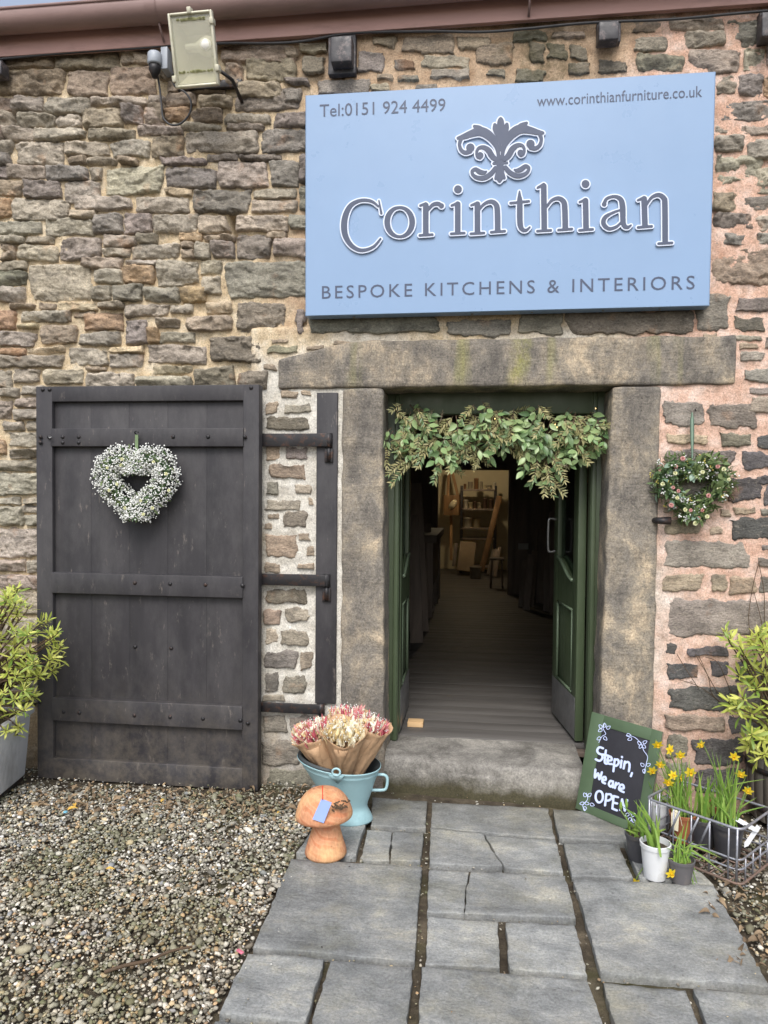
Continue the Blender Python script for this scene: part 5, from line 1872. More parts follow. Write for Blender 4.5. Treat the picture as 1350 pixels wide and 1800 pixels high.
for i in range(120):
    x = R.uniform(680, 1068)
    lo = np.interp(x, low_x, low_y)
    y = R.uniform(up_y(x), max(up_y(x) + 10, lo - 14))
    a = R.uniform(-3.0, .2)
    sprig(rp(x, y), Vector((cos(a), R.uniform(-.6, .1), sin(a))), R.uniform(.06, .11), 's')
for (xa, ya, xb, yb) in ((770, 770, 712, 808), (712, 808, 684, 826), (735, 800, 690, 842), (750, 790, 735, 815), (960, 815, 972, 860), (945, 810, 938, 840), (975, 800, 992, 838), (780, 800, 764, 838)):
    A, B = W(xa, ya, .04), W(xb, yb, .02)
    sprig(A, B - A, (B - A).length, 's')
for i in range(26):                                       # dried fluffy tufts
    x = R.uniform(684, 1060)
    y = R.uniform(718, np.interp(x, low_x, low_y) - 26)
    c0 = rp(x, y)
    dv = Vector((R.uniform(-1, 1), R.uniform(-.7, 0), R.uniform(-1, .2))).normalized()
    for k in range(46):
        t = R.random()
        dd = dv * .6 + Vector((R.gauss(0, .6), R.gauss(0, .6), R.gauss(0, .6)))
        tuft.append((0, frame(c0 + dv * .07 * t, dd, s=R.uniform(.014, .026))))
stems.build('stems', M_TWIG, garland)['kind'] = 'stuff'
scatter(garland, gl_b, big, 'leaf', 300, 'broad_leaves')
scatter(garland, gl_s, small, 'small_leaf', 300, 'small_leaves')
tm = leaf_mesh('tuft_hair', M_BRN, .09, LANCE)
scatter(garland, [tm], tuft, 'dried_tuft', 0, 'dried_tufts')
M_FAIRY = emit('fairy_light_glow', (1, .62, .2), 3)
for (x, y) in ((1047, 718), (976, 746), (979, 751), (870, 736)):
    m = MB(); m.lathe([(.001, -.003), (.0018, -.002), (.002, 0), (.0016, .002), (.001, .003)], 8, Matrix.Translation(W(x, y, .0)))
    m.build('fairy_light', M_FAIRY, garland)

# ------------------------------------------------------------------ roses and tiny flowers
def rose_mesh(name, mat):
    m = MB()
    R2 = random.Random(3)
    for ring, (n, r, h, lean) in enumerate(((3, .16, .55, .1), (4, .32, .5, .35), (5, .5, .4, .8), (5, .62, .25, 1.3))):
        for k in range(n):
            a = 2 * pi * (k + .37 * ring) / n
            w = r * 1.0 + .12
            vs = []
            for j, t in enumerate((0, .5, 1)):
                rad = r * (.35 + .65 * t) + lean * .12 * t * t
                z = h * t + .1 - (.10 * lean if t == 1 else 0)
                for u in (-1, 0, 1):
                    aa = a + u * w * (.5 + .5 * t) / max(r, .25) * .75
                    vs.append((cos(aa) * rad * (1 - .06 * u * u), sin(aa) * rad * (1 - .06 * u * u), z - .08 * u * u * t))
            m.add(vs, [(0, 1, 4, 3), (1, 2, 5, 4), (3, 4, 7, 6), (4, 5, 8, 7)])
    me = m.mesh(name, True, None, False)
    me.materials.append(mat)
    return me
M_CREAM = leafy('cream_petal', srgb(226, 226, 178), srgb(238, 238, 206), .5, .25, .1)
M_PINKP = leafy('pink_petal', srgb(206, 150, 150), srgb(224, 176, 166), .5, .25, .12)
M_WHITEP = leafy('white_petal', srgb(228, 230, 226), srgb(240, 240, 236), .6, .2, .06)
M_YELP = leafy('yellow_bud', srgb(206, 188, 90), srgb(226, 212, 120), .5, .2, .1)
M_LF1 = leafy('wreath_leaf', srgb(86, 108, 68), srgb(126, 142, 92), .45, .25, .2)
M_LF2 = leafy('dark_wreath_leaf', srgb(66, 92, 58), srgb(104, 126, 84), .4, .2, .2)
M_LF3 = leafy('eucalyptus_leaf', srgb(110, 136, 118), srgb(134, 156, 136), .5, .2, .15)
ROSE_C, ROSE_P = rose_mesh('rose', M_CREAM), rose_mesh('rose', M_PINKP)
def dots_mesh(name, mat):
    m = MB()
    m.add([tuple(v) for v in ICO_V], [tuple(f) for f in ICO_F])
    me = m.mesh(name, True, None, False)
    me.materials.append(mat)
    return me
DOT_W, DOT_Y = dots_mesh('floret', M_WHITEP), dots_mesh('bud', M_YELP)
WL = [leaf_mesh('wreath_leaf', M_LF1, .3, LANCE), leaf_mesh('wreath_leaf', M_LF2, .34, LANCE, .1, .3), leaf_mesh('wreath_leaf', M_LF3, .6, OVAL)]

def heart(t, s):
    return Vector((16 * sin(t) ** 3, 0, 13 * cos(t) - 5 * cos(2 * t) - 2 * cos(3 * t) - cos(4 * t))) * s

def wreath(cpx, cpy, y, white, lab, seed):
    R = random.Random(seed)
    c = W(cpx, cpy, y)
    s = (W(cpx + 50, cpy, y) - c).length / 50 * 3.4           # heart units -> metres
    rt = (W(cpx + (20 if white else 20), cpy, y) - c).length                       # tube radius
    root = thing('heart_wreath', c + Vector((0, .02, -.2)), lab, 'wreath', None)
    core = MB()
    pts = [c + heart(t, s) + Vector((0, 0, s * 2)) for t in np.linspace(0, 2 * pi, 40)]
    core.tube(pts, rt * .36, 8, False)
    core.build('moss_base', M_LF2, root)
    leaves, dots, ydots = [], [], []
    def place(rmin=.5, rmax=1.0, fr=True):
        t = R.uniform(0, 2 * pi)
        p = c + heart(t, s) + Vector((0, 0, s * 2))
        tan = (heart(t + .02, s) - heart(t - .02, s)).normalized()
        out = tan.cross(Vector((0, 1, 0))).normalized()
        a = R.uniform(-.25 * pi, 1.25 * pi) if fr else R.uniform(0, 2 * pi)
        d = out * cos(a) + Vector((0, -1, 0)) * sin(a)
        return p + d * rt * R.uniform(rmin, rmax), d, tan
    for i in range(700 if white else 1500):
        p, d, tan = place(.35, .85)
        dd = d + tan * R.uniform(-1.4, 1.4) + Vector((R.uniform(-.3, .3),) * 3)
        k = R.choice((0, 0, 1)) if white else R.choice((0, 1, 1, 1))
        leaves.append((k, frame(p, dd, d, R.uniform(.022, .042) if white else R.uniform(.022, .044))))
    if not white:
        for i in range(120):
            p, d, tan = place(.7, 1.05)
            leaves.append((2, frame(p, d * .5 + tan * R.uniform(-1.4, 1.4), d, R.uniform(.03, .045))))
    for i in range(4600 if white else 80):
        p, d, tan = place(.75, 1.1 + (.25 if R.random() < .06 else 0))
        for k in range(1 if white else R.randint(3, 8)):
            q = p + Vector((R.gauss(0, .007), R.gauss(0, .005), R.gauss(0, .007)))
            dots.append((0, Matrix.Translation(q) @ Matrix.Diagonal((R.uniform(.003, .0052),) * 3).to_4x4()))
    if not white:
        for i in range(24):
            p, d, tan = place(.9, 1.05)
            for k in range(4):
                ydots.append((0, Matrix.Translation(p + Vector((R.gauss(0, .006), 0, R.gauss(0, .006)))) @ Matrix.Diagonal((.0035,) * 3).to_4x4()))
    scatter(root, WL, leaves, 'leaf', 220, 'leaf_mass')
    scatter(root, [DOT_W], dots, 'floret', 0, 'white_florets')
    if ydots: scatter(root, [DOT_Y], ydots, 'bud', 0, 'yellow_buds')
    return root, c, s, rt, R
YW = YD - .045
r1, c1, s1, rt1, R = wreath(240, 855, YW, True, 'white gypsophila heart wreath hanging on the black timber door', 4)
for (x, y) in ((189, 822), (213, 818), (206, 851), (215, 807), (270, 812), (292, 833), (297, 862), (248, 880), (220, 893), (252, 904), (192, 862), (268, 893)):
    p = W(x, y, YW - rt1 * 1.0)
    inst('rose', ROSE_C, r1, frame(p, Vector((R.uniform(-.3, .3), 0, 1)), Vector((R.uniform(-.3, .3), -1, R.uniform(-.2, .3))), .0125))
m = MB()
hk = W(240, 765, YD - .008)
m.tube(spline([tuple(hk + Vector(d)) for d in ((0, 0, .0), (0, -.02, .012), (.012, -.03, .018), (.026, -.032, .012))], 4), .0035, 6)
m.build('hook', M_IRON, r1)
m = MB()
a, b = W(240, 764, YD - .03), W(240, 812, YW - rt1 * .6)
m.add([a + Vector((-.008, 0, 0)), a + Vector((.008, 0, 0)), b + Vector((.008, 0, 0)), b + Vector((-.008, 0, 0)), a + Vector((-.008, .004, 0)), a + Vector((.008, .004, 0)), b + Vector((.008, .004, 0)), b + Vector((-.008, .004, 0))],
      [(0, 1, 2, 3), (7, 6, 5, 4), (0, 3, 7, 4), (1, 5, 6, 2)])
m.build('ribbon', M_LF2, r1, False)
YW2 = -.07
r2, c2, s2, rt2, R = wreath(1217, 862, YW2, False, 'dark green heart wreath with pink and cream roses on the wall right of the doorway', 9)
for (x, y, k) in ((1200, 806, 1), (1188, 820, 1), (1187, 832, 0), (1235, 830, 0), (1222, 839, 0), (1262, 820, 1), (1272, 825, 0), (1281, 843, 0), (1165, 851, 0), (1183, 857, 1), (1192, 863, 1), (1264, 860, 0), (1245, 871, 1), (1190, 875, 0), (1180, 888, 1), (1204, 896, 0), (1214, 897, 1), (1228, 911, 1), (1243, 908, 0), (1222, 920, 0), (1234, 897, 1)):
    p = W(x, y, YW2 - rt2 * 1.02)
    inst('rose', (ROSE_C, ROSE_P)[k], r2, frame(p, Vector((R.uniform(-.3, .3), 0, 1)), Vector((R.uniform(-.4, .4), -1, R.uniform(-.3, .3))), R.uniform(.012, .0165)))
m = MB()
a, b = W(1216.5, 725, -.06), W(1217, 806, YW2 - rt2 * .5)
n_ = 6
for i in range(n_):
    pass
vs = []
for i in range(n_ + 1):
    p = a.lerp(b, i / n_)
    w = .004 + .006 * sin(pi * (i / n_) ** .6)
    vs += [p + Vector((-w, 0, 0)), p + Vector((0, -.004, 0)), p + Vector((w, 0, 0)), p + Vector((0, .003, 0))]
m.add(vs, [(i * 4 + j, i * 4 + (j + 1) % 4, i * 4 + 4 + (j + 1) % 4, i * 4 + 4 + j) for i in range(n_) for j in range(4)])
m.build('ribbon', M_LF3, r2)
m = MB()
hk = W(1218, 724, -.02)
m.tube([hk + Vector((.012, .01, .015)), hk + Vector((0, -.05, .0))], .003, 6)
m.build('nail', M_IRON, r2)
# old iron pintle left in the right jamb
m = MB()
p = W(1158, 915, -.05)
m.tube([p + Vector((-.02, .03, 0)), p + Vector((.0, -.02, 0)), p + Vector((.05, -.02, 0))], [.014, .017, .02], 8)
centered('iron_pintle', m, M_IRON, 'old iron pintle stub in the wall below the right-hand wreath', 'pintle')

# ================================================================== BUCKET, BOUQUETS, MUSHROOM
M_BLUE = simple('duck_egg_enamel', srgb(152, 186, 192), 0.38, 0.08, 4, 0.08, 30, 0.002, 0, 0.5, dirt=srgb(116, 150, 156))
M_DARKIN = simple('bucket_inside', srgb(60, 66, 68), .6, .2, 6, .1)
M_KRAFT = simple('kraft_paper', srgb(180, 148, 116), .75, .12, 9, .6, 26, .008, 0, .25)
Bc = G(616, 1438)
bucket = thing('coal_bucket', (Bc.x, Bc.y, 0), 'duck-egg blue metal coal bucket standing left of the doorstep', 'bucket')
bs = (W(667, 1340, Bc.y).x - W(521, 1340, Bc.y).x) / 2           # rim half width
bh = W(600, 1352, Bc.y - .1).z
def bkt(v):
    x = v.x - Bc.x
    k = max(0, v.z / bh)
    return Vector((v.x - .055 * k, v.y, v.z - (x / bs) * .022 * k))
prof = [(.53, .0), (.54, .006), (.52, .025), (.475, .05), (.465, .065), (.50, .085), (.62, bh * .48), (.775, bh * .72), (.895, bh * .89), (.91, bh * .905), (.905, bh * .915), (.95, bh * .96), (.99, bh), (1.0, bh + .004), (.985, bh + .006)]
m = MB()
m.lathe([(r * bs, z) for r, z in prof], 56, Matrix.Translation((Bc.x, Bc.y, 0)), True, False, 1.0, .86)
m.v = [tuple(bkt(Vector(v))) for v in m.v]
bo = m.build('bucket_body', M_BLUE, bucket)
m = MB()
pin = [(.985, bh + .004), (.93, bh * .95), (.87, bh * .88), (.73, bh * .68), (.60, bh * .48), (.001, bh * .46)]
m.lathe([(r * bs, z) for r, z in pin], 48, Matrix.Translation((Bc.x, Bc.y, 0)), False, False, 1.0, .86)
m.v = [tuple(bkt(Vector(v))) for v in m.v]
m.build('bucket_lining', M_DARKIN, bucket)
m = MB()
hx = Bc.x + bs * .80 - .045
xa_, xb_ = Bc.x + bs * .83 - .044, Bc.x + bs * .65 - .030
m.tube(spline([(xa_ - .006, Bc.y, bh * .79), (xa_ + .035, Bc.y, bh * .80), (xa_ + .052, Bc.y, bh * .74), (xa_ + .048, Bc.y, bh * .58), (xa_ + .03, Bc.y, bh * .53), (xb_ - .008, Bc.y, bh * .52)], 5), .007, 8)
m.build('side_handle', M_BLUE, bucket)
m = MB()                                                  # bail lying on the left rim
pts = []
for a in np.linspace(-.5 * pi, -1.5 * pi, 20):
    pts.append(bkt(Vector((Bc.x + cos(a) * bs * .93, Bc.y + sin(a) * bs * .86 * .95, bh + .012))))
m.tube(pts, .009, 8)
m.build('bail_handle', M_DARKIN, bucket)
m = MB()
le = bkt(Vector((Bc.x + .02, Bc.y - bs * .86 * 1.0, bh + .004)))
m.tube(spline([tuple(le + Vector((.018 * cos(a), -.004, .012 + .016 * sin(a)))) for a in np.linspace(0, 2 * pi, 9)], 3), .005, 6)
m.add([le + Vector((-.035, -.004, -.004)), le + Vector((.035, -.004, -.004)), le + Vector((0, .022, -.05)), le + Vector((-.035, .004, -.002)), le + Vector((.035, .004, -.002)), le + Vector((0, .028, -.05))], [(0, 2, 1), (0, 1, 4, 3), (0, 3, 5, 2), (1, 2, 5, 4)])
m.build('bail_ear', M_BLUE, bucket)

M_PKF = leafy('dyed_pink_grass', srgb(196, 100, 110), srgb(222, 158, 156), .7, .25, .2)
M_MAG = leafy('magenta_flower', srgb(178, 74, 92), srgb(200, 108, 120), .7, .2, .2)
M_STR = leafy('straw_grass', srgb(214, 188, 130), srgb(232, 214, 168), .7, .25, .12)
M_IVO = leafy('ivory_seedhead', srgb(232, 222, 190), srgb(240, 234, 212), .75, .2, .08)
spk = lambda mt, w=.12: leaf_mesh('flower_spike', mt, w, [.3, .7, 1, .9, .6, .05], .4, .1)
SPK = {'p': spk(M_PKF, .17), 'm': spk(M_MAG, .34), 's': spk(M_STR, .13), 'i': spk(M_IVO, .34)}
def tail_mesh(name, mat):
    m = MB(); m.lathe([(.02, 0), (.16, .15), (.2, .4), (.16, .75), (.06, 1)], 10)
    me = m.mesh(name, True, None, False); me.materials.append(mat); return me
TAIL = [tail_mesh('bunny_tail', M_IVO), tail_mesh('bunny_tail', M_STR)]
def bouquet(foot, top, rad, kinds, lab, seed, heads=0, flare=1.0):
    R = random.Random(seed)
    ax = (top - foot)
    L = ax.length
    M = frame(foot, ax, up=Vector((0, -1, 0)))            # local: y along axis, z toward viewer
    root = thing('bouquet', foot, lab, 'bouquet', 'paper-wrapped dried bouquets in the blue bucket')
    n, rows = 60, 14
    vs, fs = [], []
    ph = R.uniform(0, 6)
    for j in range(rows + 1):
        t = j / rows
        for k in range(n):
            a = 2 * pi * k / n
            dip = (.12 * (.5 + .5 * cos(a - pi / 2)) ** 2 - .08 * (.5 + .5 * cos(a * 3 + ph)))
            tt = t * (1 - dip * t)
            r = rad * (.2 + .8 * tt ** .9) * (1 + .05 * sin(a * 5 + ph) * t + .03 * sin(a * 9 + j))
            if t == 1: r *= 1.07
            q3 = Vector((cos(a) * 3, sin(a) * 3, t * 3 + seed * 7))
            r += .007 * t * (abs(noise.noise(q3)) * 2 - .5 + .8 * abs(noise.noise(q3 * 2.3)))
            vs.append((r * cos(a), tt * L + .006 * t * noise.noise(q3 * 2), r * sin(a) * .9))
    for j in range(rows):
        for k in range(n):
            k2 = (k + 1) % n
            fs.append((j * n + k, j * n + k2, (j + 1) * n + k2, (j + 1) * n + k))
    m = MB(); m.add(vs, fs, M)
    o = m.build('paper_wrap', M_KRAFT, root, True)
    sol = o.modifiers.new('thick', 'SOLIDIFY'); sol.thickness = .0012
    m = MB()                                              # overlapping fold of paper
    vs = []
    for j in range(6):
        t = j / 5
        for u in (0, .5, 1):
            a = pi * .5 + .35 - u * .7 * t
            r = rad * (.26 + .74 * t * .82) * 1.04 + .004
            vs.append((r * cos(a), t * L * .82, r * sin(a) * .9 + .003))
    m.add(vs, [(j * 3 + k, j * 3 + k + 1, j * 3 + 4 + k, j * 3 + 3 + k) for j in range(5) for k in range(2)], M)
    o = m.build('paper_fold', M_KRAFT, root); sol = o.modifiers.new('thick', 'SOLIDIFY'); sol.thickness = .0012
    items = {k: [] for k in kinds}
    for k, cnt in kinds.items():
        for i in range(cnt):
            a, q = R.uniform(0, 2 * pi), math.sqrt(R.random())
            r = rad * .92 * q
            base = M @ Vector((r * cos(a), L * R.uniform(.80, 1.0), r * sin(a) * .9))
            d = (M.to_3x3() @ Vector((r * cos(a) / rad * .3 + R.gauss(0, .22), 1, r * sin(a) / rad * .3 + R.gauss(0, .22)))).normalized()
            items[k].append((0, frame(base, d, Vector((R.uniform(-1, 1), -1, R.uniform(-1, 1))), R.uniform(.022, .052) * flare)))
    for k in kinds: scatter(root, [SPK[k]], items[k], 'flower_spike', 30, 'flower_spikes')
    tl = []
    for i in range(heads):
        a, q = R.uniform(0, 2 * pi), math.sqrt(R.random())
        r = rad * .85 * q
        base = M @ Vector((r * cos(a), L * R.uniform(.85, 1.05), r * sin(a) * .9))
        tl.append((R.randrange(2), frame(base, (M.to_3x3() @ Vector((r * cos(a) / rad * .5, 1, r * sin(a) / rad * .5))), s=R.uniform(.03, .05))))
    scatter(root, TAIL, tl, 'seed_head', 60)
    dd = []
    for i in range(150):
        a, q = R.uniform(0, 2 * pi), math.sqrt(R.random())
        r = rad * q
        base = M @ Vector((r * cos(a), L * R.uniform(.96, 1.1) * (1 + .1 * (1 - q)), r * sin(a) * .9))
        dd.append((0, Matrix.Translation(base) @ Matrix.Diagonal((R.uniform(.0018, .0032),) * 3).to_4x4()))
    scatter(root, [DOT_W], dd, 'floret', 0, 'white_florets')
f0 = Vector((Bc.x - .035, Bc.y, bh * .62))
bouquet(f0 + Vector((-.035, -.015, 0)), W(546, 1284, Bc.y - .07), .092, {'p': 130, 'm': 40, 'i': 50, 's': 40}, 'pink dried bouquet in brown paper, leftmost in the blue bucket', 1, 14)
bouquet(f0 + Vector((.01, -.03, .02)), W(605, 1284, Bc.y - .10), .098, {'s': 220, 'i': 100}, 'cream and straw dried bouquet in brown paper at the front of the blue bucket', 2, 44, .9)
bouquet(f0 + Vector((.045, .0, 0)), W(651, 1272, Bc.y + .02), .094, {'p': 140, 'm': 40, 'i': 46, 's': 40}, 'pink dried bouquet in brown paper, rightmost in the blue bucket', 3, 14)
bouquet(f0 + Vector((.01, .03, .03)), W(610, 1254, Bc.y + .10), .085, {'p': 150, 'm': 30, 'i': 50, 's': 40}, 'tall pink dried bouquet at the back of the blue bucket', 4, 10)

M_MUSH = mushroom_mat()
mc = G(573, 1502)
mpm = (W(618, 1420, mc.y) - W(520, 1420, mc.y)).length
mush = thing('wooden_mushroom', (mc.x, mc.y, 0), 'carved orange wooden mushroom with a pale blue tag on the flagstones', 'mushroom')
zt = W(570, 1378, mc.y).z
zc = W(570, 1441, mc.y).z
m = MB()
rb = (W(609, 1480, mc.y) - W(537, 1480, mc.y)).length / 2
def mw(v):
    k = (v - mc) * 11
    return v + Vector((noise.noise(k), noise.noise(k + Vector((4, 4, 4))), 0)) * .004
m.lathe([(.001, .002), (rb * .94, .004), (rb, .014), (rb * .97, .03), (rb * .84, zc * .45), (rb * .70, zc * .72), (rb * .62, zc * .95), (rb * .6, zc + .02)], 40, Matrix.Translation((mc.x, mc.y, 0)))
m.v = [tuple(mw(Vector(v))) for v in m.v]
m.build('stem', M_MUSH, mush)
m = MB()
hcap = zt - zc + .008
Mc = Matrix.Translation((mc.x - .008, mc.y, zc - .004)) @ Matrix.Rotation(radians(-4), 4, 'Y') @ Matrix.Rotation(radians(-5), 4, 'X')
rc = mpm / 2
hcap *= .86
m.lathe(spline([(.001, .035), (rc * .5, .022), (rc * .8, .006), (rc * .95, .012), (rc, .028), (rc * .97, .05), (rc * .86, hcap * .62), (rc * .66, hcap * .83), (rc * .38, hcap * .96), (.001, hcap)], 3), 44, Mc)
m.v = [tuple(mw(Vector(v))) for v in m.v]
m.build('cap', M_MUSH, mush)
m = MB()                                                   # bark-scarred chip on the cap's right
for i in range(26):
    R = random.Random(i)
    p = W(597 + max(-13, min(13, R.gauss(0, 7))), 1419 + max(-7, min(7, R.gauss(0, 4))), mc.y - rc * .80)
    p.y = mc.y - rc * (.885 - ((p.x - mc.x) / rc) ** 2 * .55)
    m.rbox((-.007, -.002, -.002), (.007, .004, .003), .0015, M=Matrix.Translation(p) @ Matrix.Rotation(R.uniform(-.8, .8), 4, 'Y'))
m.build('bark_scar', M_TWIG, mush)
M_TAG = simple('blue_tag_card', srgb(150, 172, 226), .6, .03, 5, 0)
m = MB()
tq = [W(x, y, mc.y - rc * 1.02) for x, y in ((565, 1404), (583, 1411), (569, 1447), (549, 1440))]
m.add(tq + [p + Vector((0, .0015, 0)) for p in tq], [(0, 3, 2, 1), (4, 5, 6, 7)] + [(i, (i + 1) % 4, 4 + (i + 1) % 4, 4 + i) for i in range(4)])
tg = m.build('price_tag', M_TAG, mush, False)
m = MB()
a = W(567, 1406, mc.y - rc * 1.03)
m.tube(spline([tuple(a), tuple(W(567, 1395, mc.y - rc * .95)), tuple(W(567, 1382, mc.y - rc * .62))], 4), .0025, 6)
m.build('red_cord', simple('red_cord', srgb(206, 70, 44), .7, .1, 20, 0), tg)

# ================================================================== CHALKBOARD
M_BGREEN = simple('sage_green_frame', srgb(78, 96, 72), .5, .1, 6, .1)
M_CHB = simple('chalkboard_black', srgb(44, 44, 50), .75, .15, 5, .1)
M_CHALK = simple('chalk', srgb(196, 208, 244), .8, .06, 30, .1)
BL, BR = G(1012, 1421), G(1108, 1461)
eh = (BR - BL).normalized()
TL = PL(1041, 1251, BL, eh)
up_ = (TL - BL)
nrm = eh.cross(up_).normalized()
nrm = -nrm if nrm.dot(CAM - BL) < 0 else nrm
TR = PL(1164, 1290, BL, nrm)
bw = (TR - TL).dot(eh)
bhh = up_.length
MCb = Matrix((eh, up_.normalized(), nrm)).transposed().to_4x4()
MCb.translation = BL
chalk = thing('chalkboard', BL + eh * bw / 2, 'green framed chalkboard reading Step in, We are OPEN, leaning beside the doorstep', 'chalkboard')
m = MB(); m.rbox((.002, .002, -.018), (bw - .002, bhh - .002, -.004), .002, M=MCb); m.build('backing', M_DKWOOD, chalk)
def cb(px, py):
    v = MCb.inverted() @ PL(px, py, BL, nrm)
    return v.x, v.y
# black field corners measured on the photo
f1, f2, f3 = cb(1062, 1278), cb(1143, 1301), cb(1033, 1414)
fx_a, fx_b = (f1[0] + f3[0]) / 2, f2[0]
fy_b, fy_a = (f1[1] + f2[1]) / 2, f3[1]
m = MB(); m.rbox((fx_a - .004, fy_a - .004, -.004), (fx_b + .004, fy_b + .004, .0), .001, M=MCb); m.build('slate', M_CHB, chalk)
for a, b in (((0, 0), (fx_a, bhh)), ((fx_b, 0), (bw, bhh)), ((fx_a - .001, fy_b), (fx_b + .001, bhh - .0005)), ((fx_a - .001, .0005), (fx_b + .001, fy_a))):
    m = MB(); m.rbox((*a, -.0045), (*b, .004 if a[0] == 0 or b[0] == bw else .0037), .002, M=MCb); m.build('frame_side', M_BGREEN, chalk)
def toC(x, y): return PL(1000 + x / 3.27, 1050 + y / 3.27, BL + nrm * .0044, nrm)
w = 12.5
def S(*p): return [(x, y, w) for x, y in p]
TXT = [S((196, 868), (176, 862), (163, 880), (172, 897), (190, 906), (192, 926), (176, 940), (155, 931)), S((213, 880), (206, 945), (218, 957)), S((196, 903), (228, 911)),
       S((224, 938), (245, 936), (243, 919), (230, 917), (221, 936), (228, 955), (246, 958)), S((264, 930), (256, 1000)), S((262, 937), (280, 932), (287, 950), (274, 968), (258, 964)),
       S((303, 938), (298, 977)), S((305, 917), (306, 919)), S((322, 944), (315, 984)), S((319, 957), (337, 946), (349, 960), (345, 1000)), S((363, 1010), (357, 1028)),
       S((153, 990), (150, 1036), (168, 1012), (176, 1046), (190, 1006)), S((196, 1051), (212, 1049), (209, 1033), (196, 1036), (193, 1060), (208, 1070)),
       S((252, 1060), (239, 1055), (230, 1074), (240, 1088), (252, 1076), (254, 1060)), S((254, 1058), (253, 1092)), S((271, 1066), (265, 1096)), S((269, 1080), (286, 1069)),
       S((290, 1098), (315, 1098), (311, 1079), (296, 1080), (289, 1104), (315, 1120)),
       [(175 + 21 * sin(a), 1146 - 33 * cos(a), w) for a in np.linspace(0, 2 * pi, 13)], S((216, 1130), (208, 1196)), S((215, 1133), (240, 1133), (246, 1154), (228, 1168), (212, 1166)),
       S((283, 1149), (258, 1142)), S((258, 1142), (250, 1214)), S((250, 1214), (276, 1225)), S((255, 1180), (278, 1185)), S((295, 1222), (306, 1161)), S((306, 1161), (322, 1226)), S((322, 1226), (336, 1166))]
for i, s in enumerate(TXT):
    pass
wr = stroke_mesh(TXT, 2.6, 0, toC, nrm, .0008).build('chalk_writing', M_CHALK, chalk, False)
orn = []
def leaf_ol(cx, cy, ang, L=24, wd=8):
    ca, sa = cos(ang), sin(ang)
    pts = []
    for t in np.linspace(0, 2 * pi, 11):
        u, v = L / 2 * cos(t), wd * sin(t) * (1 - .4 * cos(t))
        pts.append((cx + u * ca - v * sa, cy + u * sa + v * ca, 3.2))
    orn.append(pts)
T3 = lambda *p: orn.append([(x, y, 3.2) for x, y in p])
T3((205, 722), (198, 755), (212, 785), (190, 800), (172, 835))
for a in ((182, 742, -2.2), (228, 748, -.6), (180, 765, 2.7), (172, 812, 2.6), (210, 812, .8), (205, 735, -1.6)): leaf_ol(*a)
T3((330, 795), (375, 803), (415, 840), (430, 880), (452, 915), (445, 955), (432, 1010))
for a in ((345, 792, .2), (350, 815, 2.8), (405, 838, -2.4), (438, 832, -.5), (412, 858, 2.2), (432, 858, .7), (422, 962, -2.4), (458, 962, -.4), (433, 1000, 1.5)): leaf_ol(*a)
T3((100, 1125), (108, 1160), (80, 1195), (95, 1225))
for a in ((92, 1135, -2.0), (120, 1135, -.8), (75, 1185, 3.0), (105, 1185, .2), (135, 1192, .4), (92, 1215, 1.7)): leaf_ol(*a)
T3((345, 1225), (360, 1260), (365, 1290))
for a in ((335, 1250, 2.6), (372, 1250, -.5), (350, 1278, 2.0), (372, 1285, .8)): leaf_ol(*a)
stroke_mesh(orn, 1.8, 0, toC, nrm, .0008).build('chalk_leaves', M_CHALK, chalk, False)

# ================================================================== WIRE CRATE
M_WIRE = simple('galvanised_wire', srgb(150, 152, 160), .42, .2, 14, .2, 80, .001, .55, .5, dirt=srgb(110, 90, 76))
M_RUSTW = simple('rusty_wire', srgb(120, 102, 92), .6, .3, 14, .3, 80, .001, .3, .4, dirt=srgb(108, 74, 52))
Bb = G(1301, 1561)
ch = W(1303, 1460, Bb.y).z
A_ = G(1136, 1403, ch); B_ = Vector((Bb.x, Bb.y, ch))
uu = Vector((A_.x - B_.x, A_.y - B_.y, 0)); cl = uu.length; uu.normalize()
C_ = G(1350, 1424, ch) - B_
vv_ = Vector((C_.x, C_.y, 0)); vv_ = (vv_ - uu * vv_.dot(uu)).normalized()
cwid = 0.30
cl = min(max(cl, .34), .46)
crate = thing('wire_crate', (Bb + uu * cl / 2 + vv_ * cwid / 2), 'grey wire milk crate full of potted daffodils right of the chalkboard', 'crate')
O = Vector((Bb.x, Bb.y, 0))
def cp(a, b, z): return O + uu * a + vv_ * b + Vector((0, 0, z))
def rect_loop(z, ins=0.0, r=.03):
    pts = []
    for (ca, cb_, a0) in ((r + ins, r + ins, pi), (cl - r - ins, r + ins, 1.5 * pi), (cl - r - ins, cwid - r - ins, 0), (r + ins, cwid - r - ins, .5 * pi)):
        for k in range(5):
            a = a0 + k * pi / 8
            pts.append(cp(ca + r * cos(a), cb_ + r * sin(a), z))
    return pts + [pts[0]]
for z, rr, nm, ins, mt in ((ch, .0055, 'top_rim', 0, M_WIRE), (ch * .45, .004, 'middle_rail', .004, M_WIRE), (ch * .28, .004, 'middle_rail', .004, M_WIRE), (.012, .0055, 'base_rim', -.004, M_RUSTW)):
    m = MB(); m.tube(rect_loop(z, ins), rr, 7, False); m.build(nm, mt, crate)
def wire(pts, r=.0035, mt=None):
    m = MB(); m.tube(pts, r, 6); m.build('wire', mt or M_WIRE, crate)
k = 0
for f in np.linspace(.12, .88, 5):
    for b in (0, cwid):
        sgn = .0
        z0 = ch if k % 2 == 0 else ch * .45
        wire([cp(cl * f, b, z0), cp(cl * f, b, .012)]); k += 1
for f in np.linspace(.15, .85, 4):
    for a in (0, cl):
        wire([cp(a, cwid * f, ch if k % 2 else ch * .45), cp(a, cwid * f, .012)]); k += 1
for a in (.015, cl - .015):
    for b in (.0, cwid): wire([cp(a, b, ch), cp(a, b, .012)], .0045)
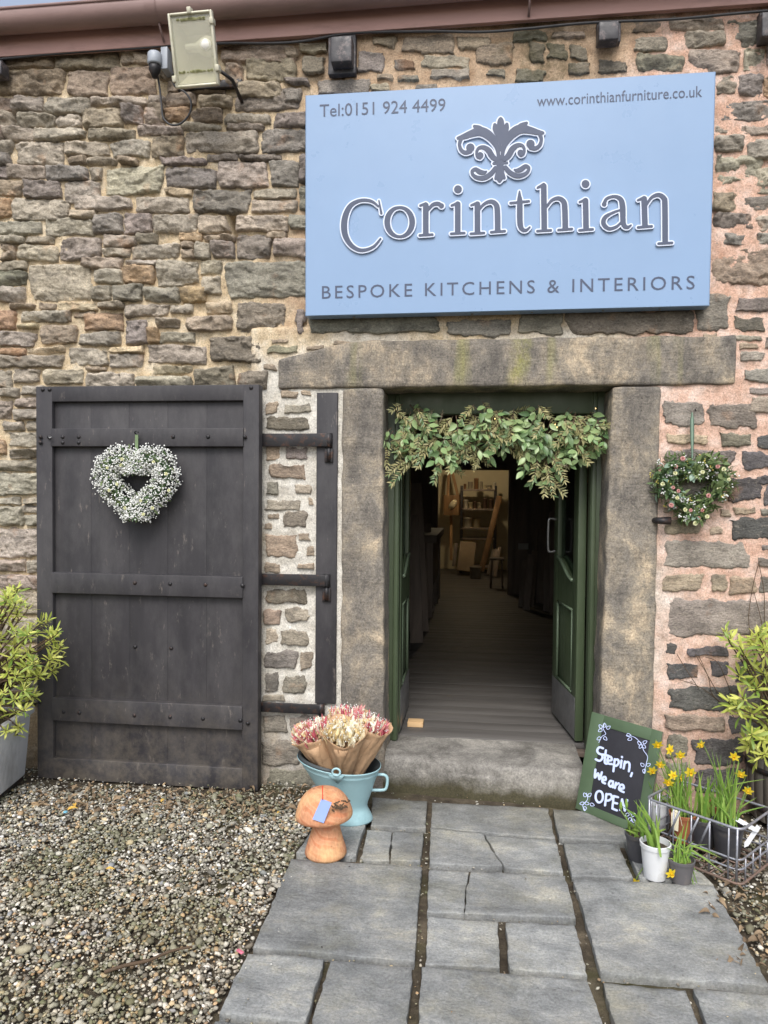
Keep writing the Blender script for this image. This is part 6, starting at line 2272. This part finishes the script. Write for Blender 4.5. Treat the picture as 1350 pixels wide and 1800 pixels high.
for (a0, a1) in ((.30, .42), (.42, .54), (.62, .74)):                # slanted stays of the near side
    wire([cp(cl * a0, 0, ch), cp(cl * a1, 0, ch * .45)], .0045)
for f in np.linspace(.1, .9, 9): wire([cp(cl * f, 0, .014), cp(cl * f, cwid, .014)], .003, M_RUSTW)
for f in np.linspace(.15, .85, 5): wire([cp(0, cwid * f, .018), cp(cl, cwid * f, .018)], .003, M_RUSTW)

# ================================================================== POTS OF DAFFODILS
M_PW = simple('white_plastic_pot', srgb(206, 208, 210), .4, .06, 6, .05, dirt=srgb(160, 156, 148))
M_PD = simple('dark_plastic_pot', srgb(62, 62, 66), .45, .15, 8, .08, dirt=srgb(96, 90, 82))
M_PG = simple('grey_plastic_pot', srgb(92, 90, 92), .45, .12, 8, .08, dirt=srgb(120, 112, 102))
M_TER = simple('terracotta_pot', srgb(150, 92, 62), .7, .12, 8, .15, dirt=srgb(110, 76, 56))
M_LAB = simple('plant_label_card', srgb(222, 214, 186), .7, .05, 6, 0)
M_BLADE = leafy('daffodil_leaf', srgb(108, 148, 62), srgb(152, 180, 88), .4, .35, .2)
M_DAF = leafy('daffodil_petal', srgb(240, 212, 40), srgb(248, 228, 80), .5, .35, .08)
M_DAFC = leafy('daffodil_trumpet', srgb(240, 196, 40), srgb(246, 210, 56), .5, .3, .08)
PETAL = leaf_mesh('petal', M_DAF, .55, OVAL, .1, .2)
def trumpet():
    m = MB()
    m.lathe([(.14, 0), (.17, .2), (.2, .45), (.3, .62)], 12, None, True, False)
    me = m.mesh('trumpet', True); me.materials.append(M_DAFC); return me
TRUMP = trumpet()

def ribbon(m, pts, w, face=Vector((0, -1, .3))):
    vs, fs = [], []
    n = len(pts)
    for i, p in enumerate(pts):
        p = Vector(p)
        t = (Vector(pts[min(i + 1, n - 1)]) - Vector(pts[max(i - 1, 0)])).normalized()
        s = t.cross(face)
        s = s.normalized() if s.length > .05 else Vector((1, 0, 0))
        nn = s.cross(t)
        k = i / (n - 1)
        ww = w * (.75 + .25 * min(1, k * 4)) * (1 if k < .6 else max(.06, 1 - ((k - .6) / .4) ** 1.6))
        vs += [p - s * ww / 2 - nn * ww * .15, p, p + s * ww / 2 - nn * ww * .15]
    for i in range(n - 1):
        a = i * 3
        fs += [(a, a + 1, a + 4, a + 3), (a + 1, a + 2, a + 5, a + 4)]
    m.add(vs, fs)

def flower(root, p, look, s):
    look = look.normalized()
    fl = inst('daffodil_trumpet', TRUMP, root, frame(p, look.orthogonal(), look, s * .72))
    # petals ring the trumpet base, in the plane across the look direction
    a0 = random.random() * 2
    x = look.orthogonal().normalized()
    y = look.cross(x)
    for k in range(6):
        a = k * pi / 3 + a0
        d = x * cos(a) + y * sin(a) + look * .12
        inst('petal', PETAL, root, frame(p, d, look, s * .78))

def pot_plant(name, base, h, r, mat, lab, cat, tips, blooms, R, lw=.009, buds=(), spread=.5, grp='potted daffodils by the chalkboard', tilt=0.0):
    """tips: leaf tip photo points (at the pot's own distance); blooms: flower photo points"""
    root = thing(name, base, lab, cat, grp)
    Mt = Matrix.Translation(base) @ Matrix.Rotation(tilt, 4, 'Y')
    m = MB()
    m.lathe([(.001, .002), (r * .74, .0), (r * .76, .004), (r * .97, h * .86), (r * 1.04, h * .87), (r * 1.06, h * .99), (r * 1.03, h), (r * .97, h), (r * .93, h * .85), (r * .8, h * .4)], 36, Mt, True, False)
    m.build('pot', mat, root, True, sharp=50)
    m = MB()
    rings = 5
    vs = [Mt @ Vector((0, 0, h * .86))]
    for i in range(1, rings + 1):
        for k in range(16):
            a = 2 * pi * k / 16
            q = Vector((r * .95 * i / rings * cos(a), r * .95 * i / rings * sin(a), h * .84))
            q.z += .006 * noise.noise(q * 90)
            vs.append(Mt @ q)
    fs = [(0, 1 + k, 1 + (k + 1) % 16) for k in range(16)]
    for i in range(rings - 1):
        for k in range(16):
            a, b = 1 + i * 16 + k, 1 + i * 16 + (k + 1) % 16
            fs.append((a, a + 16, b + 16, b))
    m.add(vs, fs)
    m.build('compost', M_SOIL, root)
    for (tx, ty, bend) in list(tips) + [(tx + R.uniform(-9, 9), ty + R.uniform(2, 26), b_) for tx, ty, b_ in tips if len(tips) < 20]:
        f = Mt @ Vector((R.gauss(0, r * .35), R.gauss(0, r * .35), h * .84))
        tip = W(tx, ty, base.y + R.uniform(-r, r) * .9)
        mid = f.lerp(tip, .5) + Vector((0, 0, bend * (tip - f).length))
        mid.x -= (tip.x - f.x) * .22 * (1 if bend >= 0 else 0)
        m = MB()
        ribbon(m, spline([tuple(f), tuple(f.lerp(mid, .55) + Vector((0, 0, bend * .03))), tuple(mid), tuple(tip)], 4), lw * R.uniform(.75, 1.15), Vector((R.uniform(-.7, .7), -1, .2)))
        m.build('leaf', M_BLADE, root)
    for (tx, ty) in buds:
        f = Mt @ Vector((R.gauss(0, r * .3), R.gauss(0, r * .3), h * .84))
        tip = W(tx, ty, base.y)
        m = MB(); m.tube([f, f.lerp(tip, .5), tip], [.0032, .003, .003], 6); m.build('stem', M_STEM, root)
        m = MB(); m.lathe([(.002, 0), (.006, .008), (.007, .02), (.004, .035), (.001, .04)], 8, frame(tip, Vector((1, 0, 0)), (tip - f))); m.build('bud', M_BLADE, root)
    for (tx, ty, *fa) in blooms:
        f = Mt @ Vector((R.gauss(0, r * .3), R.gauss(0, r * .3), h * .84))
        p = W(tx, ty, base.y + R.uniform(-.03, .02))
        top = p + Vector((R.uniform(-.008, .008), .012, .012))
        m = MB()
        m.tube(spline([tuple(f), tuple(f.lerp(top, .6) + Vector((0, 0, .15 * abs(top.x - f.x)))), tuple(top), tuple(p)], 4), .0024, 6)
        m.build('stem', M_STEM, root)
        lk = Vector(fa[0]) if fa else Vector((R.uniform(-.7, .7), -1, R.uniform(-.6, .1)))
        flower(root, p, lk, R.uniform(.029, .036))
    return root
def zz(X, Y): return 1000 + X / 3.27, 1050 + Y / 3.27
R = random.Random(77)
def tips(lst): return [(*zz(x, y), b) for x, y, b in lst]
def fan(x0, x1, y0, y1, n, b=.02): return [(*zz(R.uniform(x0, x1), R.uniform(y0, y1)), b) for _ in range(n)]
def bl(*l): return [zz(x, y) for x, y in l]
pd = G(1123, 1510)
pot_plant('daffodil_pot', pd, .112, .056, M_PD, 'dark plastic pot with green shoots in front of the chalkboard', 'potted plant', tips([(300, 1195, 0), (385, 1160, 0), (420, 1185, 0), (455, 1300, .1), (360, 1230, 0), (318, 1260, 0)]), [], R, .011, [zz(298, 1225), zz(332, 1215)])
pw = G(1151, 1541)
pot_plant('daffodil_pot', pw, .142, .057, M_PW, 'white plastic pot with a drooping daffodil on the flagstones', 'potted plant', tips([(372, 1165, 0), (402, 1160, 0), (432, 1180, 0), (470, 1270, 0), (560, 1330, .15), (500, 1240, 0), (390, 1260, 0)]),
          [(*zz(388, 1640), (-.3, -1, -.3))], R, .011)
pg = G(1197, 1549)
pot_plant('daffodil_pot', pg, .092, .049, M_PG, 'low grey plastic pot spilling thin leaves between white pot and wire crate', 'potted plant', tips([(600, 1340, .1), (560, 1440, .2), (745, 1700, .5), (735, 1600, .4), (860, 1480, .35), (880, 1500, .35), (800, 1420, .2), (690, 1260, .02), (660, 1300, 0), (620, 1380, .1), (720, 1400, .1), (590, 1470, .2), (670, 1330, 0), (780, 1520, .3), (640, 1350, .05)]),
          [(*zz(587, 1585), (.2, -1, -.3))], R, .006)
zb = .022
def inC(px, py, h):
    p = G(px, py, zb + h); p.z = zb; return p
pot_plant('daffodil_pot', inC(1160, 1404, .13), .13, .052, M_PW, 'white pot with trailing leaves at the left end of the wire crate', 'potted plant', tips([(500, 1040, .05), (520, 1080, .1), (580, 1200, .2), (600, 1150, .1), (470, 1010, 0), (540, 1060, .1), (620, 1120, .1), (565, 1240, .3)]),
          bl((478, 995)), R, .008)
pot_plant('daffodil_pot', inC(1200, 1428, .12), .12, .054, M_TER, 'terracotta coloured pot of flowering daffodils with a buff tag in the wire crate', 'potted plant', fan(490, 740, 880, 1130, 46, .0) + tips([(690, 915, .1), (545, 900, 0), (625, 870, 0)]),
          bl((510, 845), (578, 875), (640, 905), (525, 960), (697, 1005), (597, 1022), (573, 1062), (640, 1040)), R, .0065)
pot_plant('daffodil_pot', inC(1236, 1436, .12), .12, .06, M_PD, 'dark pot with broad green leaves and no flowers in the wire crate', 'potted plant', fan(690, 860, 1010, 1150, 20, 0) + tips([(770, 1000, .05), (745, 1000, 0), (830, 1085, 0)]), [], R, .012)
pot_plant('daffodil_pot', inC(1280, 1444, .14), .14, .063, M_PD, 'dark pot of tall flowering daffodils at the near corner of the wire crate', 'potted plant', fan(810, 1030, 890, 1170, 40, 0) + tips([(820, 870, 0), (875, 905, 0), (1130, 1045, .2), (1140, 1200, .1), (1080, 1150, .1)]),
          bl((755, 845), (952, 915), (990, 1015), (1030, 1110), (918, 1257)), R, .0075)
pot_plant('daffodil_pot', inC(1262, 1412, .12), .12, .05, M_TER, 'brown pot half hidden behind the dark pots in the wire crate', 'potted plant', fan(840, 930, 1060, 1180, 7, .05), [], R, .007)
# buff luggage tag and white plant labels
t0 = W(1188, 1442, inC(1200, 1428, .12).y - .075)
m = MB()
tq = [W(x, y, t0.y) for x, y in ((1183, 1424), (1190, 1424), (1194, 1430), (1192, 1462), (1180, 1457), (1180, 1430))]
n = len(tq)
m.add(tq + [p + Vector((0, .002, 0)) for p in tq], [tuple(reversed(range(n))), tuple(range(n, 2 * n))] + [(i, (i + 1) % n, n + (i + 1) % n, n + i) for i in range(n)])
m.tube(spline([tuple(W(1187, 1427, t0.y - .002)), tuple(W(1194, 1432, t0.y - .004)), tuple(W(1199, 1452, t0.y))], 4), .0012, 5)
centered('luggage_tag', m, M_LAB, 'buff card tag hanging on the wire crate in front of the terracotta pot', 'tag', smooth=False)
for i, (a, b, lab) in enumerate((((1290, 1437), (1334, 1462), 'white plastic plant label lying across the near crate corner'), ((1334, 1452), (1308, 1490), 'second white plastic plant label hanging down inside the near crate corner'))):
    yq = inC(1305, 1444, .14).y - .02
    A, B = W(*a, yq), W(*b, yq - .02)
    M = frame(A, B - A, Vector((0, -1, .5)))
    m = MB(); L = (B - A).length
    m.add([(-.009, 0, 0), (.009, 0, 0), (.009, L * .85, 0), (0, L, 0), (-.009, L * .85, 0), (-.009, 0, -.001), (.009, 0, -.001), (.009, L * .85, -.001), (0, L, -.001), (-.009, L * .85, -.001)],
          [(0, 1, 2, 3, 4), (9, 8, 7, 6, 5)] + [(i_, (i_ + 1) % 5, 5 + (i_ + 1) % 5, 5 + i_) for i_ in range(5)], M)
    centered('plant_label', m, M_PW, lab, 'plant label', smooth=False)

# ================================================================== PLANTERS AND SHRUBS
M_ZINC = simple('grey_zinc_planter', srgb(205, 206, 206), .5, .10, 2.5, .15, 20, .004, .0, .4, dirt=srgb(110, 108, 104), stretch=(1, 1, .4))
M_SHR = leafy('golden_shrub_leaf', srgb(168, 184, 80), srgb(220, 220, 124), .4, .35, .12)
M_SHG = leafy('green_shrub_leaf', srgb(112, 142, 62), srgb(160, 176, 92), .4, .3, .2)
pA, pB = G(56, 1366), G(0, 1414)
xR = pA.x
zT = W(58, 1243, pA.y).z
planter = thing('zinc_planter', (xR - .25, (pA.y + pB.y) / 2, 0), 'square grey zinc planter at the left edge in front of the wall', 'planter')
yb_, yf_ = pA.y + .02, pA.y - .50
d_ = (pB - pA); d_.z = 0; d_.normalize()
ns = Vector((d_.y, -d_.x, 0)); ns = -ns if ns.x > 0 else ns      # pointing left
def pp(a, b, z): return pA + d_ * a + ns * b + Vector((0, 0, z))
m = MB()
def pbox(a0, a1, b0, b1, z0, z1, tp=0.0, r=.012):
    q = MB()
    Mx = Matrix((d_, ns, Vector((0, 0, 1)))).transposed().to_4x4(); Mx.translation = pA
    def wv(v):
        k = 1 - tp * (1 - (v.z - z0) / (z1 - z0))
        c_ = Vector(((a0 + a1) / 2, (b0 + b1) / 2, 0))
        return Mx @ Vector((c_.x + (v.x - c_.x) * k, c_.y + (v.y - c_.y) * k, v.z))
    q.rbox((a0, b0, z0), (a1, b1, z1), r, warp=wv)
    return q
s_ = .46
pbox(0, s_, 0, s_, .02, zT - .02, .10).build('planter_body', M_ZINC, planter)
q = MB()
for a0, a1, b0, b1 in ((-.012, s_ + .012, -.012, .022), (-.012, s_ + .012, s_ - .022, s_ + .012), (-.0115, .022, .0225, s_ - .0225), (s_ - .022, s_ + .0115, .0225, s_ - .0225)):
    t_ = pbox(a0, a1, b0, b1, zT - .03, zT, 0, .005)
    q.add(t_.v, t_.f)
q.build('rim', M_ZINC, planter)
pbox(.03, s_ - .03, .03, s_ - .03, .0, .025, 0, .003).build('foot', M_IRON, planter)
pbox(.023, s_ - .023, .023, s_ - .023, zT - .04, zT - .012, 0, .003).build('compost', M_SOIL, planter)

SHL = [leaf_mesh('shrub_leaf', M_SHR, .2, OBL, .12, .25), leaf_mesh('shrub_leaf', M_SHR, .17, OBL, .2, -.2), leaf_mesh('shrub_leaf', M_SHG, .2, OBL, .1, .35)]
def shrub(name, root_p, pts, lab, R, ll, nl, gold):
    """pts: rosette centres; each a whorl of narrow leaves at a shoot's end"""
    root = thing(name, root_p, lab, 'shrub')
    items = []
    st_ = MB()
    cen = sum((p for p in pts), Vector()) / len(pts)
    for p in pts:
        out = (p - cen)
        ax = (out.normalized() * .55 + Vector((R.uniform(-.3, .3), -.35 + R.uniform(-.2, .2), .75))).normalized()
        j = root_p + Vector((R.uniform(-.06, .06), R.uniform(-.06, .06), .02))
        st_.tube(spline([tuple(j), tuple(j.lerp(p, .55) + Vector((0, 0, .04))), tuple(p - ax * .03), tuple(p)], 3), [.006, .0055, .005, .0045, .004, .0035, .003, .0028, .0025, .002], 5)
        x = ax.orthogonal().normalized()
        y = ax.cross(x)
        a0 = R.uniform(0, 6)
        n = R.randint(nl - 3, nl + 3)
        for k in range(n):
            lvl = k / n
            a = a0 + k * 2.4
            el = .1 + .9 * lvl
            d = (x * cos(a) + y * sin(a)) * cos(el * 1.15) + ax * sin(el * 1.15) + Vector((R.gauss(0, .16), R.gauss(0, .16), R.gauss(0, .16) - .05))
            b = p - ax * (.035 * (1 - lvl))
            kd = 2 if (R.random() > gold or lvl < .25) else R.randrange(2)
            items.append((kd, frame(b, d, ax, ll * R.uniform(.45, 1.2) * (1 - .25 * lvl), R.uniform(-.5, .5))))
    st_.build('branches', M_TWIG, root)
    scatter(root, SHL, items, 'leaf', 300, 'leaf_mass')
R = random.Random(31)
rp_ = planter.location + Vector((0, 0, zT - .02))
rp_ = pp(s_ * .45, s_ * .5, zT - .02)
pts = []
while len(pts) < 210:
    y = R.uniform(1022, 1290)
    xm = np.interp(y, [1022, 1045, 1065, 1090, 1125, 1150, 1180, 1215, 1245, 1290], [20, 50, 82, 98, 106, 112, 98, 84, 52, 36])
    x = R.uniform(-170, xm)
    yy_ = pA.y - .06 - R.random() * .44
    if y > 1245 and x < 0 and R.random() < .6: continue
    pts.append(W(x, y, yy_) if x < 60 else W(x, y, R.uniform(pA.y - .30, pA.y - .05)))
shrub('evergreen_shrub', rp_, pts, 'yellow-green narrow-leaved evergreen shrub in the grey zinc planter', R, .062, 13, .8)

# right-hand tub and shrub
M_TUB = wood_mat('weathered_tub', srgb(80, 76, 70), srgb(120, 112, 102), 'Z', 10, .75, .4, .1)
tc_ = G(1400, 1440)
tc_ = Vector((tc_.x - .02, tc_.y + .02, 0))
zt2 = .30
tub = thing('wooden_tub', tc_, 'weathered wooden tub behind the wire crate at the right edge', 'tub')
nst = 22
for k in range(nst):
    a0, a1 = 2 * pi * k / nst, 2 * pi * (k + .94) / nst
    vs = []
    for z, r in ((0, .17), (.1, .19), (.2, .195), (zt2, .19)):
        for a in (a0, (a0 + a1) / 2, a1):
            for q in (0, .018): vs.append(tc_ + Vector(((r - q) * cos(a), (r - q) * sin(a), z)))
    fs = []
    for i in range(3):
        for j in range(2):
            b = i * 6 + j * 2
            fs += [(b, b + 2, b + 8, b + 6), (b + 1, b + 7, b + 9, b + 3)]
        fs += [(i * 6, i * 6 + 6, i * 6 + 7, i * 6 + 1), (i * 6 + 4, i * 6 + 5, i * 6 + 11, i * 6 + 10)]
    fs += [(18, 20, 21, 19), (20, 22, 23, 21)]
    m = MB(); m.add(vs, fs); m.build('stave', M_TUB, tub)
for z, r in ((.05, .183), (.235, .1975)):
    m = MB(); m.lathe([(r, z), (r + .003, z), (r + .003, z + .025), (r, z + .025)], 40, Matrix.Translation(tc_), False, False); m.build('hoop', M_IRON, tub)
m = MB(); m.lathe([(.172, zt2 - .03), (.1, zt2 - .02), (.001, zt2 - .018)], 20, Matrix.Translation(tc_), False, False); m.build('compost', M_SOIL, tub)
R = random.Random(8)
pts = []
spots = [(1284, 1122), (1275, 1108), (1300, 1135), (1325, 1128), (1345, 1140), (1335, 1112), (1350, 1110), (1308, 1150), (1322, 1170), (1340, 1180), (1300, 1185), (1312, 1200), (1330, 1208), (1350, 1200), (1295, 1240), (1282, 1232), (1305, 1225), (1318, 1252), (1335, 1245), (1348, 1262), (1300, 1252), (1322, 1290), (1338, 1300), (1310, 1302), (1345, 1325), (1330, 1335), (1350, 1290), (1316, 1310)]
for x, y in spots: pts.append(W(x, y, tc_.y - .1 + R.uniform(-.08, .1)))
while len(pts) < 120:
    y = R.uniform(1100, 1335)
    xm = np.interp(y, [1100, 1130, 1165, 1200, 1235, 1265, 1300, 1335], [1335, 1300, 1310, 1318, 1300, 1330, 1330, 1345])
    pts.append(W(R.uniform(xm, 1520), y, tc_.y + R.uniform(-.2, .2)))
shrub('golden_shrub', tc_ + Vector((0, 0, zt2 - .03)), pts, 'golden yellow shrub with whorled leaves in the wooden tub', R, .078, 13, .85)

# bare climber stems on the wall above the golden shrub
m = MB()
for pl_ in (((1336, 985), (1328, 1010), (1320, 1050), (1316, 1090), (1322, 1130)), ((1334, 990), (1343, 1040), (1344, 1090), (1346, 1140)), ((1222, 1150), (1240, 1180), (1260, 1215), (1285, 1255)), ((1228, 1152), (1245, 1190), (1252, 1220), (1275, 1240)), ((1195, 1195), (1225, 1205), (1255, 1225), (1290, 1260)), ((1325, 1040), (1338, 1090), (1340, 1120)), ((1240, 1155), (1262, 1165), (1280, 1205), (1300, 1250)), ((1190, 1150), (1205, 1175), (1228, 1210))):
    m.tube(spline([tuple(W(x, y, -.03 - .02 * (i % 2))) for i, (x, y) in enumerate(pl_)], 5), .0018, 5)
centered('bare_climber', m, M_TWIG, 'thin bare climber stems against the wall beside the golden shrub', 'climber')

# ================================================================== GROUND LITTER
M_DRY = leafy('dry_fallen_leaf', srgb(104, 88, 70), srgb(150, 130, 104), .8, .15, .25)
M_YLF = leafy('yellow_fallen_leaf', srgb(206, 164, 70), srgb(214, 176, 90), .7, .2, .1)
DL = [leaf_mesh('fallen_leaf', M_DRY, .5, OVAL, .5, .9), leaf_mesh('fallen_leaf', M_DRY, .3, LANCE, .4, -.8), leaf_mesh('fallen_leaf', M_DRY, .12, LANCE, .2, .3)]
R = random.Random(12)
lit = bpy.data.objects.new('leaf_litter', None); COL.objects.link(lit); RL[lit] = Vector((0, 0, 0))
items = []
for i in range(520):
    if R.random() < .86:
        p = G(R.uniform(60, 560), R.uniform(1380, 1420) + abs(R.gauss(0, 12)), .0)
    else:
        p = G(R.uniform(1240, 1350), R.uniform(1560, 1700), 0)
    if p.y > -.03: p.y = -.03 - R.random() * .05
    p.z = R.uniform(-.012, .006)
    items.append((R.randrange(3), frame(p, Vector((R.uniform(-1, 1), R.uniform(-1, 1), R.uniform(-.2, .25))), Vector((R.uniform(-.6, .6), R.uniform(-.6, .6), 1)), R.uniform(.018, .05))))
cache = [tri_arrays(q) for q in DL]
vs, ts, n = [], [], 0
for k, M in items:
    v, t = cache[k]; A = np.array(M); vs.append(v @ A[:3, :3].T + A[:3, 3]); ts.append(t + n); n += len(v)
bpy.data.objects.remove(lit)
lo = big_mesh('leaf_litter', np.concatenate(vs), np.concatenate(ts), M_DRY, None, True, None, 'stuff')
tag(lo, 'brown leaf litter drifted under the black timber door', 'leaf litter')
m = MB()
m.tube(spline([tuple(G(x, y, z)) for x, y, z in ((183, 1709, .01), (220, 1697, .016), (262, 1688, .012), (300, 1672, .016), (338, 1664, .012))], 4), [.006] * 8 + [.005] * 5 + [.004] * 4, 7)
centered('fallen_twig', m, M_TWIG, 'bare brown twig lying on the gravel at lower left', 'twig')
m = MB()
m.tube(spline([tuple(G(x, y, .012)) for x, y in ((222, 1434), (250, 1419), (280, 1414), (300, 1416))], 4), .0025, 5)
centered('dry_stalk', m, M_DRY, 'pale dry stalk lying on the gravel below the timber door', 'stalk')
YL = leaf_mesh('yellow_leaf', M_YLF, .4, LANCE, .3, .5)
for (x, y, a, s, lab) in ((118, 1424, .6, .05, 'yellow fallen leaf on the gravel near the zinc planter'), (132, 1418, 2.2, .045, 'yellow-brown fallen leaf just right of the yellow one by the planter'), (186, 1528, .2, .035, 'small yellow-green leaf in the middle of the gravel'), (487, 1430, 1.2, .025, 'tiny yellow leaf on the gravel left of the mushroom'), (283, 1410, 1.5, .04, 'upright tan fallen leaf below the timber door')):
    o = bpy.data.objects.new('fallen_leaf', YL)
    COL.objects.link(o)
    p = G(x, y, .012)
    o.matrix_basis = frame(p, Vector((cos(a), sin(a), .1)), Vector((0, -.3, 1)), s)
    tag(o, lab, 'leaf', 'fallen leaves on the gravel')
m = MB()
p = G(115, 1428, .012)
m.lathe([(.001, .006), (.009, .006), (.011, .0), (.001, .0)], 12, Matrix.Translation(p))
centered('bottle_cap', m, simple('blue_cap', srgb(110, 170, 190), .5, .05, 10, 0), 'pale blue bottle cap on the gravel beside the yellow leaves', 'bottle cap')
m = MB()
p = G(422, 1674, .01)
m.rbox((-.014, -.006, 0), (.014, .006, .006), .002, M=Matrix.Translation(p) @ Matrix.Rotation(-.6, 4, 'Z'))
centered('sweet_wrapper', m, simple('pink_foil', srgb(214, 120, 140), .35, .2, 60, .2, metal=.2), 'scrap of pink wrapper at the edge of the path', 'wrapper')
